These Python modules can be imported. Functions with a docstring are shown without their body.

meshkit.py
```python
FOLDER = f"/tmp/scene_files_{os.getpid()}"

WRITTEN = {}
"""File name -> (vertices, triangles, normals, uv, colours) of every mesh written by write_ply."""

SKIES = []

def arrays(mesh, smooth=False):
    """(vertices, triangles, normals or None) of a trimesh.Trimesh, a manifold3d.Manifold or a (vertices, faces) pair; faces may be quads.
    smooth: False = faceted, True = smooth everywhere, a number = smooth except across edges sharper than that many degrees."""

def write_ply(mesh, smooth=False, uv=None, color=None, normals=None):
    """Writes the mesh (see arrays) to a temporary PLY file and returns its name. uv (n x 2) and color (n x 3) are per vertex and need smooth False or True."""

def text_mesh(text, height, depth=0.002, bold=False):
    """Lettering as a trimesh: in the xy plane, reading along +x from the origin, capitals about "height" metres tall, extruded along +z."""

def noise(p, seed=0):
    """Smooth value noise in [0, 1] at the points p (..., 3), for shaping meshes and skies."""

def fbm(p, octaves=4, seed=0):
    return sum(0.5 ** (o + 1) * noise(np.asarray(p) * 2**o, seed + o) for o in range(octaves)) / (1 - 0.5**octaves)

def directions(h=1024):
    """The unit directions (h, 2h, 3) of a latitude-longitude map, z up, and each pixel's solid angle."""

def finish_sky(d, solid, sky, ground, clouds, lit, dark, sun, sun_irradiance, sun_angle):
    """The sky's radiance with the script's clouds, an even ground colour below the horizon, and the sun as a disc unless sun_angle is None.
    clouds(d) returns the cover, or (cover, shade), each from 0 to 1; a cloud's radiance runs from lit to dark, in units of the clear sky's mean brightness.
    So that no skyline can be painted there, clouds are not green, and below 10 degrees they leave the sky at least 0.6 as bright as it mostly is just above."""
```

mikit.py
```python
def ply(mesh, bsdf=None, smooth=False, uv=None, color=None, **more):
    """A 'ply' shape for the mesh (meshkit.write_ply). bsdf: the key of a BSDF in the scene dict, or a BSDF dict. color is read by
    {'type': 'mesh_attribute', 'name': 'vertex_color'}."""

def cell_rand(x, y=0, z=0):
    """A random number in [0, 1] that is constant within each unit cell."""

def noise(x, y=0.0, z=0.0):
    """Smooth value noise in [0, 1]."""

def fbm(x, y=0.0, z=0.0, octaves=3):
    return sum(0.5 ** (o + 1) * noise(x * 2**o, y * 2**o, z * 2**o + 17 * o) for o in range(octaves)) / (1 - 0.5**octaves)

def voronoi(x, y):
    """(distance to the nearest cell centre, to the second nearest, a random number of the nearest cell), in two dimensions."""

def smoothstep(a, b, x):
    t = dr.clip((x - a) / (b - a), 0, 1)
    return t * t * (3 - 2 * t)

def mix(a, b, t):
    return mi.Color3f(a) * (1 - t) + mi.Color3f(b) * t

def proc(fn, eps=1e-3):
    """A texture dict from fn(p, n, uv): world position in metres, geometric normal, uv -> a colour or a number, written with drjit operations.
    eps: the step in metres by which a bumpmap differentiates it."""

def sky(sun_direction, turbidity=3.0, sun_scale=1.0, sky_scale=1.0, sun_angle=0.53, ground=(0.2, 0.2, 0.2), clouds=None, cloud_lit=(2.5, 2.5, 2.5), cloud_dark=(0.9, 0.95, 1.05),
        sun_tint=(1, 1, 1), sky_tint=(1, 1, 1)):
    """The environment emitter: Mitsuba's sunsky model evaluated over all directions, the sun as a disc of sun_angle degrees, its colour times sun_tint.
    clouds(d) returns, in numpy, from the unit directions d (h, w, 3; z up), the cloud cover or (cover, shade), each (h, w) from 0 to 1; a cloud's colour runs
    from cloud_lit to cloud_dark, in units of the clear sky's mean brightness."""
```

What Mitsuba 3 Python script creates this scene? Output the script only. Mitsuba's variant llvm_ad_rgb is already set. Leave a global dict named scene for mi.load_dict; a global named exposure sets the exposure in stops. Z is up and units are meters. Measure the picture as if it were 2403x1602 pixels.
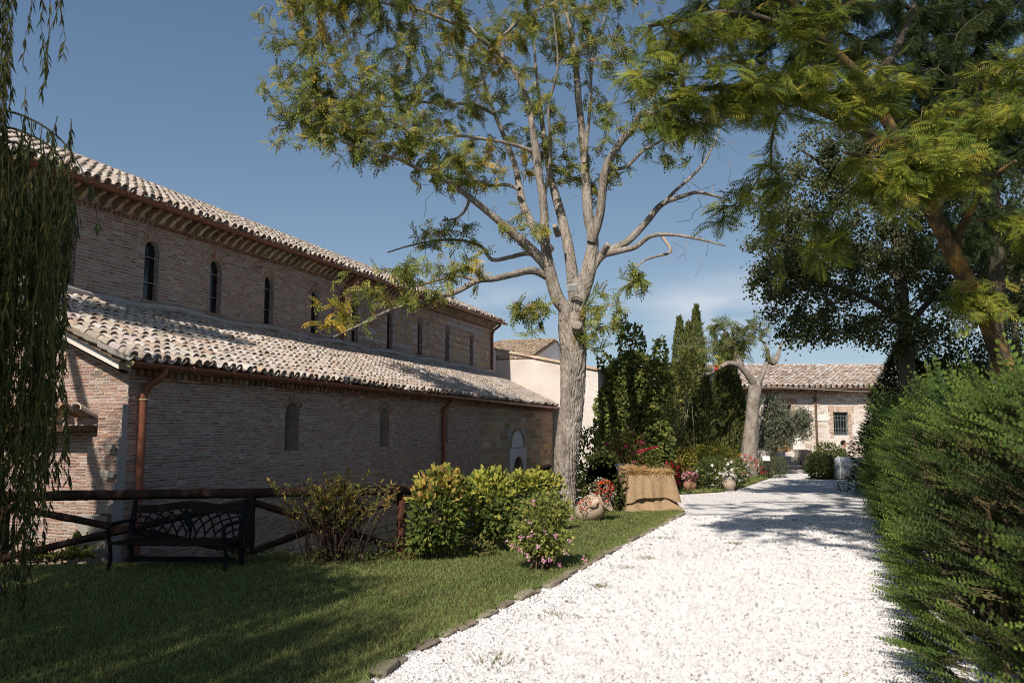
import math
import numpy as np
import trimesh
import shapely
from shapely.geometry import Polygon, Point, LineString, box as sbox
import drjit as dr
import mitsuba as mi
import mikit
import meshkit

T = mi.ScalarTransform4f
scene, labels = {}, {}

# ---------------------------------------------------------------- camera, sky, exposure
EYE = (0.0, 0.0, 1.65)
PITCH = math.radians(6.078)
scene['camera'] = {
    'type': 'thinlens',
    'to_world': T().look_at(origin=EYE, target=[0, math.cos(PITCH), EYE[2] + math.sin(PITCH)], up=[0, 0, 1]),
    'fov': 65.48, 'fov_axis': 'x', 'aperture_radius': 0.004, 'focus_distance': 17.0,
    'near_clip': 0.05, 'far_clip': 30000.0,
}


def cloud_cover(d):
    # a small fair-weather cloud bank low over the hills ahead, a few wisps elsewhere near the horizon
    n = meshkit.fbm(d * np.array([7.0, 7.0, 16.0]) + 3.1, 5, seed=4)
    az = np.arctan2(d[..., 0], d[..., 1])
    low = np.clip(1 - np.abs(d[..., 2] - 0.125) / 0.07, 0, 1)
    bank = np.exp(-((az - 0.255) / 0.085) ** 2 - ((d[..., 2] - 0.138) / 0.030) ** 2)
    return np.clip((n - 0.56) * 2.5, 0, 0.5) * low + np.clip(bank * (n * 3.2 - 0.75), 0, 0.9)


SUN = (-0.355, -0.935, 0.90)
scene['sky_light'] = mikit.sky(SUN, turbidity=3.0, sun_scale=1.0, sky_scale=0.80, sun_tint=(0.91, 1.0, 1.18), sky_tint=(1.07, 1.0, 0.94), ground=(0.22, 0.2, 0.17),
                               clouds=cloud_cover, cloud_lit=(3.4, 3.4, 3.5), cloud_dark=(1.6, 1.65, 1.8))
exposure = 1.9

# ---------------------------------------------------------------- helpers
R = np.random.default_rng(11)
used = set()


def uniq(key):
    if key not in used:
        used.add(key)
        return key
    i = 1
    while f'{key}_{i:03d}' in used:
        i += 1
    used.add(f'{key}_{i:03d}')
    return f'{key}_{i:03d}'


def lab(key, label=None, category=None, group=None, kind=None):
    d = {k: v for k, v in (('label', label), ('category', category), ('group', group), ('kind', kind)) if v}
    labels[key] = d


def unit(v):
    v = np.asarray(v, float)
    return v / np.maximum(np.linalg.norm(v, axis=-1, keepdims=True), 1e-12)


def quads(f):
    f = np.asarray(f, int)
    return np.vstack([f[:, [0, 1, 2]], f[:, [0, 2, 3]]]) if f.shape[1] == 4 else f


class MB:
    """Collects triangles with a colour per vertex, then becomes one entry of the scene."""

    def __init__(self):
        self.v, self.f, self.c, self.n = [], [], [], 0

    def add(self, v, f, col=(0.5, 0.5, 0.5)):
        v = np.asarray(v, float).reshape(-1, 3)
        self.v.append(v)
        self.f.append(quads(f) + self.n)
        self.c.append(np.broadcast_to(np.asarray(col, float), (len(v), 3)))
        self.n += len(v)
        return self

    def mesh(self, m, col=(0.5, 0.5, 0.5)):
        return self.add(m.vertices, m.faces, col)

    def box(self, lo, hi, col=(0.5, 0.5, 0.5), M=None, ch=0.0):
        lo, hi = np.asarray(lo, float), np.asarray(hi, float)
        if ch > 0:
            c, h = (lo + hi) / 2, (hi - lo) / 2
            ch = min(ch, h.min() * 0.45)
            pts = np.array([[sx * (h[0] - (k != 0) * ch), sy * (h[1] - (k != 1) * ch), sz * (h[2] - (k != 2) * ch)]
                            for k in range(3) for sx in (-1, 1) for sy in (-1, 1) for sz in (-1, 1)]) + c
            hull = trimesh.convex.convex_hull(pts)
            v, f = np.array(hull.vertices), np.array(hull.faces)
        else:
            v = np.array([[x, y, z] for z in (lo[2], hi[2]) for y in (lo[1], hi[1]) for x in (lo[0], hi[0])])
            f = [[0, 2, 3, 1], [4, 5, 7, 6], [0, 1, 5, 4], [2, 6, 7, 3], [0, 4, 6, 2], [1, 3, 7, 5]]
        if M is not None:
            v = M(v)
        return self.add(v, f, col)

    def tube(self, pts, rad, sides=8, col=(0.5, 0.5, 0.5), cap=True, nz=0.0, seed=0):
        p = np.asarray(pts, float)
        n = len(p)
        r = np.broadcast_to(np.asarray(rad, float), (n,))
        t = unit(np.gradient(p, axis=0))
        a = np.zeros_like(p)
        ref = np.array([0, 0, 1.0]) if abs(t[0, 2]) < 0.9 else np.array([1.0, 0, 0])
        a[0] = unit(np.cross(t[0], ref))
        for i in range(1, n):
            q = a[i - 1] - t[i] * (a[i - 1] @ t[i])
            a[i] = unit(q)
        b = np.cross(t, a)
        g = np.arange(sides) * 2 * np.pi / sides
        v = p[:, None] + r[:, None, None] * (np.cos(g)[None, :, None] * a[:, None] + np.sin(g)[None, :, None] * b[:, None])
        if nz:
            k = meshkit.noise(v * (3.0 / max(r.max(), 0.02)), seed)[..., None] - 0.5
            v = v + (v - p[:, None]) * k * nz
        i, j = np.meshgrid(np.arange(n - 1), np.arange(sides), indexing='ij')
        q = np.stack([i * sides + j, i * sides + (j + 1) % sides, (i + 1) * sides + (j + 1) % sides, (i + 1) * sides + j], -1).reshape(-1, 4)
        f = quads(q)
        v = v.reshape(-1, 3)
        if cap:
            v = np.vstack([v, p[:1], p[-1:]])
            j = np.arange(sides)
            f = np.vstack([f, np.stack([(j + 1) % sides, j, 0 * j + n * sides], 1),
                           np.stack([(n - 1) * sides + j, (n - 1) * sides + (j + 1) % sides, 0 * j + n * sides + 1], 1)])
        return self.add(v, f, col)

    def put(self, key, bsdf='matte', smooth=False, color=True, exact=False):
        if not self.v:
            return None
        if not exact:
            key = uniq(key)
        v, f, c = np.vstack(self.v), np.vstack(self.f), np.vstack(self.c)
        if smooth is not False and smooth is not True:  # an angle: no per-vertex colour possible
            scene[key] = mikit.ply(trimesh.Trimesh(v, f, process=False), bsdf, smooth)
        elif bsdf == 'matte' and color and len(v) < 1500 and (c.std(0) < 0.3 * c.mean(0) + 0.004).all():
            # one colour for the whole piece, carried in its uv so that alike pieces share one material
            m = np.clip(c.mean(0), 0.004, 0.99)
            scene[key] = mikit.ply((v, f), 'piece', smooth, uv=np.tile([np.floor(m[0] * 255) + m[1], m[2]], (len(v), 1)))
        else:
            scene[key] = mikit.ply((v, f), bsdf, smooth, color=np.clip(c, 0, 1) if color else None)
        return key


def spline(pts, step):
    """Catmull-Rom through the points, resampled about every step metres; also returns the fraction along."""
    p = np.asarray(pts, float)
    if len(p) == 2:
        p = np.vstack([p[0], (p[0] + p[1]) / 2, p[1]])
    e = np.vstack([2 * p[0] - p[1], p, 2 * p[-1] - p[-2]])
    out = []
    for i in range(1, len(e) - 2):
        n = max(1, int(np.linalg.norm(e[i + 1] - e[i]) / step))
        t = (np.arange(n) / n)[:, None]
        out.append(0.5 * (2 * e[i] + (e[i + 1] - e[i - 1]) * t + (2 * e[i - 1] - 5 * e[i] + 4 * e[i + 1] - e[i + 2]) * t**2
                          + (3 * e[i] - e[i - 1] - 3 * e[i + 1] + e[i + 2]) * t**3))
    out = np.vstack(out + [p[-1:]])
    s = np.r_[0, np.cumsum(np.linalg.norm(np.diff(out, axis=0), axis=1))]
    return out, s / s[-1]


def vary(col, n, amount=0.12, hue=0.04, rng=R):
    c = np.asarray(col, float) * (1 + rng.normal(0, amount, (n, 1))) * (1 + rng.normal(0, hue, (n, 3)))
    return np.clip(c, 0.01, 0.95)


def pick(cols, n, weights=None, amount=0.1, hue=0.03, rng=R):
    cols = np.asarray(cols, float)
    i = rng.choice(len(cols), n, p=weights)
    return np.clip(cols[i] * (1 + rng.normal(0, amount, (n, 1))) * (1 + rng.normal(0, hue, (n, 3))), 0.01, 0.95)


def frames(x, up=None, rng=R, roll=0.6):
    """Right-handed frames (n, 3, 3) whose first column runs along x and whose third leans towards up."""
    x = unit(x)
    n = len(x)
    up = np.array([0, 0, 1.0]) if up is None else np.asarray(up, float)
    z = np.broadcast_to(up, (n, 3)) + rng.normal(0, roll, (n, 3))
    y = unit(np.cross(z, x))
    z = np.cross(x, y)
    return np.stack([x, y, z], -1)


def scatter(mb, tv, tf, pos, M, scale, col):
    """Copies of the template (tv, tf) at pos with frames M."""
    n, k = len(pos), len(tv)
    if n == 0:
        return mb
    sc = np.broadcast_to(np.asarray(scale, float), (n,))
    v = np.einsum('nij,kj->nki', M, np.asarray(tv, float)) * sc[:, None, None] + np.asarray(pos)[:, None]
    tf = quads(tf)
    f = (tf[None] + (np.arange(n) * k)[:, None, None]).reshape(-1, 3)
    return mb.add(v.reshape(-1, 3), f, np.repeat(np.broadcast_to(col, (n, 3)), k, axis=0))


def ground_z(x, y):
    return -0.007 * (np.asarray(y, float) - 4.0)


def gp(x, y, h=0.0):
    return np.array([x, y, float(ground_z(x, y)) + h])


# ---------------------------------------------------------------- materials
def vc():
    return {'type': 'mesh_attribute', 'name': 'vertex_color'}


def rgb(r, g, b):
    return {'type': 'rgb', 'value': [r, g, b]}


def two(b):
    return {'type': 'twosided', 'bsdf': b}


scene['matte'] = two({'type': 'diffuse', 'reflectance': vc()})
scene['satin'] = two({'type': 'principled', 'base_color': vc(), 'roughness': 0.5, 'specular': 0.4})
scene['leaf'] = {'type': 'principledthin', 'base_color': vc(), 'roughness': 0.55, 'spec_trans': 0.0, 'diff_trans': 0.75}
scene['petal'] = {'type': 'principledthin', 'base_color': vc(), 'roughness': 0.7, 'spec_trans': 0.0, 'diff_trans': 0.7}


def piece_fn(p, n, uv):
    r = dr.floor(uv.x + 1e-4)
    grain = mikit.fbm(p.x * 13, p.y * 13, p.z * 13, 3) + 0.5 * mikit.noise(p.x * 90, p.y * 90, p.z * 90)
    return mi.Color3f(r / 255.0, uv.x - r, uv.y) * (0.70 + 0.40 * grain)


def mortar_fn(p, n, uv):
    a = mikit.fbm(p.x * 9, p.y * 9, p.z * 9, 3)
    b = mikit.fbm(p.x * 60, p.y * 60, p.z * 60, 2)
    return mikit.mix((0.38, 0.34, 0.325), (0.49, 0.445, 0.425), a) * (0.8 + 0.4 * b)


def plaster_fn(p, n, uv):
    a = mikit.fbm(p.x * 1.1, p.y * 1.1, p.z * 0.7, 4)
    b = mikit.fbm(p.x * 23, p.y * 23, p.z * 23, 3)
    return mikit.mix((0.66, 0.585, 0.545), (0.75, 0.705, 0.675), mikit.smoothstep(0.3, 0.7, a)) * (0.93 + 0.14 * b)


def soil_fn(p, n, uv):
    a = mikit.fbm(p.x * 3, p.y * 3, 0, 4)
    b = mikit.fbm(p.x * 50, p.y * 50, 0, 2)
    return mikit.mix((0.05, 0.06, 0.02), (0.11, 0.09, 0.045), a) * (0.6 + 0.8 * b)


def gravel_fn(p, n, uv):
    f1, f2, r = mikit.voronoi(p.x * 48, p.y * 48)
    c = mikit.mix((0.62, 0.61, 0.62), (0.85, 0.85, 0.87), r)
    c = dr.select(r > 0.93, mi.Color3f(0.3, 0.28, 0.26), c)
    return mikit.mix((0.52, 0.49, 0.46), c, mikit.smoothstep(0.02, 0.12, f2 - f1))  # darker sandy gaps also carry some painted shade between the stones


def gravel_bump(p, n, uv):
    f1, f2, r = mikit.voronoi(p.x * 48, p.y * 48)
    return dr.maximum(0.0, 0.7 - f1) * (0.6 + 0.6 * r) + 1.3 * mikit.fbm(p.x * 6, p.y * 6, 0, 3)


def burlap_fn(p, n, uv):
    w = 0.5 + 0.25 * dr.sin(uv.x * 1900.0) + 0.25 * dr.sin(uv.y * 1900.0)
    a = mikit.fbm(p.x * 14, p.y * 14, p.z * 14, 3)
    return mikit.mix((0.30, 0.205, 0.12), (0.43, 0.315, 0.20), 0.5 * w + 0.5 * a)


def far_hill_fn(p, n, uv):
    a = mikit.fbm(p.x * 0.01, p.y * 0.01, p.z * 0.02, 4)
    return mikit.mix((0.04, 0.06, 0.03), (0.10, 0.11, 0.06), a)


def bark_fn(p, n, uv):
    a = mikit.fbm(p.x * 9, p.y * 9, p.z * 2.5, 4)
    b = mikit.fbm(p.x * 70, p.y * 70, p.z * 14, 3)
    return mikit.mix((0.16, 0.135, 0.115), (0.44, 0.395, 0.35), mikit.smoothstep(0.25, 0.75, 0.45 * a + 0.55 * b))


def bark_dark_fn(p, n, uv):
    a = mikit.fbm(p.x * 9, p.y * 9, p.z * 4, 3)
    b = mikit.fbm(p.x * 50, p.y * 50, p.z * 16, 2)
    return mikit.mix((0.05, 0.042, 0.035), (0.17, 0.145, 0.115), 0.5 * a + 0.5 * b)


def bark_gold_fn(p, n, uv):
    a = mikit.fbm(p.x * 6, p.y * 6, p.z * 4, 4)
    b = mikit.fbm(p.x * 60, p.y * 60, p.z * 30, 3)
    c = mikit.mix((0.11, 0.085, 0.06), (0.33, 0.20, 0.075), mikit.smoothstep(0.42, 0.66, a))
    return c * (0.65 + 0.7 * b)


scene['piece'] = two({'type': 'diffuse', 'reflectance': mikit.proc(piece_fn)})
scene['mortar'] = two({'type': 'diffuse', 'reflectance': mikit.proc(mortar_fn)})
scene['plaster'] = two({'type': 'diffuse', 'reflectance': mikit.proc(plaster_fn)})
scene['soil'] = two({'type': 'diffuse', 'reflectance': mikit.proc(soil_fn)})
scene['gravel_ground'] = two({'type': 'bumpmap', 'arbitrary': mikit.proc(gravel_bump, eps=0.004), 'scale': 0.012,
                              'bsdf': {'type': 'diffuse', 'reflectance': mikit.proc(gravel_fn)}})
scene['burlap'] = two({'type': 'diffuse', 'reflectance': mikit.proc(burlap_fn)})
scene['hill_cover'] = two({'type': 'diffuse', 'reflectance': mikit.proc(far_hill_fn)})
scene['bark'] = two({'type': 'diffuse', 'reflectance': mikit.proc(bark_fn)})
scene['bark_dark'] = two({'type': 'diffuse', 'reflectance': mikit.proc(bark_dark_fn)})
scene['bark_gold'] = two({'type': 'diffuse', 'reflectance': mikit.proc(bark_gold_fn)})
scene['dark_glass'] = two({'type': 'principled', 'base_color': rgb(0.012, 0.012, 0.015), 'roughness': 0.12, 'specular': 0.5})
scene['copper'] = two({'type': 'principled', 'base_color': rgb(0.22, 0.085, 0.05), 'roughness': 0.42, 'metallic': 0.25, 'specular': 0.5})
# ---------------------------------------------------------------- ground
TERRACE = [(-60, 10.3), (-12, 10.2), (-6.2, 10.15), (-4.6, 10.25), (-3.45, 10.85), (-1.5, 11.2), (0.05, 14.2), (1.0, 19.0), (2.5, 26.0), (4.3, 31.6), (4.6, 60), (-60, 60)]
EDGE = [(-1.9, 1.5), (-1.35, 3.8), (-0.97, 5.39), (-0.82, 6.1), (-0.66, 6.43), (-0.52, 6.79), (-0.17, 7.56), (0.09, 8.22), (0.42, 8.83), (0.71, 9.66), (1.06, 10.52),
        (1.47, 11.56), (2.39, 13.83), (2.85, 14.95), (3.38, 16.2)]
TIP = [(3.45, 16.6), (3.1, 16.95), (2.3, 17.15), (1.55, 17.4)]
BED = [(1.7, 18.9), (3.42, 19.15), (3.75, 20.6), (4.08, 21.09), (5.71, 22.14), (6.8, 23.84), (8.76, 27.89), (9.5, 29.4), (9.9, 30.7), (10.3, 32.2), (4.6, 32.2), (3.2, 27.5)]
HEDGE_LINE = [(1.9, 2.2), (2.45, 4.2), (2.75, 5.2), (3.5, 7.0), (4.5, 9.3), (5.45, 11.5), (8.55, 18.6), (11.6, 25.4), (12.7, 28.2)]
church_pit = Polygon(TERRACE)
lawn_poly = Polygon([(-60, -8), (-2.2, -8)] + EDGE + TIP + [(0.75, 17.6), (0.05, 14.1), (-1.5, 11.1), (-3.45, 10.75), (-4.6, 10.15), (-6.2, 10.05), (-60, 10.2)])
bed_poly = Polygon(BED)
gravel_poly = Polygon([(-3, -8), (1.0, -8)] + [(x + 0.5, y) for x, y in HEDGE_LINE] + [(16, 31.0), (16, 33.4), (-3, 33.4)]).difference(lawn_poly).difference(bed_poly).difference(church_pit.buffer(0.1))


def z_base(x, y):
    y = np.clip(y, -40, 70)
    return -0.007 * (y - 4.0) - 0.06


def axis(lo, hi, fine_lo, fine_hi, step):
    far = np.geomspace(1, abs(hi - fine_hi), 14)
    return np.unique(np.r_[fine_lo - np.geomspace(1, abs(fine_lo - lo), 14), np.arange(fine_lo, fine_hi, step), fine_hi + far])


gx, gy = axis(-9000, 9000, -16, 8, 0.3), axis(-300, 12000, 8, 36, 0.3)
X, Y = np.meshgrid(gx, gy)
inside = shapely.contains_xy(church_pit, X.ravel(), Y.ravel()).reshape(X.shape)
Z = np.where(inside, -1.22, z_base(X, Y))
Z = Z + np.where(inside & (np.abs(X) < 40), 0.06 * (meshkit.fbm(np.stack([X, Y, 0 * X], -1) * 1.3, 3) - 0.5), 0)
nx, ny = len(gx), len(gy)
i, j = np.meshgrid(np.arange(ny - 1), np.arange(nx - 1), indexing='ij')
q = np.stack([i * nx + j, i * nx + j + 1, (i + 1) * nx + j + 1, (i + 1) * nx + j], -1).reshape(-1, 4)
scene['ground'] = mikit.ply((np.stack([X, Y, Z], -1).reshape(-1, 3), q), 'soil', False)
lab('ground', kind='structure')


def sheet(key, poly, h, bsdf, skirt=0.2):
    mb = MB()
    for g in getattr(poly, 'geoms', [poly]):
        if g.area < 0.05:
            continue
        v, f = trimesh.creation.triangulate_polygon(g, engine='earcut')
        mb.add(np.c_[v, ground_z(v[:, 0], v[:, 1]) + h], f)
        for ring in [g.exterior, *g.interiors]:
            c = np.array(ring.coords)[:, :2]
            zt = ground_z(c[:, 0], c[:, 1]) + h
            n = len(c)
            mb.add(np.vstack([np.c_[c, zt], np.c_[c, zt - skirt]]), [[k, k + 1, n + k + 1, n + k] for k in range(n - 1)])
    mb.put(key, bsdf, color=False)
    lab(key, kind='structure')


sheet('lawn', lawn_poly, 0.0, 'soil')
sheet('flower_bed', bed_poly, 0.0, 'soil')
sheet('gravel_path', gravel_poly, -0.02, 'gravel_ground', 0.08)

# hills on the horizon
hx = np.linspace(-3500, 6500, 160)
hd = np.linspace(0, 1, 24)
HX, HD = np.meshgrid(hx, hd)
ridge = 250 * (0.55 + 0.8 * meshkit.fbm(np.stack([HX * 0.0011, 0 * HX, 0 * HX], -1), 5, seed=3))
HZ = ridge * np.sin(np.pi * HD) ** 1.2 + 30 * meshkit.fbm(np.stack([HX * 0.004, HD * 6, 0 * HX], -1), 4, seed=9) * np.sin(np.pi * HD) - 8
HYY = 5200 + 2600 * HD
i, j = np.meshgrid(np.arange(23), np.arange(159), indexing='ij')
q = np.stack([i * 160 + j, i * 160 + j + 1, (i + 1) * 160 + j + 1, (i + 1) * 160 + j], -1).reshape(-1, 4)
scene['hills'] = mikit.ply((np.stack([HX, HYY, HZ], -1).reshape(-1, 3), q), 'hill_cover', True)
lab('hills', kind='structure')


def sample_in(poly, dens, ylo, yhi, xlo=-9, xhi=9, rng=R):
    """Random points of the polygon between two depths, about dens per square metre, inside a wide cone of view."""
    n = int((xhi - xlo) * (yhi - ylo) * dens)
    p = np.c_[rng.uniform(xlo, xhi, n), rng.uniform(ylo, yhi, n)]
    p = p[np.abs(p[:, 0]) < 0.72 * p[:, 1] + 0.6]
    return p[shapely.contains_xy(poly, p[:, 0], p[:, 1])]


# gravel: loose stones, smaller and denser near by
octa_v = np.array([[1, 0, 0], [-1, 0, 0], [0, 1, 0], [0, -1, 0], [0, 0, 1], [0, 0, -1.0]])
octa_f = np.array([[0, 2, 4], [2, 1, 4], [1, 3, 4], [3, 0, 4], [2, 0, 5], [1, 2, 5], [3, 1, 5], [0, 3, 5]])
mb = MB()
for ylo, yhi, dens, size in ((4.2, 7.2, 5200, 0.0066), (7.2, 10.5, 2900, 0.0085), (10.5, 16.0, 900, 0.0118)):
    p = sample_in(gravel_poly.buffer(0.07), dens, ylo, yhi, -3, 7)
    n = len(p)
    M = frames(R.normal(size=(n, 3)), roll=2.0) * R.uniform(0.65, 1.35, (n, 1, 3))
    s = size * R.lognormal(0, 0.28, n)
    c = pick([(0.85, 0.85, 0.87), (0.75, 0.745, 0.76), (0.60, 0.59, 0.60), (0.38, 0.36, 0.36), (0.18, 0.165, 0.16)], n, [0.47, 0.30, 0.12, 0.065, 0.045], 0.06, 0.01)
    scatter(mb, octa_v, octa_f, np.c_[p, ground_z(p[:, 0], p[:, 1]) - 0.02 + s * 0.35], M, s, c)
mb.put('gravel_stones')
lab('gravel_stones', 'loose white and grey gravel stones covering the path', 'gravel', kind='stuff')

# grass: bent blades
blade_v = np.array([[0, -1, 0], [0, 1, 0], [0.55, -0.75, 0.0], [0.55, 0.75, 0.0], [1.0, 0, 0.16]]) * np.array([1, 0.045, 1])
blade_f = np.array([[0, 1, 3], [0, 3, 2], [2, 3, 4]])


def grass(mb, p, hmin, hmax, wide=1.0):
    n = len(p)
    d = np.c_[R.normal(0, 0.55, (n, 2)), np.ones(n)]
    M = frames(d, np.array([0, 1.0, 0]), roll=1.5)
    tv = blade_v * np.array([1, wide, 1])
    patch = meshkit.fbm(np.c_[p * 0.9, 0 * p[:, 0]], 3, seed=5)[:, None]
    c = np.array([0.185, 0.275, 0.088]) * (1 - patch) + np.array([0.31, 0.335, 0.135]) * patch
    dry = R.random(n) < 0.10
    c = np.where(dry[:, None], [0.30, 0.25, 0.11], c) * R.uniform(0.7, 1.3, (n, 1))
    scatter(mb, tv, blade_f, np.c_[p, ground_z(p[:, 0], p[:, 1]) - 0.004], M, R.uniform(hmin, hmax, n), c)


mb = MB()
for ylo, yhi, dens, w in ((4.0, 7.5, 3300, 1.0), (7.5, 11.6, 2000, 1.4), (11.6, 17.8, 1000, 2.2)):
    grass(mb, sample_in(lawn_poly.buffer(-0.03), dens, ylo, yhi, -7.5, 4), 0.028, 0.062, w)
e = np.vstack([np.array(EDGE[1:]), TIP])
ln = LineString(e)
p = np.array([ln.interpolate(s).coords[0] for s in R.uniform(0, ln.length, 6500)]) + R.normal(0, 0.055, (6500, 2)) - np.array([0.03, -0.01])
grass(mb, p[shapely.contains_xy(lawn_poly.buffer(0.05), p[:, 0], p[:, 1])], 0.03, 0.085, 1.3)
mb.put('lawn_grass', 'leaf')
lab('lawn_grass', 'short mown green grass with dry blades on the lawn by the church', 'grass', kind='stuff')
mb = MB()
grass(mb, sample_in(bed_poly, 260, 19, 31.5, 2, 11), 0.05, 0.11, 4.0)
mb.put('bed_grass', 'leaf')
lab('bed_grass', 'grass strip between the flower pots and the far gravel', 'grass', kind='stuff')

# stone edging between lawn and gravel
for k, s in enumerate(np.cumsum(np.r_[0.1, R.uniform(0.2, 0.46, 60)])):
    line = LineString(EDGE[1:] + TIP[:2])
    if s > line.length - 0.3:
        break
    L = R.uniform(0.22, 0.42)
    c0, c1 = np.array(line.interpolate(s).coords[0]), np.array(line.interpolate(min(s + L, line.length)).coords[0])
    d = unit(c1 - c0)
    m = trimesh.creation.icosphere(subdivisions=2)
    v = np.array(m.vertices)
    v = np.sign(v) * np.abs(v) ** 0.55
    v = v * (0.62 + 0.75 * meshkit.fbm(v * 1.9 + k * 3.3, 3)[:, None])
    v = v * np.array([L * 0.5, R.uniform(0.05, 0.075), R.uniform(0.018, 0.034)])
    c = (c0 + c1) / 2 + np.array([d[1], -d[0]]) * 0.02
    w = c[None] + v[:, :1] * d + v[:, 1:2] * np.array([-d[1], d[0]])
    mb = MB().add(np.c_[w, ground_z(w[:, 0], w[:, 1]) + v[:, 2] - 0.004 + R.uniform(-0.02, 0.010)], m.faces,
                  vary((0.31, 0.265, 0.205), 1, 0.13, 0.015)[0] * (0.8 + 0.4 * meshkit.fbm(v * 14 + k, 3)[:, None]))
    mb.put('lawn_edging__stone', smooth=True)
lab('lawn_edging', 'row of worn brown stones edging the lawn along white gravel', 'edging')


def tuft(center, n, h, spread, cols, key, label, group=None):
    mb = MB()
    p = np.asarray(center) + R.normal(0, spread, (n, 2))
    d = np.c_[(p - center) / max(spread, 1e-3) * 0.5 + R.normal(0, 0.4, (n, 2)), np.full(n, 0.8)]
    scatter(mb, blade_v * np.array([1, 1.6, 1]), blade_f, np.c_[p, ground_z(p[:, 0], p[:, 1]) - 0.02], frames(d, [0, 1.0, 0], roll=1.5), R.uniform(h * 0.5, h, n), pick(cols, n))
    k = mb.put(key, 'leaf')
    lab(k, label, 'weeds', group, 'stuff')


WEEDS = [((0.42, 7.35), 0.09, 'second nearest of those along the edging stones'), ((1.35, 9.9), 0.09, 'beside the edging right of the pink geranium'), ((-0.12, 5.95), 0.1, 'the nearest one at the bottom of the picture'),
         ((1.75, 10.6), 0.07, 'small one beyond the geranium, away from the edging'), ((2.3, 12.6), 0.1, 'the wide one beside the tip of the lawn'), ((0.95, 8.7), 0.06, 'smallest one left of the path centre'), ((3.3, 12.0), 0.07, 'the one closest to the tree shadow on the path')]
for c, sp, where in WEEDS:
    tuft(np.array(c), 90, 0.06, sp, [(0.12, 0.15, 0.05), (0.2, 0.2, 0.08)], 'weed_tuft', f'green weed tuft in the gravel, {where}', 'weeds in the gravel')

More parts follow.
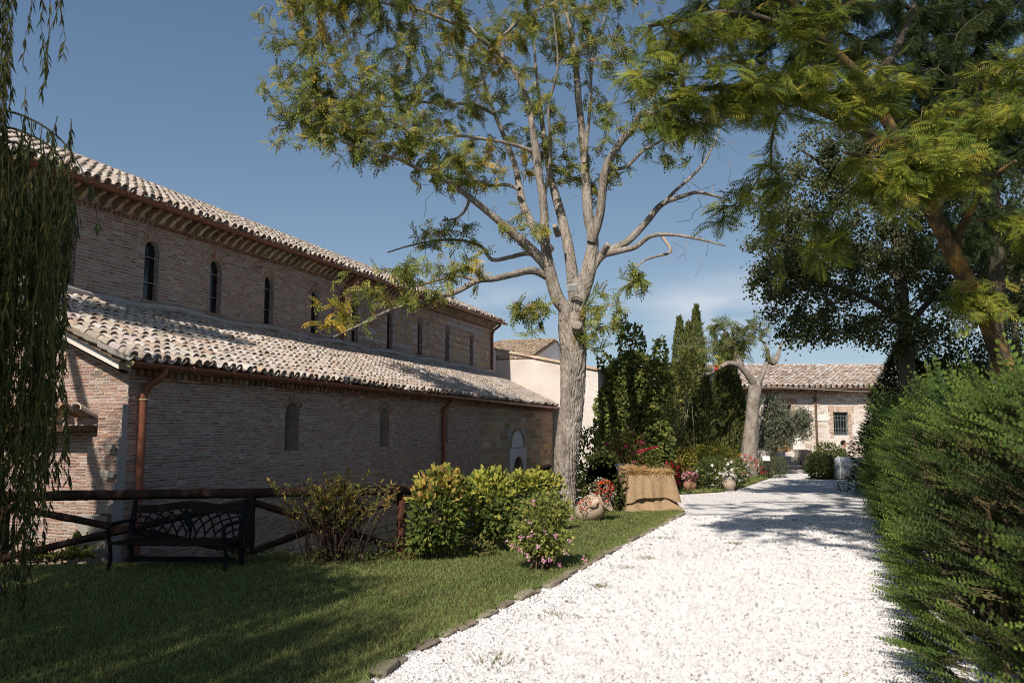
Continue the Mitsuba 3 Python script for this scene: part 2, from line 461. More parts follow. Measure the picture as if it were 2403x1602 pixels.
# fallen leaves and straw bits on the gravel
mb = MB()
p = np.vstack([sample_in(gravel_poly, 6, 4.5, 17, -3, 7), sample_in(lawn_poly, 5, 4.5, 16, -7, 4)])
n = len(p)
scatter(mb, np.array([[-1, 0, 0], [0, -0.4, 0.1], [1, 0, 0], [0, 0.4, 0.1]]), [[0, 1, 2, 3]], np.c_[p, ground_z(p[:, 0], p[:, 1]) + np.where(shapely.contains_xy(lawn_poly, p[:, 0], p[:, 1]), 0.035, 0.002)], frames(np.c_[R.normal(size=(n, 2)), 0 * p[:, 0]], roll=0.4),
        R.uniform(0.008, 0.024, n), pick([(0.25, 0.15, 0.07), (0.36, 0.26, 0.12), (0.14, 0.12, 0.06)], n))
mb.put('fallen_leaves', 'leaf')
lab('fallen_leaves', 'scattered small dry brown leaves lying on the gravel and lawn', 'leaves', kind='stuff')
# ---------------------------------------------------------------- church
AX, UX = np.array([0.3103, 0.9506, 0.0]), np.array([0.9506, -0.3103, 0.0])
ORG = np.array([-5.299, 11.0, 0.0])


def CH(v):
    """Church frame (u across to the right, t along the nave, z up) to world."""
    v = np.asarray(v, float)
    return ORG + v[..., :1] * UX + v[..., 1:2] * AX + v[..., 2:3] * np.array([0, 0, 1.0])


BRICK = [(0.36, 0.215, 0.16), (0.41, 0.275, 0.21), (0.33, 0.18, 0.135), (0.45, 0.35, 0.275), (0.26, 0.165, 0.13)]
BRICK_W = [0.34, 0.28, 0.18, 0.12, 0.08]
TUFA = [(0.44, 0.295, 0.18), (0.50, 0.35, 0.225), (0.39, 0.27, 0.175), (0.47, 0.37, 0.27)]


class Pieces:
    """Box pieces on a wall: kept one by one so that the largest in view can be parts and the rest one part."""

    def __init__(self, O, S, N, to_world):
        self.O, self.S, self.N, self.W, self.q = np.asarray(O, float), np.asarray(S, float), np.asarray(N, float), to_world, []

    def add(self, s0, s1, z0, z1, d0, d1, col, jit=0.003, corners=None):
        g = min(0.006, (z1 - z0) * 0.12)
        c = np.array([[s0, z0], [s1, z0], [s1, z1], [s0, z1]]) if corners is None else np.asarray(corners, float)
        m = c.mean(0)
        back = c + R.normal(0, jit, (4, 2))
        front = c + (m - c) / np.maximum(np.abs(m - c), 1e-6) * g + R.normal(0, jit, (4, 2))
        dd = d1 + R.normal(0, 0.0018, 4)
        P = np.vstack([self.O + back[:, :1] * self.S + np.array([0, 0, 1.0]) * back[:, 1:] + self.N * d0,
                       self.O + front[:, :1] * self.S + np.array([0, 0, 1.0]) * front[:, 1:] + self.N * dd[:, None]])
        self.q.append((self.W(P), np.asarray(col)))

    FACES = np.array([[4, 5, 6, 7], [0, 1, 5, 4], [1, 2, 6, 5], [2, 3, 7, 6], [3, 0, 4, 7]])

    def put(self, parent, name, parts, rest, view=(0, 0, 1.65)):
        """The parts pieces that show largest become children of the parent, the rest one part of it."""
        size = np.array([np.linalg.norm(v.max(0) - v.min(0)) / np.linalg.norm(v.mean(0) - view) for v, _ in self.q]) if self.q else np.zeros(0)
        order = np.argsort(-size)
        for k in order[:parts]:
            MB().add(self.q[k][0], self.FACES, self.q[k][1]).put(f'{parent}__{name}')
        mb = MB()
        for k in order[parts:]:
            mb.add(self.q[k][0], self.FACES, self.q[k][1])
        r = mb.put(f'{parent}__{rest}')
        if r:
            lab(r, kind='stuff')


def arch_half(z, sill, spring, half):
    """Half width of a round-arched opening at height z."""
    if z < sill or z > spring + half:
        return 0.0
    return half if z <= spring else math.sqrt(max(half**2 - (z - spring)**2, 0))


def brick_rows(P, s0, s1, z0, z1, openings, course=0.043, lmin=0.10, lmax=0.24, skip=None, cols=BRICK, w=BRICK_W, proud=(0.002, 0.011), ring=0.165, gap=0.0065):
    """Running courses of bricks between s0 and s1, cut around round-arched openings (centre, sill, spring, half)."""
    z = z0
    while z < z1:
        h = course * R.uniform(0.86, 1.14)
        zm = z + h / 2
        gaps = []
        for c, sill, spring, half in openings:
            g = arch_half(zm, sill, spring, half)
            if zm > spring - 0.04 and zm < spring + half + ring:
                g = max(g, math.sqrt(max((half + ring)**2 - (zm - spring)**2, 0)))
            if g > 0:
                gaps.append((c - g, c + g))
        if skip:
            gaps += skip(z, z + h)
        s = s0 - R.uniform(0, 0.05) * 0
        while s < s1:
            L = R.uniform(lmin, lmax)
            e = min(s + L, s1)
            hit = next((g for g in gaps if s < g[1] - 1e-6 and e > g[0]), None)
            if hit:
                e = hit[0]
            if e - s > 0.035:
                P.add(s + gap, e - gap, z + gap, z + h - gap, -0.02, R.uniform(*proud), pick(cols, 1, w, 0.10, 0.03)[0])
            s = hit[1] if hit else e
        z += h


def voussoirs(P, c, spring, half, n=17, length=0.19, cols=BRICK, w=BRICK_W, proud=0.010):
    for k in range(n):
        a0, a1 = math.pi * (k + 0.09) / n, math.pi * (k + 0.91) / n
        r0, r1 = half + 0.004, half + length * R.uniform(0.85, 1.05)
        cc = [(c - r * math.cos(a), spring + r * math.sin(a)) for r, a in ((r0, a0), (r0, a1), (r1, a1), (r1, a0))]
        P.add(0, 0, 0, 0.05, -0.02, proud, pick(cols, 1, w, 0.12, 0.03)[0], 0.002, cc)


def wall_slab(key, outline, holes, S, N, O, thick, bsdf='mortar'):
    """A wall of real thickness: outline and round-arched holes in (s, z), front face at O, running back along -N."""
    poly = Polygon(outline)
    for c, sill, spring, half in holes:
        a = np.linspace(0, np.pi, 15)
        poly = poly.difference(Polygon([(c + half, sill)] + [(c + half * math.cos(x), spring + half * math.sin(x)) for x in a] + [(c - half, sill)]))
    m = trimesh.creation.extrude_polygon(poly, thick, engine='earcut')
    v = np.asarray(O) + m.vertices[:, :1] * np.asarray(S, float) + m.vertices[:, 1:2] * np.array([0, 0, 1.0]) + (m.vertices[:, 2:3] - thick) * np.asarray(N, float)
    return MB().add(CH(v), m.faces).put(key, bsdf, color=False)


UAX, TAX = np.array([1.0, 0, 0]), np.array([0, 1.0, 0])
AISLE_WIN = [(3.99, 1.20, 1.86, 0.235), (7.70, 1.18, 1.84, 0.235), (11.22, 1.18, 1.82, 0.22)]
NAVE_WIN = [(t, 3.96, 4.90, 0.19) for t in (1.1, 2.98, 4.78, 6.63, 8.58, 10.6, 12.72, 14.88, 17.2, 19.58)]
WIDTH, LENGTH = 2.45, 22.35


def aisle_eave(t):
    return 2.50 - 0.005 * t


def nave_eave(t):
    return 5.62 + 0.0125 * t


# aisle long wall
wall_slab('church__aisle_wall', [(0, -1.4), (LENGTH, -1.4), (LENGTH, 2.40), (0, 2.46)], AISLE_WIN + [(17.68, -1.25, 0.38, 0.62)], TAX, UAX, (0, 0, 0), 0.55)
P = Pieces((0, 0, 0), TAX, UAX, CH)
brick_rows(P, 0.0, 14.1, -0.5, 2.34, AISLE_WIN)
for c, sill, spring, half in AISLE_WIN:
    voussoirs(P, c, spring, half, 25, 0.17, proud=0.006)
P.put('church__aisle_wall', 'brick', 150, 'brickwork')
P = Pieces((0, 0, 0), TAX, UAX, CH)
z = -0.6
while z < 2.3:
    h = R.uniform(0.175, 0.215)
    s = 14.13 - R.uniform(0, 0.1)
    while s < LENGTH:
        e = min(s + R.uniform(0.4, 0.85), LENGTH)
        if not (e > 16.74 and s < 18.63 and z < 1.5):
            P.add(s + 0.014, e - 0.014, z + 0.013, z + h - 0.013, -0.02, R.uniform(0.006, 0.018), pick(TUFA, 1, None, 0.13, 0.03)[0], 0.006)
        elif s < 16.5:
            P.add(s + 0.014, 16.72, z + 0.013, z + h - 0.013, -0.02, R.uniform(0.006, 0.018), pick(TUFA, 1, None, 0.13, 0.03)[0], 0.006)
            e = 18.64
        else:
            e = 18.64
        s = e
    z += h
P.put('church__aisle_wall', 'tufa_block', 140, 'tufa_blocks')

# rubble plinth of pale stones at the foot of the aisle wall
P = Pieces((0.0, 0, 0), TAX, UAX, CH)
z = -1.1
while z < -0.5:
    h = R.uniform(0.13, 0.2)
    s = 0.5
    while s < 14:
        e = s + R.uniform(0.2, 0.45)
        P.add(s + 0.012, e - 0.012, z + 0.01, z + h - 0.01, -0.02, R.uniform(0.02, 0.06), pick([(0.45, 0.36, 0.28), (0.50, 0.43, 0.35), (0.38, 0.28, 0.22)], 1)[0], 0.012)
        s = e
    z += h
P.put('church__aisle_wall', 'plinth_stone', 30, 'plinth_stones')

# dentil cornice under the aisle eave
P = Pieces((0, 0, 0), TAX, UAX, CH)
for t in np.arange(0.12, LENGTH - 0.1, 0.148):
    zc = aisle_eave(t) - 0.145
    P.add(t, t + 0.075, zc, zc + 0.085, -0.02, 0.07, pick(BRICK, 1, BRICK_W)[0], 0.002)
s = 0.0
while s < LENGTH:
    e = s + R.uniform(0.2, 0.28)
    zc = aisle_eave(s) - 0.195
    P.add(s + 0.004, e - 0.004, zc, zc + 0.045, -0.02, 0.055, pick(BRICK, 1, BRICK_W)[0], 0.002)
    P.add(s + 0.004, e - 0.004, zc + 0.137, zc + 0.187, -0.02, 0.10, pick(BRICK, 1, BRICK_W)[0], 0.002)
    s = e
P.put('church__aisle_cornice', 'dentil', 70, 'dentils')

# recessed back of each aisle opening, covered by a dark sheet added to darken it
for c, sill, spring, half in AISLE_WIN:
    k = wall_slab('church__aisle_niche', [(c - 0.4, sill - 0.1), (c + 0.4, sill - 0.1), (c + 0.4, spring + 0.5), (c - 0.4, spring + 0.5)], [], TAX, UAX, (-0.42, 0, 0), 0.1)
    MB().box((-0.42, c - 0.3, sill - 0.05), (-0.405, c + 0.3, spring + 0.4), (0.02, 0.02, 0.02), CH).put(f'{k}__pane', 'dark_glass', color=False)

# side door: pale plaster surround, lunette above, dark doorway
wall_slab('church__door_surround', [(16.76, -1.3), (18.60, -1.3), (18.60, 0.90), (16.76, 0.90)], [(17.68, -1.29, 0.02, 0.60)], TAX, UAX, (0.045, 0, 0), 0.12, 'plaster')
a = np.linspace(0, np.pi, 25)
lun = [(17.62 + 0.70 * math.cos(x), 0.93 + 0.56 * math.sin(x)**0.85) for x in a]
wall_slab('church__lunette', lun, [], TAX, UAX, (0.02, 0, 0), 0.08, 'plaster')
P = Pieces((0, 0, 0), TAX, UAX, CH)
for k in range(21):
    a0, a1 = math.pi * (k + 0.06) / 21, math.pi * (k + 0.94) / 21
    P.add(0, 0, 0, 0.05, -0.02, 0.05, pick(TUFA, 1)[0], 0.002, [(17.62 + (0.70 + d) * math.cos(x), 0.93 + (0.56 + d) * math.sin(x)**0.85) for d, x in ((0.005, a1), (0.005, a0), (0.10, a0), (0.10, a1))])
P.put('church__lunette', 'arch_brick', 21, 'arch_bricks')
MB().box((-0.40, 17.0, -1.3), (-0.34, 18.4, 0.75), (0.09, 0.055, 0.035), CH).put('church__side_door')
for k in range(5):
    MB().box((-0.34, 17.02 + k * 0.27, -1.3), (-0.322, 17.275 + k * 0.27, 0.72), vary((0.08, 0.05, 0.033), 1)[0], CH).put('church__side_door__plank')

# west wall of the aisle, lit by the sun, with its corner buttress and the tiled ledge
rake = lambda u: 2.40 - (u) * 0.49  # noqa: E731  (u runs negative to the left)
wall_slab('church__end_wall', [(-9.0, -1.4), (0, -1.4), (0, 2.36), (-2.5, 3.62), (-2.5, 5.6), (-5.1, 7.1), (-9.0, 4.9)], [], UAX, -TAX, (0, 0.0, 0), 0.5)
P = Pieces((0, 0.0, 0), UAX, -TAX, CH)
brick_rows(P, -2.5, 0.0, -0.7, 2.36, [], skip=None)
z = 2.36
while z < 3.6:
    P_end = -(z - 2.36) / 0.504
    s = -2.5
    while s < P_end - 0.05:
        e = min(s + R.uniform(0.12, 0.27), P_end)
        P.add(s + 0.006, e - 0.006, z + 0.006, z + 0.041, -0.02, R.uniform(0.003, 0.014), pick(BRICK, 1, BRICK_W, 0.13, 0.03)[0])
        s = e
    z += 0.047
brick_rows(P, -5.0, -2.5, -0.7, 4.6, [])
P.put('church__end_wall', 'brick', 110, 'brickwork')
# buttress: shallow, its left edge leaning out towards the foot
for zz0, zz1, ul, d in ((-1.2, 0.1, -0.70, 0.20), (0.1, 0.9, -0.62, 0.17), (0.9, 1.5, -0.52, 0.13), (1.5, 1.95, -0.40, 0.09)):
    MB().box((ul, -d, zz0), (0.008, 0.02, zz1), (0.45, 0.40, 0.36), CH).put('church__buttress', 'mortar', color=False)
    P = Pieces((0, -d, 0), UAX, -TAX, CH)
    brick_rows(P, ul, 0.012, max(zz0, -0.6), zz1, [], proud=(0.003, 0.016), lmin=0.1, lmax=0.22)
    P.put('church__buttress', 'brick', 14, 'brickwork')
P = Pieces((0, -0.2, 0), UAX, -TAX, CH)
for s0, s1, z0, z1, c in ((-0.52, -0.02, 0.15, 0.46, (0.33, 0.31, 0.28)), (-0.50, 0.0, -0.65, 0.13, (0.36, 0.32, 0.27)), (-0.2, 0.0, 0.48, 0.62, (0.38, 0.34, 0.30)), (-0.16, 0.0, 0.98, 1.06, (0.42, 0.38, 0.33)), (-0.13, 0.0, 1.33, 1.40, (0.45, 0.4, 0.34))):
    P.add(s0, s1, z0, z1, -0.02, 0.045, c, 0.012)
P.put('church__buttress', 'quoin_stone', 5, 'quoins')
# low tiled ledge left of the buttress
MB().box((-3.4, -0.34, 1.58), (-0.45, 0.0, 1.66), (0.11, 0.07, 0.05), CH).put('church__tiled_ledge')

# raking white bargeboard of the aisle gable
bo = np.array([[0.05, 2.42], [0.05, 2.625], [-2.5, 3.76], [-2.5, 3.53]])
m = trimesh.creation.extrude_polygon(Polygon(bo), 0.22, engine='earcut')
MB().add(CH(np.c_[m.vertices[:, 0], m.vertices[:, 2] - 0.24, m.vertices[:, 1]]), m.faces).put('church__bargeboard', 'plaster', color=False)
MB().box((0.0, 0, 0), (2.75, 0.14, 0.03), (0.06, 0.045, 0.04), lambda v: CH(np.c_[0.03 - v[:, 0] * 0.917, v[:, 1] - 0.19, 2.40 + v[:, 0] * 0.399 + v[:, 2] - 0.03])).put('church__bargeboard__drip_edge')

# nave long wall
wall_slab('church__nave_wall', [(0, 3.2), (22.05, 3.2), (22.05, nave_eave(22)), (0, nave_eave(0))], NAVE_WIN, TAX, UAX, (-WIDTH, 0, 0), 0.6)
P = Pieces((-WIDTH, 0, 0), TAX, UAX, CH)
Q = Pieces((-WIDTH, 0, 0), TAX, UAX, CH)
brick_rows(P, 0.0, 9.9, 3.80, 5.35, NAVE_WIN, course=0.056, lmin=0.13, lmax=0.28, gap=0.0095)
z = 3.80
row = 0
while z < 5.55:
    tall = 0.145
    s = 9.9
    while s < 22.0:
        e = min(s + R.uniform(0.24, 0.38), 22.0)
        mid, free = (s + e) / 2, True
        for c, sill, spring, half in NAVE_WIN:
            if abs(mid - c) < half + 0.23 and z < spring + half + 0.1:
                free = False
        mortar_band = meshkit.noise(np.array([[s * 0.45, row * 7.1, 0.3]]))[0] > 0.70
        if free and not mortar_band:
            Q.add(s + 0.010, e - 0.010, z + 0.008, z + tall - 0.008, -0.02, R.uniform(0.004, 0.014), pick(TUFA, 1, None, 0.14, 0.03)[0], 0.005)
        s = e
    brick_rows(P, 9.9, 22.0, z + tall, z + tall + 0.095, NAVE_WIN, course=0.048, lmin=0.14, lmax=0.3)
    z += tall + 0.095 + R.uniform(-0.006, 0.006)
    row += 1
for c, sill, spring, half in NAVE_WIN:
    voussoirs(P, c, spring, half, 21, 0.16, proud=0.005)
P.put('church__nave_wall', 'brick', 150, 'brickwork')
Q.put('church__nave_wall', 'tufa_block', 90, 'tufa_blocks')
# mortar fillet where the aisle roof meets the nave
fp = [(t, 3.84 + 0.03 * math.sin(t * 2.1) + R.uniform(-0.012, 0.012)) for t in np.arange(-0.2, 22.4, 0.35)]
MB().tube(CH(np.array([[-WIDTH + 0.05, t, z] for t, z in fp])), 0.075, 8, (0.34, 0.31, 0.28), nz=0.5).put('church__mortar_fillet', 'mortar', True, color=False)

# windows of the nave: dark leaded panes behind two iron bars
for c, sill, spring, half in NAVE_WIN:
    w = uniq('church__nave_window')
    MB().box((-WIDTH - 0.15, c - 0.22, sill - 0.02), (-WIDTH - 0.13, c + 0.22, spring + 0.22), (0.02, 0.02, 0.025), CH).put(w, 'dark_glass', color=False, exact=True)
    for zz in (sill + 0.34, sill + 0.82):
        MB().tube(CH(np.array([[-WIDTH - 0.06, c - 0.20, zz], [-WIDTH - 0.06, c + 0.20, zz]])), 0.007, 6, (0.35, 0.34, 0.33)).put(f'{w}__bar')
    MB().box((-WIDTH - 0.3, c - 0.24, sill - 0.035), (-WIDTH + 0.02, c + 0.24, sill + 0.004), (0.36, 0.26, 0.19), CH).put(f'{w}__sill')

for u0, depth, wins, holder in ((-WIDTH, 0.13, NAVE_WIN, 'church__nave_wall'), (0.0, 0.42, AISLE_WIN, 'church__aisle_wall')):
    P = Pieces((0, 0, 0), UAX, -TAX, CH)
    for c, sill, spring, half in wins:
        P.O = np.array([0, c + half, 0.0])
        z = sill + 0.01
        while z < spring + 0.05:
            k = R.uniform(0.35, 0.65)
            for s0, s1 in ((u0 - depth, u0 - depth * k), (u0 - depth * k, u0 - 0.004)):
                P.add(s0 + 0.004, s1 - 0.003, z, z + 0.042, -0.02, R.uniform(0.002, 0.007), pick(BRICK, 1, BRICK_W, 0.12)[0], 0.002)
            z += 0.05
    P.put(holder, 'jamb_brick', 0, 'jamb_bricks')

# nave cornice: saw-tooth course, carved corbels, brick fascia
k = 0
for t in np.arange(0.15, 22.0, 0.262):
    zt = nave_eave(t) - 0.03
    prof = [(0, -0.20), (0.05, -0.20), (0.11, -0.17), (0.17, -0.10), (0.24, -0.06), (0.30, -0.05), (0.30, 0.0), (0, 0.0)]
    m = trimesh.creation.extrude_polygon(Polygon(prof), 0.085, engine='earcut')
    key = MB().add(CH(np.c_[m.vertices[:, 0] - WIDTH, m.vertices[:, 2] + t, m.vertices[:, 1] + zt]), m.faces, vary((0.47, 0.38, 0.28), 1, 0.12)[0]).put('church__nave_cornice__corbel')
P = Pieces((-WIDTH, 0, 0), TAX, UAX, CH)
for t in np.arange(0.0, 22.0, 0.105):
    zt = nave_eave(t) - 0.30
    P.add(t, t + 0.07, zt, zt + 0.045, -0.02, R.uniform(0.045, 0.06), pick(BRICK, 1, [0.3, 0.1, 0.4, 0.05, 0.15])[0], 0.003)
P.put('church__nave_cornice', 'tooth', 0, 'saw_tooth_course')
s = 0.0
P = Pieces((-WIDTH, 0, 0), TAX, UAX, CH)
while s < 22.0:
    e = min(s + 0.27, 22.0)
    zt = nave_eave(s) - 0.25
    P.add(s + 0.003, e - 0.003, zt, zt + 0.045, -0.02, 0.03, pick(BRICK, 1, BRICK_W)[0], 0.002)
    s = e
P.put('church__nave_cornice', 'band_brick', 0, 'band_course')
n = 45
for a0, a1, key, u0, u1, zz in ((0, 0, 'church__nave_soffit', -WIDTH - 0.6, -WIDTH + 0.36, nave_eave), (0, 0, 'church__aisle_soffit', -0.5, 0.20, aisle_eave)):
    ts = np.linspace(0.02 if 'aisle' in key else -0.35, 22.3, n)
    v = np.array([[[u, t, zz(t) + h] for u, h in ((u0, -0.025), (u1, -0.025), (u1, 0.012), (u0, 0.012))] for t in ts]).reshape(-1, 3)
    f = [[i * 4 + j, i * 4 + (j + 1) % 4, (i + 1) * 4 + (j + 1) % 4, (i + 1) * 4 + j] for i in range(n - 1) for j in range(4)] + [[0, 1, 2, 3], [4 * n - 4, 4 * n - 1, 4 * n - 2, 4 * n - 3]]
    MB().add(CH(v), f, (0.17, 0.10, 0.07)).put(key)

# ---------------------------------------------------------------- clay tiles
TILE = [(0.46, 0.395, 0.345), (0.50, 0.445, 0.405), (0.42, 0.355, 0.305), (0.42, 0.32, 0.255), (0.53, 0.49, 0.455), (0.35, 0.305, 0.26)]
TILE_W = [0.30, 0.26, 0.16, 0.09, 0.13, 0.06]
RED_TILE = [(0.50, 0.37, 0.28), (0.55, 0.43, 0.34), (0.47, 0.38, 0.30), (0.56, 0.44, 0.28), (0.46, 0.33, 0.25)]


def coppo(r0, r1, L, th, seg):
    """A tapered half-round tile: y down the slope, z up; the wide end lies lower."""
    a = np.linspace(0, np.pi, seg + 1)
    v = []
    for y, r in ((0, r0), (L, r1)):
        for rr in (r, r - th):
            v += [[rr * math.cos(x), y, rr * math.sin(x)] for x in a]
    k = seg + 1
    f = []
    for i in range(seg):
        f += [[i, i + 1, 2 * k + i + 1, 2 * k + i], [k + i + 1, k + i, 3 * k + i, 3 * k + i + 1], [2 * k + i, 2 * k + i + 1, 3 * k + i + 1, 3 * k + i]]
    return np.array(v), np.array(f)


def tile_roof(parent, O, along, down, nrm, length, slope_len, pitch, course, to_world, parts, cols, weights, sag=None, lift=0.0, seg=6, rough=1.0):
    """Rows of pan and cover tiles over a slope. O is the upper left corner; along runs beside the ridge, down to the eave."""
    along, down, nrm, O = unit(along), unit(down), unit(nrm), np.asarray(O, float)
    M0 = np.stack([along, down, nrm], -1)
    ncol, nrow = int(length / pitch), int(math.ceil(slope_len / course))
    cv, cf = coppo(0.060 * pitch / 0.2, 0.080 * pitch / 0.2, max(course * 1.2, 0.30), 0.014, seg)
    pv, pf = coppo(0.100 * pitch / 0.2, 0.082 * pitch / 0.2, max(course * 1.2, 0.30), 0.013, 4)
    pv, pf = pv * np.array([1, 1, -1]), pf[:, ::-1]
    items = []
    for c in range(ncol):
        for r in range(nrow):
            y = slope_len - (nrow - r) * course - course * 0.2
            for cover in (0, 1):
                if not cover and y < -course:
                    continue
                tilt = math.radians(R.normal(3.2 if cover else 2.6, 0.7))
                yaw = math.radians(R.normal(0, 1.6 * rough))
                Rl = np.array([[math.cos(yaw), -math.sin(yaw), 0], [math.sin(yaw), math.cos(yaw), 0], [0, 0, 1]]) @ np.array([[1, 0, 0], [0, math.cos(tilt), -math.sin(tilt)], [0, math.sin(tilt), math.cos(tilt)]])
                off = np.array([(c + (0.5 if cover else 0.0)) * pitch + R.normal(0, 0.006 * rough), y + R.normal(0, 0.014 * rough), (0.045 if cover else 0.085) + R.normal(0, 0.004 * rough) + lift])
                tv, tf = (cv, cf) if cover else (pv, pf)
                w = O + (off + tv @ Rl.T) @ M0.T
                if sag is not None:
                    w = sag(w)
                items.append((to_world(w), tf, pick(cols, 1, weights, 0.07, 0.02)[0], cover))
    size = np.array([(0.3 if not it[3] else 1.0) / np.linalg.norm(it[0].mean(0) - EYE) for it in items])
    order = np.argsort(-size)
    for k in order[:parts]:
        v, f, c, _ = items[k]
        MB().add(v, f, c * (0.86 + 0.28 * meshkit.fbm(v * 9, 3)[:, None])).put(f'{parent}__tile')
    mb = MB()
    for k in order[parts:]:
        v, f, c, _ = items[k]
        mb.add(v, f, c * (0.86 + 0.28 * meshkit.fbm(v * 9, 3)[:, None]))
    lab(mb.put(f'{parent}__tiles'), kind='stuff')


def slab(key, corners, thick, to_world, bsdf='matte', col=(0.2, 0.14, 0.1)):
    c = np.asarray(corners, float)
    n = unit(np.cross(c[1] - c[0], c[3] - c[0]))
    if n[2] < 0:
        n = -n
    v = np.vstack([c, c - n * thick])
    MB().add(to_world(v), [[0, 1, 2, 3], [7, 6, 5, 4], [0, 4, 5, 1], [1, 5, 6, 2], [2, 6, 7, 3], [3, 7, 4, 0]], col).put(key, bsdf)


# aisle lean-to roof
top, eave = np.array([-WIDTH, 0, 3.72]), np.array([0.24, 0, 2.535])
dn = unit(eave - top)
sl = np.linalg.norm(eave - top)
nr = unit(np.cross(dn, TAX) * -1)
nr = nr if nr[2] > 0 else -nr
slab('church__aisle_roof', [top + [0, -0.34, 0], eave + [-0.05, -0.34, 0.02], eave + [-0.05, 22.4, -0.09], top + [0, 22.4, 0]], 0.05, CH)
tile_roof('church__aisle_roof', top + [0, -0.34, 0], TAX, dn, nr, 22.7, sl, 0.205, 0.215, CH, 210, TILE, TILE_W, sag=lambda w: w - np.array([0, 0, 1.0]) * (0.004 * w[:, 1:2]) * ((w[:, :1] + WIDTH) / 2.7) + np.array([0, 0, 1.0]) * 0.012 * np.sin(w[:, 1:2] * 1.3))
# nave roof, both slopes
ntop, neave = np.array([-5.05, 0, 7.08]), np.array([-WIDTH + 0.40, 0, 5.64])
nd = unit(neave - ntop)
ns = np.linalg.norm(neave - ntop)
nn = unit(np.cross(nd, TAX) * -1)
nn = nn if nn[2] > 0 else -nn
lift_nave = lambda w: w + np.array([0, 0, 1.0]) * (0.0125 * w[:, 1:2]) * np.clip((w[:, :1] + 7.6) / 5.0, 0, 1)  # noqa: E731
slab('church__nave_roof', [ntop + [0, -0.35, 0], neave + [-0.05, -0.35, 0.02], neave + [-0.05, 22.3, 0.30], ntop + [0, 22.3, 0.13]], 0.05, CH)
slab('church__nave_roof_far_slope', [ntop + [0.02, -0.35, 0.09], [-9.0, -0.35, 5.0], [-9.0, 22.3, 5.1], ntop + [0.02, 22.3, 0.22]], 0.06, CH, col=(0.42, 0.34, 0.27))
tile_roof('church__nave_roof', ntop + [0, -0.35, 0], TAX, nd, nn, 22.6, ns, 0.205, 0.225, CH, 80, TILE, TILE_W, sag=lift_nave)
k = 0
P = MB()
ridge_items = []
cv, cf = coppo(0.085, 0.105, 0.40, 0.015, 8)
for t in np.arange(-0.4, 22.2, 0.34):
    w = cv @ np.array([[1, 0, 0], [0, 1, 0.03], [0, 0, 1]]).T
    v = np.c_[w[:, 0] - 5.08, w[:, 1] + t, w[:, 2] + 7.14 + 0.0065 * t]
    MB().add(CH(v), cf, pick(TILE, 1, TILE_W)[0]).put('church__nave_roof__ridge_tile')
MB().add(CH(np.array([[u, t, z + 0.0065 * t] for t in (-0.36, 22.25) for u, z in ((-5.18, 7.0), (-4.93, 7.0), (-4.95, 7.16), (-5.18, 7.16))])), [[0, 1, 2, 3], [7, 6, 5, 4], [0, 4, 5, 1], [1, 5, 6, 2], [2, 6, 7, 3], [3, 7, 4, 0]]).put('church__nave_roof__ridge_bedding', 'mortar', color=False)

# tiles on the low ledge
cv, cf = coppo(0.085, 0.10, 0.34, 0.016, 8)
for k, u in enumerate(np.arange(-3.2, -0.5, 0.22)):
    w = cv @ np.array([[1, 0, 0], [0, math.cos(0.35), math.sin(0.35)], [0, -math.sin(0.35), math.cos(0.35)]])
    v = np.c_[w[:, 0] + u, -(w[:, 1]) - 0.02, w[:, 2] + 1.76 ]
    MB().add(CH(v), cf, pick([(0.46, 0.28, 0.17), (0.5, 0.44, 0.38), (0.5, 0.34, 0.2)], 1)[0]).put('church__tiled_ledge__tile')

# gutters and downpipes
def gutter(key, u, zf, t0, t1, r=0.075):
    a = np.linspace(np.pi, 2 * np.pi, 9)
    ts = np.arange(t0, t1 + 0.01, (t1 - t0) / 24)
    prof = [(math.cos(x) * r, math.sin(x) * r) for x in a] + [(math.cos(x) * (r - 0.006), math.sin(x) * (r - 0.006)) for x in a[::-1]]
    n = len(prof)
    v = np.array([[u + x, t, zf(t) + z] for t in ts for x, z in prof])
    f = [[i * n + j, i * n + (j + 1) % n, (i + 1) * n + (j + 1) % n, (i + 1) * n + j] for i in range(len(ts) - 1) for j in range(n)]
    MB().add(CH(v), f).put(key, 'copper', color=False)
    for t in np.arange(t0 + 0.25, t1, 0.92):
        arc = [(u + math.cos(x) * (r + 0.004), t, zf(t) + math.sin(x) * (r + 0.004)) for x in np.linspace(np.pi, 2 * np.pi, 9)]
        arc = arc + [(u + r - 0.03, t, zf(t) + 0.014), (u - r, t, zf(t) + 0.014)]
        MB().tube(CH(np.array(arc)), 0.008, 5, (0.22, 0.12, 0.09)).put(f'{key}__strap')
    for t, key2 in ((t0, 'end_cap'),):
        d = trimesh.creation.extrude_polygon(Polygon([(x, z) for x, z in prof[:9]]), 0.006, engine='earcut')
        MB().add(CH(np.c_[d.vertices[:, 0] + u, t - d.vertices[:, 2], d.vertices[:, 1] + zf(t)]), d.faces, (0.42, 0.38, 0.20)).put(f'{key}__{key2}')


gutter('church__aisle_gutter', 0.28, lambda t: aisle_eave(t) + 0.015, -0.28, 22.3)
gutter('church__nave_gutter', -WIDTH + 0.46, lambda t: nave_eave(t) + 0.0, -0.3, 22.4)


def downpipe(key, pts, r=0.05, straps=()):
    p, _ = spline(CH(np.array(pts)), 0.12)
    MB().tube(p, r, 14).put(key, 'copper', True, color=False)
    for u, t, z in straps:
        a = np.linspace(0, 2 * np.pi, 13)
        MB().tube(CH(np.array([[u + math.cos(x) * (r + 0.004), t + math.sin(x) * (r + 0.004), z] for x in a])), 0.011, 5, (0.50, 0.42, 0.26)).put(f'{key}__strap')


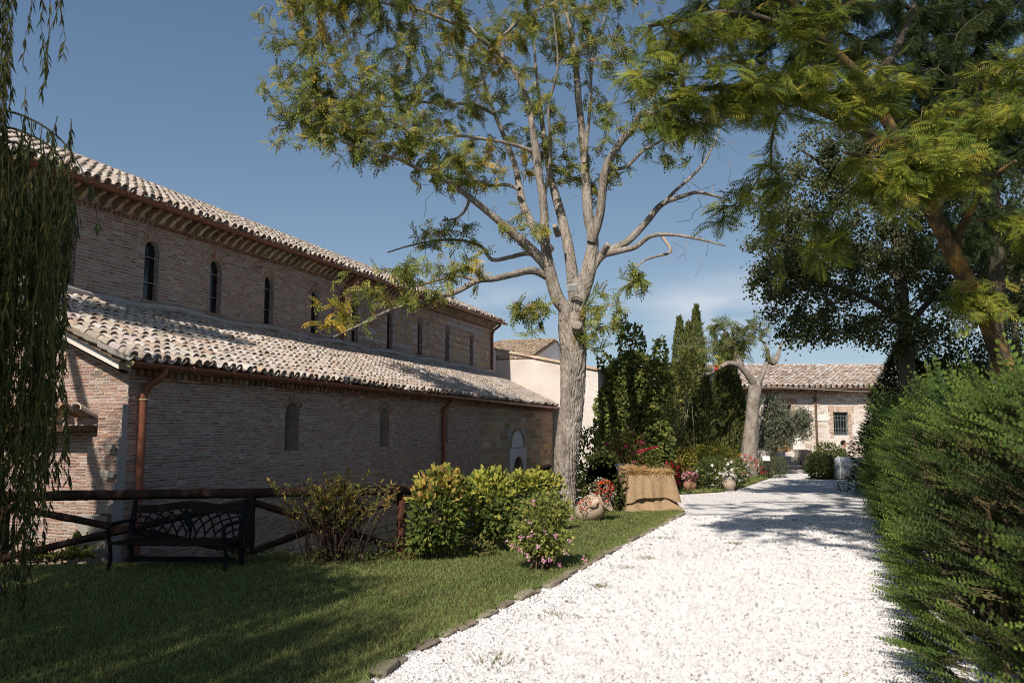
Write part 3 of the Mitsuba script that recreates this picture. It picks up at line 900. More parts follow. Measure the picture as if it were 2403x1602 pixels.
downpipe('church__downpipe', [(0.28, 0.36, 2.46), (0.28, 0.36, 2.40), (0.22, 0.30, 2.30), (0.12, 0.22, 2.2), (0.09, 0.20, 2.05), (0.09, 0.20, 1.5), (0.09, 0.20, 0.5), (0.09, 0.20, -1.25)], 0.052, [(0.09, 0.20, 2.02), (0.09, 0.20, 0.74)])
downpipe('church__downpipe', [(0.28, 11.15, 2.42), (0.28, 11.13, 2.36), (0.2, 11.05, 2.25), (0.12, 10.97, 2.12), (0.09, 10.95, 2.0), (0.09, 10.95, 0.5), (0.09, 10.95, -1.25)], 0.05, [(0.09, 10.95, 1.2)])
downpipe('church__downpipe', [(-1.99, 9.82, 5.68), (-2.0, 9.82, 5.58), (-2.3, 9.82, 5.4), (-2.37, 9.82, 5.2), (-2.37, 9.82, 4.4), (-2.37, 9.82, 3.84)], 0.045)
downpipe('church__downpipe', [(-1.99, 21.62, 5.82), (-2.0, 21.62, 5.72), (-2.3, 21.72, 5.55), (-2.37, 21.75, 5.4), (-2.37, 21.75, 4.5), (-2.37, 21.75, 3.84)], 0.05)
lab('church', 'long low brick church with tiled roofs, arched windows and copper gutters', 'church')
# ---------------------------------------------------------------- plastered annex across the end of the aisle
T0 = 22.42


def an_top(u):
    return 4.80 - 0.213 * (u + 2.40)


o = [(-2.45, -1.4), (2.07, -1.4), (2.07, an_top(2.07)), (-2.45, an_top(-2.45))]
m = trimesh.creation.extrude_polygon(Polygon(o), 5.5, engine='earcut')
MB().add(CH(np.c_[m.vertices[:, 0], m.vertices[:, 2] + T0, m.vertices[:, 1]]), m.faces).put('plastered_annex__wall', 'plaster', color=False)
MB().box((-3.0, 22.06, 3.2), (-2.43, T0 + 0.6, 4.83), (0.5, 0.45, 0.4), CH).put('plastered_annex__return_wall', 'plaster', color=False)
MB().box((-3.0, 22.0, 4.83), (-2.36, T0 + 0.02, 4.87), (0.40, 0.28, 0.2), CH).put('plastered_annex__coping')
# verge tiles along the sloping top
cv, cf = coppo(0.075, 0.09, 0.42, 0.014, 6)
for k, u in enumerate(np.arange(-2.35, 2.0, 0.34)):
    for row, dt in enumerate((-0.04, 0.16)):
        w = cv[:, [1, 0, 2]] * np.array([1, 1, 1])
        v = np.c_[w[:, 0] + u, w[:, 1] + T0 + dt + 0.03, w[:, 2] - 0.04 + 0.03 * row + an_top(0) - an_top(0) + an_top(u) - 0.213 * w[:, 0] + 0.02]
        MB().add(CH(v), cf[:, ::-1], pick(RED_TILE, 1)[0]).put('plastered_annex__verge_tile')
# transept block above, its ridge across the church
ub = -0.90
prof = [(T0 + 0.05, 3.0), (T0 + 7.7, 3.0), (T0 + 7.7, 4.45), (T0 + 3.87, 5.50), (T0 + 0.05, 4.40)]
m = trimesh.creation.extrude_polygon(Polygon(prof), 6.0, engine='earcut')
MB().add(CH(np.c_[m.vertices[:, 2] + ub - 6.0, m.vertices[:, 0], m.vertices[:, 1]]), m.faces).put('plastered_annex__transept_wall', 'plaster', color=False)
rtop, reave = np.array([0, T0 + 3.87, 5.56]), np.array([0, T0 - 0.02, 4.44])
rd = unit(reave - rtop)
rl = np.linalg.norm(reave - rtop)
slab('plastered_annex__roof', [rtop + [ub - 6.2, 0, 0], reave + [ub - 6.2, 0, 0], reave + [ub + 0.05, 0, 0], rtop + [ub + 0.05, 0, 0]], 0.05, CH)
tile_roof('plastered_annex__roof', rtop + [ub - 2.7, 0, 0], UAX, rd, unit(np.cross(UAX, rd)) * np.sign(np.cross(UAX, rd)[2]), 2.85, rl, 0.21, 0.34, CH, 60, RED_TILE + [(0.52, 0.44, 0.36)], None)
slab('plastered_annex__roof_far_slope', [rtop + [ub - 6.2, 0.02, 0.04], [ub - 6.2, T0 + 7.8, 4.45], [ub + 0.05, T0 + 7.8, 4.45], rtop + [ub + 0.05, 0.02, 0.04]], 0.06, CH, col=(0.45, 0.3, 0.2))
lab('plastered_annex', 'pale pink plastered annex with sloping tiled top at the far end of the church', 'building')

# ---------------------------------------------------------------- stone house at the end of the path
HY, HX0, HX1, HG = 33.6, 9.6, 27.0, -0.22


def HW(v):
    """House frame (x right, depth behind the facade, z) to world."""
    v = np.asarray(v, float)
    return np.c_[v[..., 0], HY + v[..., 1], v[..., 2]]


openings = [(10.85, 0.60, 11.75, 2.55), (13.50, 1.28, 14.12, 2.24)]
poly = Polygon([(HX0, -0.8), (HX1, -0.8), (HX1, 3.28), (HX0, 3.28)])
for x0, z0, x1, z1 in openings:
    poly = poly.difference(sbox(x0, z0, x1, z1))
m = trimesh.creation.extrude_polygon(poly, 0.5, engine='earcut')
MB().add(HW(np.c_[m.vertices[:, 0], m.vertices[:, 2], m.vertices[:, 1]]), m.faces).put('stone_house__wall', 'plaster', color=False)
prof = Polygon([(0.0, -0.8), (8.4, -0.8), (8.4, 3.28), (4.2, 4.4), (0.0, 3.28)])
for x in (HX0 + 0.002, HX1 - 0.402):
    m = trimesh.creation.extrude_polygon(prof, 0.4, engine='earcut')
    MB().add(HW(np.c_[m.vertices[:, 2] + x, m.vertices[:, 0] + 0.5, m.vertices[:, 1]]), m.faces).put('stone_house__gable_wall', 'mortar', color=False)
STONE = [(0.62, 0.54, 0.48), (0.68, 0.62, 0.57), (0.58, 0.48, 0.41), (0.70, 0.66, 0.62), (0.52, 0.41, 0.33)]
P = Pieces((0, HY, 0), (1, 0, 0), (0, -1, 0), lambda v: v)
z = -0.5
while z < 3.05:
    h = R.uniform(0.09, 0.16)
    s = 9.7
    while s < 19:
        e = s + R.uniform(0.12, 0.36)
        bad = any(e > x0 - 0.28 and s < x1 + 0.28 and z + h > z0 - 0.14 and z < z1 + 0.30 for x0, z0, x1, z1 in openings)
        if not bad and R.random() > 0.16:
            sh = R.normal(0, 0.02, (4, 2))
            cc = np.array([(s + 0.012, z + 0.01), (e - 0.012, z + 0.01), (e - 0.012, z + h - 0.008), (s + 0.012, z + h - 0.008)]) + sh * [1, 0.5]
            P.add(0, 0, 0, 0.1, -0.02, R.uniform(0.004, 0.035), pick(STONE, 1, [0.3, 0.3, 0.2, 0.12, 0.08], 0.08)[0], 0.006, cc)
        s = e
    z += h
P.put('stone_house__wall', 'stone', 260, 'rubble_stones')
P = Pieces((0, HY, 0), (1, 0, 0), (0, -1, 0), lambda v: v)
HB = [(0.56, 0.42, 0.33), (0.60, 0.49, 0.40), (0.50, 0.36, 0.28)]
for x0, z0, x1, z1 in openings:
    for zz in np.arange(max(z0 - 0.12, 0.62), z1 + 0.26, 0.065):
        for sx in (-1, 1):
            e0 = x0 if sx < 0 else x1
            L = R.uniform(0.12, 0.26)
            P.add(min(e0, e0 + sx * L), max(e0, e0 + sx * L), zz, zz + 0.055, -0.02, 0.02, pick(HB, 1)[0], 0.003)
    for xx in np.arange(x0 - 0.22, x1 + 0.2, 0.068):
        P.add(xx, xx + 0.058, z1 + 0.005, z1 + 0.25, -0.02, 0.024, pick(HB, 1)[0], 0.003)
for xx in np.arange(9.7, 19.0, 0.25):
    for r in range(3):
        P.add(xx + 0.1 * (r % 2), xx + 0.24 + 0.1 * (r % 2), 2.98 + r * 0.065, 3.035 + r * 0.065, -0.02, 0.03 + 0.02 * r, pick(HB, 1)[0], 0.003)
P.put('stone_house__wall', 'brick', 70, 'brick_trim')
# barred window
x0, z0, x1, z1 = openings[1]
MB().box((x0 - 0.05, 0.22, z0 - 0.05), (x1 + 0.05, 0.24, z1 + 0.05), (0.02, 0.02, 0.02), HW).put('stone_house__window__pane', 'dark_glass', color=False)
fr = MB()
for a, b in (((x0, 0.16, z0), (x0 + 0.06, 0.21, z1)), ((x1 - 0.06, 0.16, z0), (x1, 0.21, z1)), ((x0 + 0.06, 0.16, z0), (x1 - 0.06, 0.21, z0 + 0.06)), ((x0 + 0.06, 0.16, z1 - 0.06), (x1 - 0.06, 0.21, z1))):
    fr.box(a, b, (0.10, 0.12, 0.12), HW)
fr.put('stone_house__window__frame')
for xx in np.linspace(x0 + 0.08, x1 - 0.08, 5):
    MB().box((xx - 0.011, 0.03, z0), (xx + 0.011, 0.052, z1 - 0.11), (0.13, 0.15, 0.16), HW).put('stone_house__window__bar')
for zz in (z0 + 0.10, z0 + 0.26, z0 + 0.62, z0 + 0.78):
    MB().box((x0 - 0.02, 0.024, zz), (x1 + 0.02, 0.03, zz + 0.03), (0.13, 0.15, 0.16), HW).put('stone_house__window__bar')
# doorway: white jamb, dark door with an orange lower panel
x0, z0, x1, z1 = openings[0]
MB().box((x1, -0.03, 0.62), (x1 + 0.34, 0.02, 2.1), (0.78, 0.76, 0.74), HW, 0.01).put('stone_house__door_jamb')
MB().box((x0, 0.3, z0), (x1, 0.35, z1), (0.07, 0.06, 0.06), HW).put('stone_house__door')
MB().box((x0 + 0.2, 0.20, z0 + 0.02), (x1 - 0.06, 0.27, z0 + 0.42), (0.45, 0.25, 0.11), HW, 0.01).put('stone_house__door__lower_panel')
MB().box((12.80, -0.045, 1.87), (13.25, 0.01, 2.12), (0.80, 0.78, 0.76), HW, 0.008).put('stone_house__plaque')
for k in range(5):
    y1 = -0.02 - 0.28 * (4 - k)
    MB().box((10.3, y1 - 0.30, HG - 0.1), (11.72, -0.02 if k == 4 else y1 + 0.02, HG + 0.163 * (k + 1)), vary((0.62, 0.58, 0.54), 1, 0.06)[0], HW, 0.015).put('stone_house__step')
P = Pieces((11.76, HY - 1.42, 0), (1, 0, 0), (0, -1, 0), lambda v: v)
MB().box((11.76, -1.40, HG - 0.1), (12.02, -0.03, 0.70), (0.6, 0.45, 0.35), HW).put('stone_house__step_wall', 'mortar', color=False)
for r in range(13):
    cuts = [0, 0.13, 0.26] if r % 2 else [0, 0.26]
    for a0, a1 in zip(cuts[:-1], cuts[1:]):
        P.add(a0 + 0.005, a1 - 0.005, HG + r * 0.069 + 0.005, HG + r * 0.069 + 0.062, -0.02, 0.012, pick(HB, 1)[0], 0.003)
P.put('stone_house__step_wall', 'brick', 24, 'bricks')
# roof
ht, he = np.array([0, HY + 4.25, 4.46]), np.array([0, HY - 0.55, 3.24])
hd_, hl = unit(he - ht), np.linalg.norm(he - ht)
ident = lambda v: v  # noqa: E731
slab('stone_house__roof', [ht + [HX0 - 0.3, 0, 0], he + [HX0 - 0.3, 0, 0], he + [HX1 + 0.3, 0, 0], ht + [HX1 + 0.3, 0, 0]], 0.06, ident)
slab('stone_house__roof_far_slope', [ht + [HX0 - 0.3, 0.02, 0], [HX0 - 0.3, HY + 9.0, 3.25], [HX1 + 0.3, HY + 9.0, 3.25], ht + [HX1 + 0.3, 0.02, 0]], 0.06, ident, col=(0.45, 0.32, 0.24))
HT = [(0.52, 0.43, 0.37), (0.58, 0.51, 0.46), (0.46, 0.36, 0.30), (0.62, 0.58, 0.55), (0.40, 0.31, 0.26)]
tile_roof('stone_house__roof', ht + [HX0 - 0.3, 0, 0], (1, 0, 0), hd_, unit(np.cross((1, 0, 0), hd_)) * np.sign(np.cross((1, 0, 0), hd_)[2]), 11.0, hl, 0.225, 0.36, ident, 160, HT, None, rough=0.6)
for x in np.arange(HX0, 20, 0.62):
    MB().box((x, -0.5, 3.12), (x + 0.09, 0.05, 3.20), (0.11, 0.07, 0.05), HW).put('stone_house__rafter')
for x in np.arange(HX0 - 0.3, 21, 0.36):
    v = coppo(0.09, 0.105, 0.4, 0.015, 6)[0]
    MB().add(np.c_[v[:, 1] + x, v[:, 0] + HY + 4.25, v[:, 2] + 4.50], cf[:, ::-1], pick(HT, 1)[0]).put('stone_house__roof__ridge_tile')
a = np.linspace(np.pi, 2 * np.pi, 9)
gp_ = [(math.cos(x) * 0.07, math.sin(x) * 0.07) for x in a] + [(math.cos(x) * 0.064, math.sin(x) * 0.064) for x in a[::-1]]
m = trimesh.creation.extrude_polygon(Polygon(gp_), HX1 - HX0 + 0.5, engine='earcut')
MB().add(HW(np.c_[m.vertices[:, 2] + HX0 - 0.25, m.vertices[:, 0] - 0.60, m.vertices[:, 1] + 3.22]), m.faces, (0.13, 0.08, 0.06)).put('stone_house__gutter', 'satin')
p, _ = spline([(12.70, HY - 0.58, 3.16), (12.72, HY - 0.40, 3.06), (12.74, HY - 0.10, 2.9), (12.75, HY - 0.07, 2.6), (12.75, HY - 0.07, 1.0), (12.75, HY - 0.07, HG)], 0.15)
MB().tube(p, 0.05, 10, (0.13, 0.08, 0.06)).put('stone_house__downpipe', 'satin', True)
lab('stone_house', 'sunlit stone house with tiled roof and barred window at the end of the path', 'house')
p, _ = spline([(9.25, 29.8, 3.15), (12.5, 28.0, 2.86), (15.5, 26.5, 2.75), (18.5, 25.0, 2.85)], 0.3)
MB().tube(p, 0.016, 6, (0.32, 0.29, 0.26)).put('overhead_cable')
lab('overhead_cable', 'thin grey cable strung across in front of the stone house', 'cable')

# ---------------------------------------------------------------- timber fence along the edge of the lawn
WOOD = (0.05, 0.03, 0.024)


def round_bar(key, p0, p1, r, col=WOOD):
    p, _ = spline([p0, (np.asarray(p0) * 0.5 + np.asarray(p1) * 0.5) + R.normal(0, 0.006, 3), p1], 0.2)
    mb = MB().tube(p, r * (1 + R.normal(0, 0.03, len(p))), 12, col, nz=0.35, seed=int(R.integers(99)))
    v = np.vstack(mb.v)
    mb.c = [np.asarray(col) * (0.6 + 0.8 * meshkit.fbm(v * np.array([3, 14, 14]), 3)[:, None])]
    return mb.put(key, smooth=True)


FENCE = [(-9.9, 10.1), (-6.35, 10.12), (-3.43, 10.62), (-1.50, 10.95), (0.0, 13.75), (0.72, 16.3)]
top = [0.78, 0.77, 0.77, 0.78, 0.80, 0.82]
for k, (x, y) in enumerate(FENCE):
    round_bar('wooden_fence__post', gp(x, y, -0.3), (x, y, top[k] + 0.0), 0.062, (0.11, 0.05, 0.036) if k == 3 else WOOD)  # one post lighter and redder, sunlight put into its colour
for k in range(len(FENCE) - 1):
    (xa, ya), (xb, yb) = FENCE[k], FENCE[k + 1]
    d = unit(np.array([xb - xa, yb - ya]))
    o_ = np.array([d[1], -d[0]])
    za, zb = ground_z(xa, ya), ground_z(xb, yb)
    round_bar('wooden_fence__rail', (xa - d[0] * 0.15, ya - d[1] * 0.15, top[k] + 0.005), (xb + d[0] * 0.12, yb + d[1] * 0.12, top[k + 1] + 0.008), 0.062)
    for s, (z0, z1) in ((0.0, (top[k] - 0.12, zb + 0.08)), (0.06, (za + 0.08, top[k + 1] - 0.10))):
        a0, a1 = np.array([xa, ya]) + d * 0.06 + o_ * s, np.array([xb, yb]) - d * 0.06 + o_ * s
        round_bar('wooden_fence__brace', (*a0, z0), (*a1, z1), 0.045)
lab('wooden_fence', 'dark brown rustic timber fence with crossed braces along the lawn edge', 'fence')

# ---------------------------------------------------------------- garden bench
BX, BY, BZ, BR = -4.02, 9.86, float(ground_z(0, 9.7)) - 0.07, math.radians(176)


def BW(v):
    v = np.asarray(v, float)
    return np.c_[BX + v[:, 0] * math.cos(BR) - v[:, 1] * math.sin(BR), BY + v[:, 0] * math.sin(BR) + v[:, 1] * math.cos(BR), BZ + v[:, 2]]


IRON, SLAT = (0.022, 0.022, 0.024), (0.032, 0.024, 0.02)
W2 = 0.70
key = uniq('garden_bench')
# seen from behind: the back stands nearest, leaning a little towards the viewer
lean = lambda z: -0.10 - 0.24 * (z - 0.36)  # noqa: E731
x = np.linspace(-W2, W2, 41)
crest = 0.78 + 0.055 * np.exp(-(x / 0.34)**2)
mb = MB()
for i in range(40):
    for (xa, za), (xb, zb) in (((x[i], crest[i]), (x[i + 1], crest[i + 1])),):
        v = [[xa, lean(za - 0.09), za - 0.095], [xb, lean(zb - 0.09), zb - 0.095], [xb, lean(zb), zb], [xa, lean(za), za]]
        w = [[p[0], p[1] - 0.035, p[2]] for p in v]
        mb.add(BW(v + w), [[3, 2, 1, 0], [4, 5, 6, 7], [3, 7, 6, 2], [0, 1, 5, 4]], SLAT)
mb.put('garden_bench__top_rail')
MB().box((-W2, lean(0.40) - 0.035, 0.30), (W2, lean(0.40), 0.405), SLAT, BW, 0.008).put('garden_bench__bottom_rail')
for s in (-1, 1):
    p = BW(np.array([[s * W2, lean(0.84), 0.86], [s * W2, lean(0.6), 0.6], [s * W2, lean(0.4), 0.36], [s * W2, -0.16, 0.15], [s * W2, -0.24, 0.0]]))
    MB().tube(p, [0.03, 0.038, 0.042, 0.034, 0.03], 8, IRON).put('garden_bench__leg')
    p = BW(np.array([[s * W2, 0.36, 0.0], [s * W2, 0.30, 0.2], [s * W2, 0.33, 0.40], [s * W2, 0.38, 0.52], [s * W2, 0.34, 0.60], [s * W2, 0.10, 0.61], [s * W2, lean(0.6), 0.60]]))
    p, _ = spline(p, 0.04)
    MB().tube(p, 0.024, 8, IRON).put('garden_bench__arm')
# lattice of crossing arcs in the back panel
mb = MB()
for s in (-1, 1):
    for r in np.arange(0.12, 1.5, 0.118):
        a = np.linspace(0, np.pi / 2, 26)
        px, pz = s * (W2 - r * np.cos(a)), 0.36 + 0.62 * r * np.sin(a)
        ok = (np.abs(px) < W2 - 0.02) & (pz < 0.70 + 0.045 * np.exp(-(px / 0.34)**2)) & (pz > 0.40)
        for part in np.split(np.arange(26), np.where(np.diff(ok.astype(int)) != 0)[0] + 1):
            if ok[part].all() and len(part) > 1:
                mb.tube(BW(np.c_[px[part], lean(pz[part]) - 0.016 - 0.006 * s, pz[part]]), 0.0125, 5, IRON)
mb.put('garden_bench__lattice')
MB().tube(BW(np.array([[-0.02, -0.2, 0.4], [-0.03, -0.19, 0.5], [0.0, -0.185, 0.58], [0.03, -0.18, 0.68], [0.03, -0.18, 0.74]])), [0.012, 0.02, 0.05, 0.04, 0.02], 8, IRON).put('garden_bench__medallion')
for k in range(5):
    MB().box((-W2, lean(0.4) + 0.02 + k * 0.092, 0.375), (W2, lean(0.4) + 0.10 + k * 0.092, 0.402), SLAT, BW, 0.006).put('garden_bench__seat_slat')
MB().box((-W2, 0.02, 0.14), (W2, 0.06, 0.20), IRON, BW, 0.006).put('garden_bench__stretcher')
lab('garden_bench', 'dark garden bench with arched lattice back in shade before the fence', 'bench')
# ---------------------------------------------------------------- trees: skeletons in metres
CENTRAL = {
    'trunk': [(1.09, 17.5, -0.22), (1.15, 17.5, 0.52), (1.23, 17.5, 1.46), (1.31, 17.5, 2.41), (1.35, 17.5, 3.37), (1.36, 17.5, 4.14), (1.34, 17.5, 4.34)],
    'l1': [(1.3, 17.5, 4.14), (1.01, 17.44, 4.48), (0.84, 17.39, 5.1), (0.73, 17.33, 5.68), (0.7, 17.27, 6.5), (0.6, 17.21, 7.23), (0.51, 17.16, 7.9), (0.36, 17.1, 8.78), (0.14, 17.04, 9.37), (-0.15, 16.99, 9.79), (-0.54, 16.93, 10.1), (-0.87, 16.87, 10.37), (-1.16, 16.81, 10.75), (-1.4, 16.76, 11.35), (-1.55, 16.7, 11.83)],
    'l2': [(0.74, 17.5, 5.72), (0.54, 17.65, 6.05), (0.29, 17.8, 6.6), (0.17, 17.95, 7.15), (0.07, 18.1, 7.72), (-0.16, 18.25, 8.41), (-0.42, 18.4, 9.11), (-0.64, 18.55, 9.83), (-0.81, 18.7, 10.56)],
    'l3': [(0.84, 17.5, 5.12), (0.48, 17.32, 5.48), (0.04, 17.14, 5.85), (-0.43, 16.96, 6.22), (-0.9, 16.78, 6.55), (-1.31, 16.6, 6.81), (-1.62, 16.42, 6.97), (-2.01, 16.24, 7.05), (-2.49, 16.06, 7.22), (-3.0, 15.88, 7.3), (-3.5, 15.7, 7.46)],
    'l4': [(0.87, 17.5, 4.93), (0.47, 17.25, 5.05), (0.04, 17.0, 4.92), (-0.38, 16.75, 4.78), (-0.73, 16.5, 4.69), (-1.13, 16.25, 4.42), (-1.51, 16.0, 4.26), (-2.05, 15.75, 4.07), (-2.44, 15.5, 3.9), (-2.9, 15.25, 3.61), (-3.38, 15.0, 3.33)],
    'l5': [(0.75, 17.5, 5.42), (0.34, 17.63, 5.52), (-0.05, 17.77, 5.46), (-0.45, 17.9, 5.43), (-0.63, 18.03, 5.69), (-0.86, 18.17, 5.87), (-1.28, 18.3, 5.99), (-1.8, 18.43, 6.0), (-2.43, 18.57, 5.91), (-2.97, 18.7, 5.78)],
    'l6': [(1.4, 17.5, 4.44), (1.28, 17.73, 5.62), (1.16, 17.95, 6.38), (1.02, 18.18, 7.01), (0.9, 18.4, 7.61), (0.78, 18.62, 8.55), (0.69, 18.85, 9.51), (0.59, 19.08, 10.63), (0.55, 19.3, 11.77)],
    'l7': [(1.39, 17.5, 4.19), (1.67, 17.55, 4.99), (1.81, 17.61, 5.79), (1.73, 17.66, 6.36), (1.71, 17.72, 6.88), (1.67, 17.77, 7.66), (1.62, 17.83, 8.46), (1.55, 17.88, 9.27), (1.48, 17.94, 10.36), (1.34, 17.99, 11.19), (1.19, 18.05, 11.99), (1.1, 18.1, 12.9)],
    'l8': [(1.77, 17.5, 5.77), (1.93, 17.35, 6.27), (2.0, 17.2, 6.82), (2.06, 17.05, 7.27), (2.33, 16.9, 7.76), (2.65, 16.75, 8.12), (2.79, 16.6, 8.36), (3.21, 16.45, 8.31), (3.42, 16.3, 8.64), (3.63, 16.15, 9.1), (3.79, 16.0, 9.66)],
    'l9': [(1.69, 17.5, 5.02), (1.93, 17.62, 5.4), (2.17, 17.75, 5.6), (2.63, 17.88, 5.85), (3.06, 18.0, 6.29), (3.49, 18.12, 6.79), (3.98, 18.25, 7.01), (4.42, 18.38, 7.15), (4.97, 18.5, 7.07)],
    'l10': [(2.13, 17.5, 5.49), (2.45, 17.3, 5.52), (2.71, 17.1, 5.55), (3.01, 16.9, 5.74), (3.44, 16.7, 5.72), (3.99, 16.5, 5.57), (4.44, 16.3, 5.39)],
    'l11': [(3.36, 17.5, 5.89), (3.5, 17.27, 5.49), (3.12, 17.05, 5.32), (2.84, 16.82, 5.19), (2.64, 16.6, 4.99)],
    'l12': [(-0.78, 17.5, 4.88), (-1.16, 17.38, 4.96), (-1.53, 17.26, 4.88), (-1.9, 17.14, 4.74), (-2.31, 17.02, 4.65), (-2.72, 16.9, 4.77)],
    'l13': [(0.52, 17.5, 7.83), (0.04, 17.35, 7.95), (-0.59, 17.2, 8.02), (-1.16, 17.05, 8.04), (-1.67, 16.9, 7.91), (-2.13, 16.75, 7.95), (-2.63, 16.6, 8.19), (-3.17, 16.45, 8.22), (-3.88, 16.3, 8.26)],
    'l14': [(-0.55, 17.5, 10.35), (-0.15, 17.26, 10.52), (0.24, 17.02, 10.78), (0.62, 16.78, 10.85), (0.99, 16.54, 10.9), (1.26, 16.3, 11.09)],
    'l15': [(-0.94, 17.5, 6.79), (-1.04, 17.63, 6.55), (-1.24, 17.77, 6.38), (-1.6, 17.9, 6.34)],
    'l16': [(0.17, 17.5, 6.97), (-0.15, 17.82, 7.17), (-0.72, 18.14, 7.24), (-1.09, 18.46, 7.63), (-1.48, 18.78, 7.9), (-2.1, 19.1, 8.17)],
    'l17': [(1.64, 17.5, 7.57), (1.8, 17.74, 8.95), (1.89, 17.98, 10.11), (2.08, 18.22, 10.88), (2.33, 18.46, 11.78), (2.53, 18.7, 12.59)],
    'l18': [(3.37, 17.5, 6.59), (3.73, 17.78, 7.0), (4.2, 18.06, 7.45), (4.59, 18.34, 7.91), (4.93, 18.62, 8.55), (5.18, 18.9, 9.09)],
    'l19': [(2.16, 17.5, 7.47), (2.52, 17.25, 7.39), (2.92, 17.0, 7.7), (3.3, 16.75, 7.85), (3.68, 16.5, 8.15)],
    'l20': [(-0.4, 17.5, 8.72), (-0.96, 17.82, 9.09), (-1.6, 18.14, 9.22), (-2.31, 18.46, 9.41), (-3.04, 18.78, 9.43), (-3.85, 19.1, 9.68)],
    'l21': [(-0.91, 17.5, 10.7), (-1.54, 17.25, 10.85), (-2.15, 17.0, 10.97), (-2.75, 16.75, 10.94), (-3.52, 16.5, 10.95)],
    'l22': [(0.7, 17.5, 6.56), (0.86, 17.12, 7.69), (0.8, 16.75, 8.54), (0.98, 16.38, 9.35), (0.87, 16.0, 10.33)],
}

ALBIZIA = {
    'trunk': [(6.85, 11.0, 2.37), (6.66, 10.91, 2.84), (6.47, 10.81, 3.25), (6.21, 10.72, 3.6), (5.99, 10.62, 3.94), (5.82, 10.53, 4.22), (5.65, 10.44, 4.49), (5.48, 10.34, 4.79), (5.22, 10.25, 5.21), (4.97, 10.16, 5.65), (4.71, 10.06, 6.0), (4.48, 9.97, 6.25), (4.17, 9.88, 6.5), (3.89, 9.78, 6.75), (3.62, 9.69, 7.02), (3.35, 9.59, 7.29), (3.05, 9.5, 7.58)],
    'b1': [(5.96, 11.0, 4.64), (6.07, 10.84, 4.94), (6.18, 10.68, 5.23), (6.26, 10.52, 5.55), (6.28, 10.36, 5.91), (6.31, 10.2, 6.45)],
    'b2': [(5.4, 10.6, 5.33), (4.89, 10.31, 5.47), (4.34, 10.03, 5.6), (3.81, 9.74, 5.66), (3.3, 9.46, 5.74), (2.76, 9.17, 5.69), (2.22, 8.89, 5.54), (1.83, 8.6, 5.31)],
    'b3': [(4.87, 10.4, 6.14), (5.21, 10.7, 6.59), (5.6, 11.0, 7.15), (5.97, 11.3, 7.78), (6.29, 11.6, 8.44)],
    'b4': [(6.2, 11.0, 4.02), (5.47, 10.4, 4.72), (4.81, 9.8, 4.82), (4.24, 9.2, 4.82), (3.7, 8.6, 4.68)],
    'b5': [(3.9, 9.8, 6.76), (3.43, 9.5, 6.63), (2.95, 9.2, 6.59), (2.5, 8.9, 6.48), (1.97, 8.6, 6.24), (1.5, 8.3, 6.0)],
    'b6': [(6.31, 10.6, 5.58), (6.33, 10.13, 5.64), (6.33, 9.67, 5.68), (6.32, 9.2, 5.65)],
    'b7': [(6.11, 10.8, 3.98), (5.97, 10.4, 4.24), (5.92, 10.0, 4.43), (5.92, 9.6, 4.68), (6.0, 9.2, 4.79)],
}

DARK = {
    'trunk': [(9.09, 15.0, 1.29), (9.18, 15.0, 3.54), (9.29, 15.0, 4.8), (9.3, 15.0, 6.08), (9.31, 15.0, 7.21), (9.23, 15.0, 8.26), (9.22, 15.0, 9.16), (9.28, 15.0, 10.06), (9.37, 15.0, 10.97)],
    'b1': [(9.3, 15.0, 6.08), (9.4, 14.73, 6.68), (9.45, 14.47, 6.76), (9.53, 14.2, 6.83)],
}

ROUND = {
    'trunk': [(9.46, 19.0, 1.19), (9.45, 19.0, 2.99), (9.43, 19.0, 4.04), (9.43, 19.0, 5.1), (9.39, 19.0, 5.9), (9.28, 19.0, 6.71), (9.1, 19.0, 7.53), (8.99, 19.0, 8.35)],
    'b1': [(9.43, 19.0, 4.04), (8.71, 18.8, 4.54), (7.86, 18.6, 4.87), (6.92, 18.4, 5.09), (6.1, 18.2, 5.31)],
    'b2': [(9.43, 19.0, 5.1), (8.84, 19.2, 5.79), (7.99, 19.4, 6.38), (7.11, 19.6, 6.87), (6.42, 19.8, 7.32)],
    'b3': [(9.39, 19.0, 5.9), (10.07, 19.2, 6.77), (10.64, 19.4, 7.38), (11.17, 19.6, 8.0)],
    'b4': [(9.51, 19.0, 4.04), (10.01, 18.8, 4.64), (10.6, 18.6, 5.03), (11.11, 18.4, 5.25)],
    'b5': [(9.28, 19.0, 6.71), (8.34, 18.83, 7.42), (7.55, 18.67, 7.91), (6.93, 18.5, 8.23)],
}

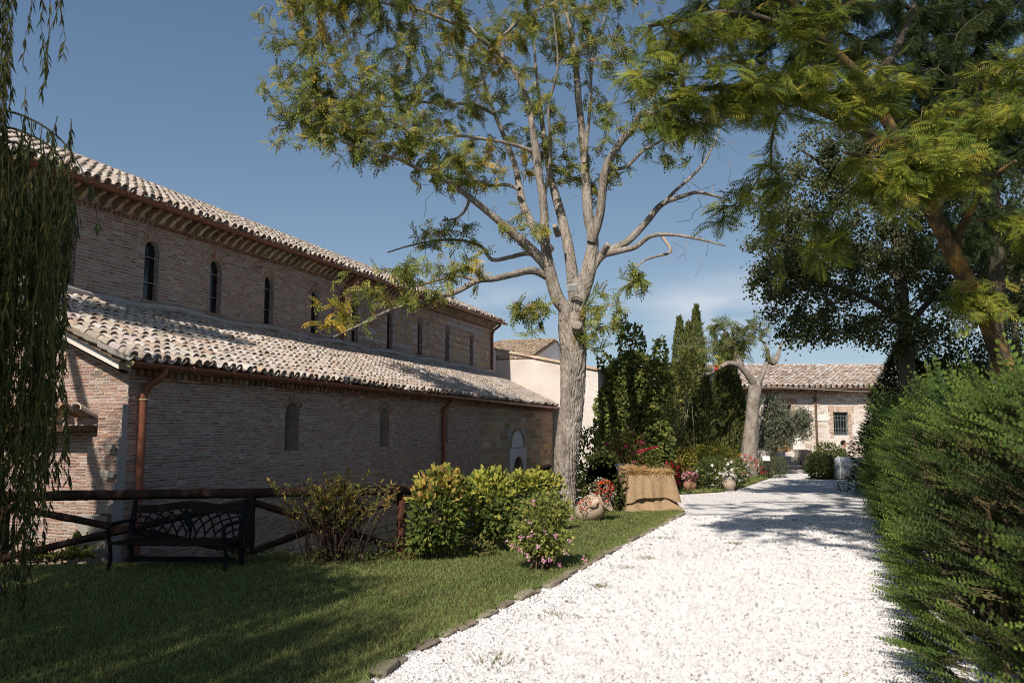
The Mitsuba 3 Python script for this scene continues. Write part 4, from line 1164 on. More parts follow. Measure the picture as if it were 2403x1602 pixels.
POLLARD = {
    'trunk': [(8.64, 29.5, -0.12), (8.75, 29.5, 1.02), (8.89, 29.5, 2.08), (8.97, 29.5, 2.72), (9.01, 29.5, 3.15)],
    'b1': [(9.01, 29.5, 3.15), (8.71, 29.35, 3.52), (8.35, 29.2, 3.86), (7.94, 29.05, 3.95), (7.63, 28.9, 3.83), (7.33, 28.75, 3.64), (6.97, 28.6, 3.52), (6.57, 28.45, 3.56), (6.23, 28.3, 3.4)],
    'b2': [(9.03, 29.5, 3.04), (9.32, 29.6, 3.59), (9.53, 29.7, 4.03), (9.63, 29.8, 4.37), (9.56, 29.9, 4.7), (9.38, 30.0, 4.94)],
    'b3': [(9.56, 29.7, 4.14), (9.83, 29.78, 4.04), (10.03, 29.85, 4.37), (10.17, 29.92, 4.71), (10.37, 30.0, 4.77)],
    'b4': [(8.39, 29.5, 3.91), (8.26, 29.58, 4.34), (8.07, 29.65, 4.79), (8.0, 29.72, 5.18), (7.86, 29.8, 5.46)],
    'b5': [(7.18, 29.0, 3.65), (7.04, 29.05, 3.98), (6.9, 29.1, 4.19)],
    'b6': [(8.49, 29.5, 3.85), (8.46, 29.7, 4.36), (8.36, 29.9, 4.92), (8.38, 30.1, 5.39)],
}


def bark_tube(key, pts, radii, sides=40, step=0.05, depth=0.03, lobes=9.0, stretch=0.22, bsdf='bark', flare=0.0, seed=0):
    """A trunk or limb with furrowed bark modelled into its surface."""
    p, f = spline(pts, step)
    r = np.interp(f, np.linspace(0, 1, len(radii)), radii)
    s = np.r_[0, np.cumsum(np.linalg.norm(np.diff(p, axis=0), axis=1))]
    if flare:
        r = r * (1 + flare * np.exp(-s / 0.35))
    t = unit(np.gradient(p, axis=0))
    a = np.zeros_like(p)
    ref = np.array([1.0, 0, 0]) if abs(t[0, 0]) < 0.9 else np.array([0, 1.0, 0])
    a[0] = unit(np.cross(t[0], ref))
    for i in range(1, len(p)):
        a[i] = unit(a[i - 1] - t[i] * (a[i - 1] @ t[i]))
    b = np.cross(t, a)
    g = np.arange(sides) * 2 * np.pi / sides
    G, S = np.meshgrid(g, s)
    tw = G + 0.35 * S + 0.9 * (meshkit.noise(np.stack([S * 1.3, 0 * S, 0 * S + seed], -1)) - 0.5)
    q = np.stack([np.cos(tw) * lobes / 3, np.sin(tw) * lobes / 3, S * stretch * lobes], -1)
    n1 = meshkit.noise(q * 1.0 + seed, 1)
    n2 = meshkit.noise(q * 2.3 + seed, 2)
    ridge = (1 - np.abs(2 * n1 - 1)) * 0.6 + (1 - np.abs(2 * n2 - 1)) * 0.4
    big = meshkit.noise(np.stack([np.cos(G) * 1.1, np.sin(G) * 1.1, S * 1.1 + seed], -1), 3) - 0.5
    rr = r[:, None] * (1 + 0.28 * big) + depth * np.minimum(1, r[:, None] / 0.2) * (ridge - 0.55) * 2
    crack = np.maximum((1 - np.abs(2 * n1 - 1)) ** 5, 0.7 * (1 - np.abs(2 * n2 - 1)) ** 6)
    rr = rr - 1.4 * depth * np.minimum(1, r[:, None] / 0.2) * crack
    v = p[:, None] + rr[..., None] * (np.cos(g)[None, :, None] * a[:, None] + np.sin(g)[None, :, None] * b[:, None])
    i, j = np.meshgrid(np.arange(len(p) - 1), np.arange(sides), indexing='ij')
    qd = np.stack([i * sides + j, i * sides + (j + 1) % sides, (i + 1) * sides + (j + 1) % sides, (i + 1) * sides + j], -1).reshape(-1, 4)
    mb = MB().add(v.reshape(-1, 3), qd)
    j = np.arange(sides)
    e = len(p) * sides
    mb.add(np.vstack([v[-1], p[-1:] + t[-1:] * r[-1] * 0.4]), np.stack([j, (j + 1) % sides, 0 * j + sides], 1))
    return mb.put(key, bsdf, True, color=False), p, r


def blob_points(blobs, rng=R, hollow=0.45):
    out = []
    for x, y, z, rx, ry, rz, n in blobs:
        d = unit(rng.normal(size=(n, 3)))
        rad = (hollow + (1 - hollow) * rng.random(n) ** 0.7)
        lump = 0.75 + 0.5 * meshkit.fbm(d * 1.6 + np.array([x, y, z]), 3, seed=2)
        out.append(np.array([x, y, z]) + d * (rad * lump)[:, None] * np.array([rx, ry, rz]))
    return np.vstack(out)


def grow(base, attr, seg=0.22, bow=0.10, wob=0.03, rng=R, lift=0.0):
    """Joins every attractor to the nearest wood already there by a bowed twig. Returns nodes, parents and the twig ends."""
    N = len(base)
    P = np.zeros((N + 40 * len(attr) + 10, 3))
    P[:N] = base
    par = np.full(len(P), -1)
    n = N
    ends = []
    best = np.min(np.linalg.norm(attr[:, None] - base[None], axis=2), axis=1)
    for k in np.argsort(best):
        A = attr[k]
        d2 = ((P[:n] - A) ** 2).sum(1)
        jn = int(np.argmin(d2))
        L = math.sqrt(d2[jn])
        m = int(np.clip(L / seg, 1, 38))
        side = rng.normal(0, bow, 3) * L + np.array([0, 0, lift * L])
        last = jn
        for i in range(1, m + 1):
            f = i / m
            P[n] = P[jn] + (A - P[jn]) * f + side * math.sin(math.pi * f) + (rng.normal(0, wob, 3) * seg if i < m else 0)
            par[n] = last
            last = n
            n += 1
        ends.append(last)
    return P[:n], par[:n], np.array(ends), N


def twig_mesh(mb, P, par, N, tip=0.004, rmax=0.05, col=(0.2, 0.17, 0.14), power=2.3, sides=4):
    n = len(P)
    w = np.zeros(n)
    kids = np.bincount(par[par >= 0], minlength=n)
    for i in range(n - 1, N - 1, -1):
        if kids[i] == 0:
            w[i] = tip**power
        if par[i] >= 0:
            w[par[i]] += max(w[i], tip**power)
    r = np.minimum(np.maximum(w, tip**power) ** (1 / power), rmax)
    i = np.arange(N, n)
    i = i[par[i] >= 0]
    a, b = P[par[i]], P[i]
    ra, rb = np.minimum(r[par[i]], r[i] * 1.25), r[i]
    t = unit(b - a)
    x = unit(np.cross(t, np.where(np.abs(t[:, 2:]) < 0.9, [0, 0, 1.0], [1.0, 0, 0])))
    y = np.cross(t, x)
    g = np.arange(sides) * 2 * np.pi / sides
    ring = np.cos(g)[None, :, None] * x[:, None] + np.sin(g)[None, :, None] * y[:, None]
    v = np.concatenate([a[:, None] + ra[:, None, None] * ring, b[:, None] + rb[:, None, None] * ring], 1)
    j = np.arange(sides)
    f = np.stack([j, (j + 1) % sides, (j + 1) % sides + sides, j + sides], 1)
    f = quads(f)
    ff = (f[None] + (np.arange(len(i)) * 2 * sides)[:, None, None]).reshape(-1, 3)
    mb.add(v.reshape(-1, 3), ff, np.repeat(vary(col, len(i), 0.15), 2 * sides, axis=0))
    return r


def leaf_spots(P, par, ends, N, per, back, rng=R):
    """Points on the last stretch of every twig, with the twig's direction there."""
    pos, dr_ = [], []
    for e in ends:
        chain = [e]
        while len(chain) < back and par[chain[-1]] >= N:
            chain.append(par[chain[-1]])
        q = P[chain]
        if len(q) < 2:
            q = np.vstack([q, P[par[e]]]) if par[e] >= 0 else np.vstack([q, q - [0, 0, 0.1]])
        for _ in range(per):
            k = rng.integers(0, len(q) - 1) if rng.random() > 0.35 else 0
            f = rng.random()
            pos.append(q[k] * (1 - f) + q[k + 1] * f)
            dr_.append(q[k] - q[k + 1])
    return np.array(pos), unit(np.array(dr_))


# leaf shapes, about one unit long along x
def pinnate(pairs=5, droop=0.28, L=0.30, w=0.145):
    v, f = [], []
    for k in range(pairs + 1):
        x = 0.12 + 0.80 * k / pairs
        z = -droop * x * x
        for s in ((-1, 1) if k < pairs else (0,)):
            d = np.array([0.35, s, -0.18]) if s else np.array([1.0, 0, -0.45])
            d = d / np.linalg.norm(d)
            n = np.cross(d, [0, 0, 1.0])
            n = n / np.linalg.norm(n)
            b = np.array([x, 0, z])
            i = len(v)
            v += [b, b + d * L * 0.5 + n * w / 2, b + d * L, b + d * L * 0.5 - n * w / 2]
            f.append([i, i + 1, i + 2, i + 3])
    return np.array(v), np.array(f)


def bipinnate(pairs=9, droop=0.30):
    v, f = [], []
    for k in range(pairs + 1):
        x = 0.10 + 0.85 * k / pairs
        z = -droop * x * x
        L = 0.36 * math.sin(math.pi * (0.22 + 0.66 * k / pairs)) + 0.06
        for s in ((-1, 1) if k < pairs else (0,)):
            d = np.array([0.55, s, -0.15]) if s else np.array([1.0, 0, -0.5])
            d = d / np.linalg.norm(d)
            n = np.cross(d, [0, 0, 1.0])
            n = n / np.linalg.norm(n)
            b = np.array([x, 0, z])
            i = len(v)
            dz = np.array([0, 0, -0.10 * L])
            v += [b, b + d * L * 0.45 + n * 0.030, b + d * L + dz, b + d * L * 0.45 - n * 0.030]
            f.append([i, i + 1, i + 2, i + 3])
    return np.array(v), np.array(f)


OVAL_V = np.array([[0, 0, 0], [0.35, 0.30, 0.06], [0.75, 0.22, 0.05], [1, 0, -0.06], [0.75, -0.22, 0.05], [0.35, -0.30, 0.06], [0.5, 0, 0.0]])
OVAL_F = np.array([[0, 6, 1], [1, 6, 2], [2, 6, 3], [3, 6, 4], [4, 6, 5], [5, 6, 0]])
LANCE_V = np.array([[0, 0, 0], [0.4, 0.10, 0.02], [1, 0, -0.08], [0.4, -0.10, 0.02]])
LANCE_F = np.array([[0, 1, 2, 3]])
DIAMOND_V = np.array([[0, 0, 0], [0.5, 0.34, 0.05], [1, 0, -0.05], [0.5, -0.34, 0.05]])
IVY_V = np.array([[0, 0, 0], [0.15, 0.42, 0.0], [0.55, 0.26, 0.05], [1, 0, -0.08], [0.55, -0.26, 0.05], [0.15, -0.42, 0], [0.4, 0, 0.06]])
PIN, BIP = pinnate(), bipinnate()

# ---- the large robinia on the lawn
tree = uniq('robinia_tree')
K = CENTRAL
_, p0, r0 = bark_tube(f'{tree}__trunk', [(1.06, 17.5, -0.55)] + K['trunk'], [0.335, 0.29, 0.27, 0.258, 0.258, 0.285, 0.31, 0.295], 150, 0.025, 0.05, 15, 0.13, flare=0.15, seed=3)
base = [p0[60:]]
thick = {'l1': (0.20, 0.13, 0.10, 0.085, 0.07, 0.05, 0.03), 'l2': (0.13, 0.10, 0.07, 0.045, 0.025), 'l3': (0.14, 0.105, 0.085, 0.06, 0.03, 0.02), 'l4': (0.11, 0.075, 0.06, 0.04, 0.02),
         'l5': (0.07, 0.05, 0.035, 0.02), 'l6': (0.17, 0.13, 0.08, 0.05, 0.03), 'l7': (0.24, 0.15, 0.11, 0.09, 0.06, 0.04), 'l8': (0.13, 0.11, 0.085, 0.05, 0.02), 'l9': (0.15, 0.10, 0.085, 0.06, 0.035),
         'l10': (0.085, 0.06, 0.04, 0.018)}
for n_, pts in K.items():
    if n_ == 'trunk':
        continue
    rr = thick.get(n_, (0.05, 0.035, 0.018))
    big = max(rr) > 0.09
    rr = tuple(0.86 * q for q in rr)
    _, p, r = bark_tube(f'{tree}__limb', pts, rr, 48 if big else 14, 0.035 if big else 0.08, 0.03 if big else 0.01, 10, 0.16, seed=int(R.integers(50)))
    base.append(p[:: 4 if big else 3])
# stubs of sawn limbs and a knot at the fork
for a_, b_, ra in (((0.86, 17.2, 5.5), (0.72, 17.05, 5.63), 0.09), ((1.02, 17.25, 5.85), (0.93, 17.0, 6.0), 0.07), ((1.42, 17.15, 3.75), (1.40, 16.98, 3.82), 0.12), ((2.0, 17.25, 5.45), (2.1, 17.05, 5.6), 0.08)):
    bark_tube(f'{tree}__limb_stub', [a_, b_], (ra, ra * 0.85), 20, 0.03, 0.02, 6, 0.3, seed=5)
base = np.vstack(base)
leafy = [(0.9, 17.2, 10.7, 1.2, 1.6, 0.9, 60), (2.5, 17, 10.8, 1.2, 1.5, 0.9, 55), (-4.6, 16.3, 8.3, 0.9, 1.0, 1.0, 80), (-4.5, 16.3, 10.2, 1.0, 1.2, 1.2, 90), (-3.6, 16.4, 8.9, 1.5, 1.7, 1.1, 170), (-2.7, 16.2, 10.7, 2.1, 2, 1.1, 210), (-1.5, 17, 9.3, 1.5, 2.1, 1.2, 150), (-2.9, 16.3, 7.7, 1.7, 1.5, 0.7, 150), (-1.3, 16.9, 7.3, 1.2, 1.4, 0.75, 110),
         (0, 17.4, 10.4, 1.5, 2, 1.2, 110), (0.3, 17.5, 8.5, 1.0, 1.7, 0.9, 60), (2.2, 17, 9.3, 1.5, 2, 1.4, 75), (3.3, 17, 8.3, 1.1, 1.5, 0.9, 42), (1.5, 18, 7.6, 1.4, 1.4, 0.8, 60),
         (-2, 16.5, 12.3, 3, 2.5, 1.0, 150), (1.5, 17.5, 12.4, 2.5, 2.5, 1.2, 110), (-2.3, 15.3, 4.4, 1.2, 0.7, 0.6, 50), (-3.3, 15, 3.65, 0.6, 0.4, 0.4, 12), (-1.3, 16.4, 5.0, 0.9, 0.7, 0.5, 30),
         (-1.6, 17.8, 6.0, 1.0, 0.7, 0.4, 30), (0.25, 16.9, 4.05, 0.55, 0.5, 0.45, 30), (1.95, 17, 3.9, 0.5, 0.5, 0.75, 32), (2.6, 17.0, 4.7, 0.5, 0.4, 0.35, 14), (0.2, 16.9, 6.0, 0.6, 0.6, 0.5, 14)]
att = blob_points(leafy, hollow=0.25)
P, par, ends, N = grow(base, att, 0.20, 0.12, 0.10)
bare = np.vstack([blob_points([(4.3, 18.2, 7.0, 1.1, 0.7, 0.7, 26), (3.9, 16.7, 5.4, 0.9, 0.6, 0.6, 18), (4.8, 18.4, 8.0, 0.8, 0.6, 0.8, 14), (1.6, 17.6, 10.5, 1.6, 1.2, 1.2, 30), (0.6, 17.2, 6.6, 1.6, 1.2, 0.9, 26), (-1.2, 17, 6.2, 1.2, 0.8, 0.5, 16)], hollow=0.3)])
P2, par2, ends2, N2 = grow(base, bare, 0.16, 0.16, 0.14)
mb = MB()
twig_mesh(mb, P, par, N, 0.0045, 0.035, (0.20, 0.165, 0.12))
twig_mesh(mb, P2, par2, N2, 0.0045, 0.03, (0.33, 0.29, 0.26))
lab(mb.put(f'{tree}__twigs'), kind='stuff')
pos, d = leaf_spots(P, par, ends, N, 7, 7)
n = len(pos)
M = frames(d + R.normal(0, 0.8, (n, 3)) + np.array([0, 0, -0.25]), np.array([-0.25, -0.6, 0.7]), roll=0.5)
ROB = [(0.17, 0.215, 0.060), (0.25, 0.275, 0.068), (0.33, 0.315, 0.075), (0.50, 0.40, 0.085), (0.27, 0.17, 0.09)]
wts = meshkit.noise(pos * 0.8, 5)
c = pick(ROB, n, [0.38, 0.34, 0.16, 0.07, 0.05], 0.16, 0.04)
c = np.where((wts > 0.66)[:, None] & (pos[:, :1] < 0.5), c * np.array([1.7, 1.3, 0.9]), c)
mb = MB()
scatter(mb, *PIN, pos, M, R.uniform(0.15, 0.27, n), c)
lab(mb.put(f'{tree}__crown', 'leaf'), kind='stuff')
lab(tree, 'tall old robinia with furrowed grey trunk forking into many limbs on the lawn', 'tree')

# ---- albizia leaning over the path from the right
tree = uniq('albizia_tree')
K = ALBIZIA
base = []
for n_, pts in K.items():
    rr = (0.17, 0.155, 0.14, 0.125, 0.11, 0.09, 0.07, 0.05, 0.03) if n_ == 'trunk' else (0.07, 0.05, 0.035, 0.02)
    if n_ == 'trunk':
        pts = [(7.3, 11.1, -0.15), (7.1, 11.05, 1.2)] + pts
    _, p, r = bark_tube(f'{tree}__trunk' if n_ == 'trunk' else f'{tree}__limb', pts, rr, 36 if n_ == 'trunk' else 16, 0.05, 0.012, 5, 0.4, 'bark_gold' if n_ in ('trunk', 'b4', 'b7') else 'bark_dark', seed=int(R.integers(50)))
    base.append(p[::3])
base = np.vstack(base)
fr = [(2.9, 8.8, 5.45, 0.95, 0.8, 0.38, 118), (1.95, 8.6, 5.1, 0.55, 0.55, 0.38, 34), (4.5, 9.2, 4.6, 0.5, 0.6, 0.55, 60), (5.1, 9.3, 4.7, 0.7, 0.7, 0.45, 80), (5.65, 9.6, 5.45, 0.7, 0.8, 0.42, 72), (2.2, 8.6, 6.05, 0.7, 0.7, 0.3, 44), (1.55, 8.6, 5.6, 0.45, 0.5, 0.28, 22), (6.2, 10.4, 3.2, 0.5, 0.6, 0.4, 30), (3.1, 10.2, 4.5, 0.7, 0.7, 0.7, 34), (3.9, 10.0, 3.9, 0.6, 0.6, 0.5, 24), (6.9, 10.0, 4.3, 0.5, 0.8, 0.7, 40), (6.6, 10.0, 6.3, 0.6, 0.8, 0.5, 40), (3.6, 9.4, 5.9, 0.7, 0.6, 0.3, 30), (4.3, 9.3, 5.7, 0.7, 0.5, 0.5, 50), (3.4, 8.9, 6.4, 0.7, 0.5, 0.3, 34)]
over = [(2.6, 7.6, 8.8, 2.8, 2.8, 0.8, 150), (5.0, 9.6, 8.9, 2.4, 2.4, 0.9, 150), (1.7, 4.0, 8.7, 2.0, 2.2, 0.7, 95)]
att = blob_points(fr + over, hollow=0.2)
P, par, ends, N = grow(base, att, 0.22, 0.10, 0.06, lift=0.10)
mb = MB()
twig_mesh(mb, P, par, N, 0.005, 0.045, (0.17, 0.12, 0.075))
lab(mb.put(f'{tree}__twigs'), kind='stuff')
pos, d = leaf_spots(P, par, ends, N, 7, 5)
n = len(pos)
dd = unit(d * np.array([1, 1, 0.4]) + R.normal(0, 0.7, (n, 3)) * np.array([1, 1, 0.5]) + np.array([-0.25, -0.35, -0.25]))
M = frames(dd, np.array([-0.25, -0.55, 0.75]), roll=0.3)
c = pick([(0.275, 0.32, 0.058), (0.36, 0.38, 0.07), (0.15, 0.21, 0.055), (0.50, 0.42, 0.09), (0.27, 0.18, 0.07)], n, [0.40, 0.26, 0.26, 0.06, 0.02], 0.12, 0.03)
mb = MB()
scatter(mb, *BIP, pos, M, R.uniform(0.15, 0.29, n), c)
lab(mb.put(f'{tree}__crown', 'leaf'), kind='stuff')
mb = MB()
q = pos[R.choice(n, 160, replace=False)]
scatter(mb, np.array([[0, -0.12, 0], [0, 0.12, 0], [0.6, 0.13, 0.02], [1, 0, 0], [0.6, -0.13, -0.02]]), np.array([[0, 1, 2], [0, 2, 4], [2, 3, 4]]), q, frames(np.tile([0, 0, -1.0], (160, 1)) + R.normal(0, 0.2, (160, 3)), np.array([0, 1.0, 0]), roll=1.0), R.uniform(0.08, 0.14, 160), pick([(0.50, 0.38, 0.14), (0.30, 0.17, 0.07)], 160))
lab(mb.put(f'{tree}__seed_pods', 'leaf'), kind='stuff')
lab(tree, 'leaning tree with golden brown trunk and feathery yellow green fronds above the hedge', 'tree')

# ---- slender dark trunk behind it
tree = uniq('slender_tree')
K = DARK
base = []
for n_, pts in K.items():
    pts = ([(9.05, 15.0, -0.15)] + pts) if n_ == 'trunk' else pts
    _, p, r = bark_tube(f'{tree}__{"trunk" if n_ == "trunk" else "limb"}', pts, (0.15, 0.14, 0.12, 0.10, 0.08) if n_ == 'trunk' else (0.05, 0.03, 0.02), 24, 0.08, 0.012, 5, 0.3, 'bark_dark', seed=7)
    base.append(p[::3])
for L_ in ([(9.2, 15.0, 6.6), (8.3, 14.4, 7.5), (7.0, 13.7, 8.0), (5.6, 13.4, 8.7), (4.2, 13.3, 9.1)], [(9.2, 15.0, 5.6), (8.4, 14.3, 6.4), (7.3, 13.7, 7.0), (6.4, 13.5, 7.4)], [(9.2, 15, 8.2), (7.6, 14.2, 9.3), (6.0, 13.6, 9.9)]):
    _, p, r = bark_tube(f'{tree}__limb', L_, (0.085, 0.05, 0.02), 18, 0.09, 0.01, 5, 0.3, 'bark_dark', seed=9)
    base.append(p[::3])
att = blob_points([(9.3, 15, 9.6, 1.3, 1.3, 1.6, 90), (9.8, 14.8, 7.3, 1.0, 1.0, 0.8, 50), (8.6, 15.2, 8.4, 0.8, 0.8, 0.7, 40), (9.9, 14.8, 5.2, 0.8, 0.8, 0.9, 50), (9.3, 15, 12, 2.0, 2.0, 1.2, 60), (5.5, 13.5, 8.6, 1.7, 1.3, 0.9, 130), (6.7, 13.5, 7.5, 1.4, 1.2, 0.9, 110), (5.4, 13.4, 9.6, 2.0, 1.5, 0.9, 120), (3.6, 13.3, 8.9, 1.0, 1.0, 0.7, 50), (7.6, 13.8, 8.9, 1.0, 1.0, 1.2, 90), (7.7, 13.8, 6.3, 0.8, 0.8, 0.6, 50), (8.8, 14.2, 7.6, 1.2, 0.9, 1.6, 120), (9.6, 14.5, 9.8, 1.2, 0.9, 1.2, 70), (8.4, 14.2, 5.2, 0.8, 0.7, 0.7, 50)], hollow=0.2)
P, par, ends, N = grow(np.vstack(base), att, 0.25, 0.12, 0.06)
mb = MB()
twig_mesh(mb, P, par, N, 0.006, 0.04, (0.13, 0.11, 0.09))
lab(mb.put(f'{tree}__twigs'), kind='stuff')
pos, d = leaf_spots(P, par, ends, N, 8, 5)
n = len(pos)
mb = MB()
scatter(mb, *BIP, pos, frames(d + R.normal(0, 0.7, (n, 3)) + [0, 0, -0.4], roll=0.4), R.uniform(0.2, 0.36, n), pick([(0.065, 0.10, 0.045), (0.095, 0.13, 0.05), (0.15, 0.17, 0.055)], n, [0.5, 0.38, 0.12]))  # darker greens put shade into the colour of these high fronds
lab(mb.put(f'{tree}__crown', 'leaf'), kind='stuff')
lab(tree, 'tall dark tree with a slender straight trunk behind the leaning golden one', 'tree')


def leafy_tree(key, K, base_pt, radii, blobs, per, leaf, size, cols, w, twig_col, seed, back=4, bark='bark_dark', thick=(0.36, 0.22, 0.09)):
    tree = uniq(key)
    base = []
    for n_, pts in K.items():
        pts = ([base_pt] + pts) if n_ == 'trunk' and base_pt is not None else pts
        _, p, r = bark_tube(f'{tree}__{"trunk" if n_ == "trunk" else "limb"}', pts, radii if n_ == 'trunk' else tuple(np.array(thick) * max(radii)), 36, 0.06, 0.018, 8, 0.2, bark, seed=seed)
        base.append(p[::3])
    P, par, ends, N = grow(np.vstack(base), blob_points(blobs, hollow=0.3), 0.22, 0.12, 0.08)
    mb = MB()
    twig_mesh(mb, P, par, N, 0.006, 0.06, twig_col)
    lab(mb.put(f'{tree}__twigs'), kind='stuff')
    pos, d = leaf_spots(P, par, ends, N, per, back)
    pos = pos + R.normal(0, 0.10, pos.shape)
    n = len(pos)
    mb = MB()
    scatter(mb, *leaf, pos, frames(d + R.normal(0, 1.0, (n, 3)), np.array([-0.25, -0.6, 0.7]), roll=0.8), R.uniform(*size, n), pick(cols, n, w, 0.15, 0.04))
    lab(mb.put(f'{tree}__crown', 'leaf'), kind='stuff')
    return tree


# ---- round-leaved tree beyond the hedge
t_ = leafy_tree('broadleaf_tree', ROUND, (9.5, 19.0, -0.2), (0.24, 0.2, 0.18, 0.13, 0.08, 0.05),
                [(7.4, 19, 6.5, 2.0, 1.8, 1.8, 390), (9.1, 19.5, 5.4, 1.8, 1.8, 1.4, 255), (6.5, 18.6, 5.0, 1.0, 1.1, 0.9, 135), (10.8, 19, 6.4, 2.0, 1.8, 2.0, 300), (8.2, 19, 8.2, 1.4, 1.4, 0.8, 135), (7.2, 18.4, 3.9, 1.2, 0.9, 0.5, 105), (9.3, 18.6, 3.8, 1.1, 0.9, 0.6, 90), (10.8, 19, 9.0, 2.0, 1.8, 1.2, 135), (12.2, 19, 4.6, 1.6, 1.6, 1.2, 165)],
                36, (OVAL_V * np.array([1, 1.35, 1]), OVAL_F), (0.05, 0.085), [(0.085, 0.11, 0.048), (0.135, 0.16, 0.07), (0.23, 0.24, 0.12), (0.28, 0.23, 0.11)], [0.45, 0.35, 0.15, 0.05], (0.10, 0.085, 0.07), 21)
lab(t_, 'dense dark round-leaved tree standing behind the golden leaning trunk', 'tree')

# ---- pollarded leaning tree near the house
t_ = leafy_tree('pollarded_tree', POLLARD, (8.60, 29.5, -0.4), (0.40, 0.33, 0.27, 0.24, 0.25),
                [(8.1, 29.6, 5.0, 1.25, 0.8, 0.75, 44), (7.3, 29.2, 4.5, 0.9, 0.6, 0.6, 26), (8.9, 29.6, 4.6, 0.7, 0.5, 0.7, 22), (6.4, 28.5, 4.2, 0.8, 0.6, 0.8, 34), (6.2, 28.2, 3.1, 0.5, 0.4, 0.4, 16), (9.4, 29.8, 5.4, 0.6, 0.5, 0.4, 10)],
                6, PIN, (0.22, 0.34), [(0.13, 0.17, 0.06), (0.18, 0.20, 0.07), (0.28, 0.24, 0.08)], [0.5, 0.38, 0.12], (0.36, 0.31, 0.27), 33, 5, 'bark', (0.36, 0.20, 0.07))
P, par, ends, N = grow(np.array(POLLARD['b2'] + POLLARD['b3'] + POLLARD['b1'][4:]), blob_points([(9.9, 29.9, 4.6, 0.6, 0.4, 0.5, 16), (9.3, 30, 5.1, 0.4, 0.4, 0.3, 8), (6.3, 28.3, 3.4, 0.6, 0.4, 0.5, 20)]), 0.14, 0.18, 0.14)
mb = MB()
twig_mesh(mb, P, par, N, 0.007, 0.03, (0.38, 0.33, 0.29))
lab(mb.put(f'{t_}__bare_twigs'), kind='stuff')
lab(t_, 'leaning pollarded tree with pale grey trunk and one arching limb before the house', 'tree')

# ---- olive beside the steps
OLIVE = {'trunk': [(10.05, 31.0, 0.2), (10.12, 31.0, 0.7), (10.3, 31.0, 1.3), (10.4, 31, 1.9)], 'b1': [(10.12, 31, 0.7), (10.6, 30.9, 1.2), (11.1, 30.9, 1.7)], 'b2': [(10.1, 31, 0.7), (9.9, 31.1, 1.2), (9.85, 31.1, 1.7)]}
t_ = leafy_tree('olive_tree', OLIVE, (10.0, 31.0, -0.3), (0.11, 0.09, 0.07, 0.05),
                [(10.2, 31, 1.85, 0.62, 0.6, 0.8, 190), (11.15, 30.9, 1.75, 0.45, 0.4, 0.62, 110), (9.95, 31, 1.1, 0.4, 0.4, 0.45, 70), (10.6, 31, 1.3, 0.4, 0.4, 0.5, 55), (10.1, 31, 2.6, 0.32, 0.3, 0.3, 30)],
                24, (LANCE_V * np.array([1, 1.5, 1]), LANCE_F), (0.09, 0.15), [(0.22, 0.24, 0.165), (0.30, 0.32, 0.235), (0.15, 0.17, 0.11)], None, (0.2, 0.17, 0.13), 41, 3)
lab(t_, 'small grey green olive tree at the foot of the stone house steps', 'tree')


# ---- cypresses: a thin stem and many upright sprays
def cypress(x, y, r, h, n, label, tops=((0, 0, 1.0),), cols=((0.105, 0.14, 0.05), (0.16, 0.185, 0.06), (0.22, 0.23, 0.08)), low=0.1):
    tree = uniq('cypress_tree')
    z0 = float(ground_z(x, y))
    MB().tube([(x, y, z0 - 0.1), (x, y, z0 + h * 0.5), (x, y, z0 + h * 0.93)], [0.12, 0.08, 0.02], 10, (0.16, 0.12, 0.09)).put(f'{tree}__trunk')
    pos, out = [], []
    for dx, dy, fr_ in tops:
        m = int(n * fr_ / sum(t[2] for t in tops))
        f = R.random(m) ** 0.85
        prof = np.where(f < 0.22, 0.70 + 0.30 * (f / 0.22), (1 - (f - 0.22) / 0.78) ** 0.72)
        a = R.uniform(0, 2 * np.pi, m)
        rr = r * (0.55 if len(tops) > 1 else 1.0) * prof * (0.5 + 0.5 * R.random(m) ** 0.4)
        hh = h * fr_
        z = z0 + low + f * (hh - low)
        k = 0.72 + 0.56 * meshkit.fbm(np.c_[np.cos(a) * 1.3 + dx * 3, np.sin(a) * 1.3, z * 1.5], 3, seed=8)
        pos.append(np.c_[x + dx * (0.6 + 0.4 * f) + np.cos(a) * rr * k, y + dy + np.sin(a) * rr * k, z])
        out.append(np.c_[np.cos(a) * 0.30, np.sin(a) * 0.30, np.full(m, 1.0)])
    pos, out = np.vstack(pos), np.vstack(out)
    m = len(pos)
    mb = MB()
    spray = (np.array([[0, 0, 0], [0.35, 0.17, 0.05], [1, 0.02, 0], [0.35, -0.17, -0.05], [0.7, 0.22, 0.12], [0.7, -0.2, -0.1]]), np.array([[0, 1, 2], [0, 2, 3], [0, 4, 1], [0, 3, 5]]))
    scatter(mb, *spray, pos, frames(out + R.normal(0, 0.28, (m, 3)), unit(out * [1, 1, 0] + 1e-6), roll=0.6), R.uniform(0.10, 0.24, m), pick(cols, m, None, 0.18, 0.04))
    lab(mb.put(f'{tree}__crown', 'leaf'), kind='stuff')
    lab(tree, label, 'cypress')


cypress(6.75, 30.2, 1.22, 6.35, 15000, 'broad cypress with three pointed tops beside the ivy mound', ((-0.35, 0, 0.93), (0.02, 0.1, 0.90), (0.30, -0.05, 1.0), (-0.58, 0.1, 0.62), (0.52, 0, 0.66), (0.0, -0.35, 0.7)))
cypress(8.55, 31.6, 0.82, 5.45, 9000, 'single pointed cypress just behind the pollarded trunk')
cypress(7.75, 33.4, 0.6, 3.2, 3000, 'short dark cypress in the gap between the two tall ones', cols=((0.045, 0.06, 0.03), (0.06, 0.08, 0.035)))

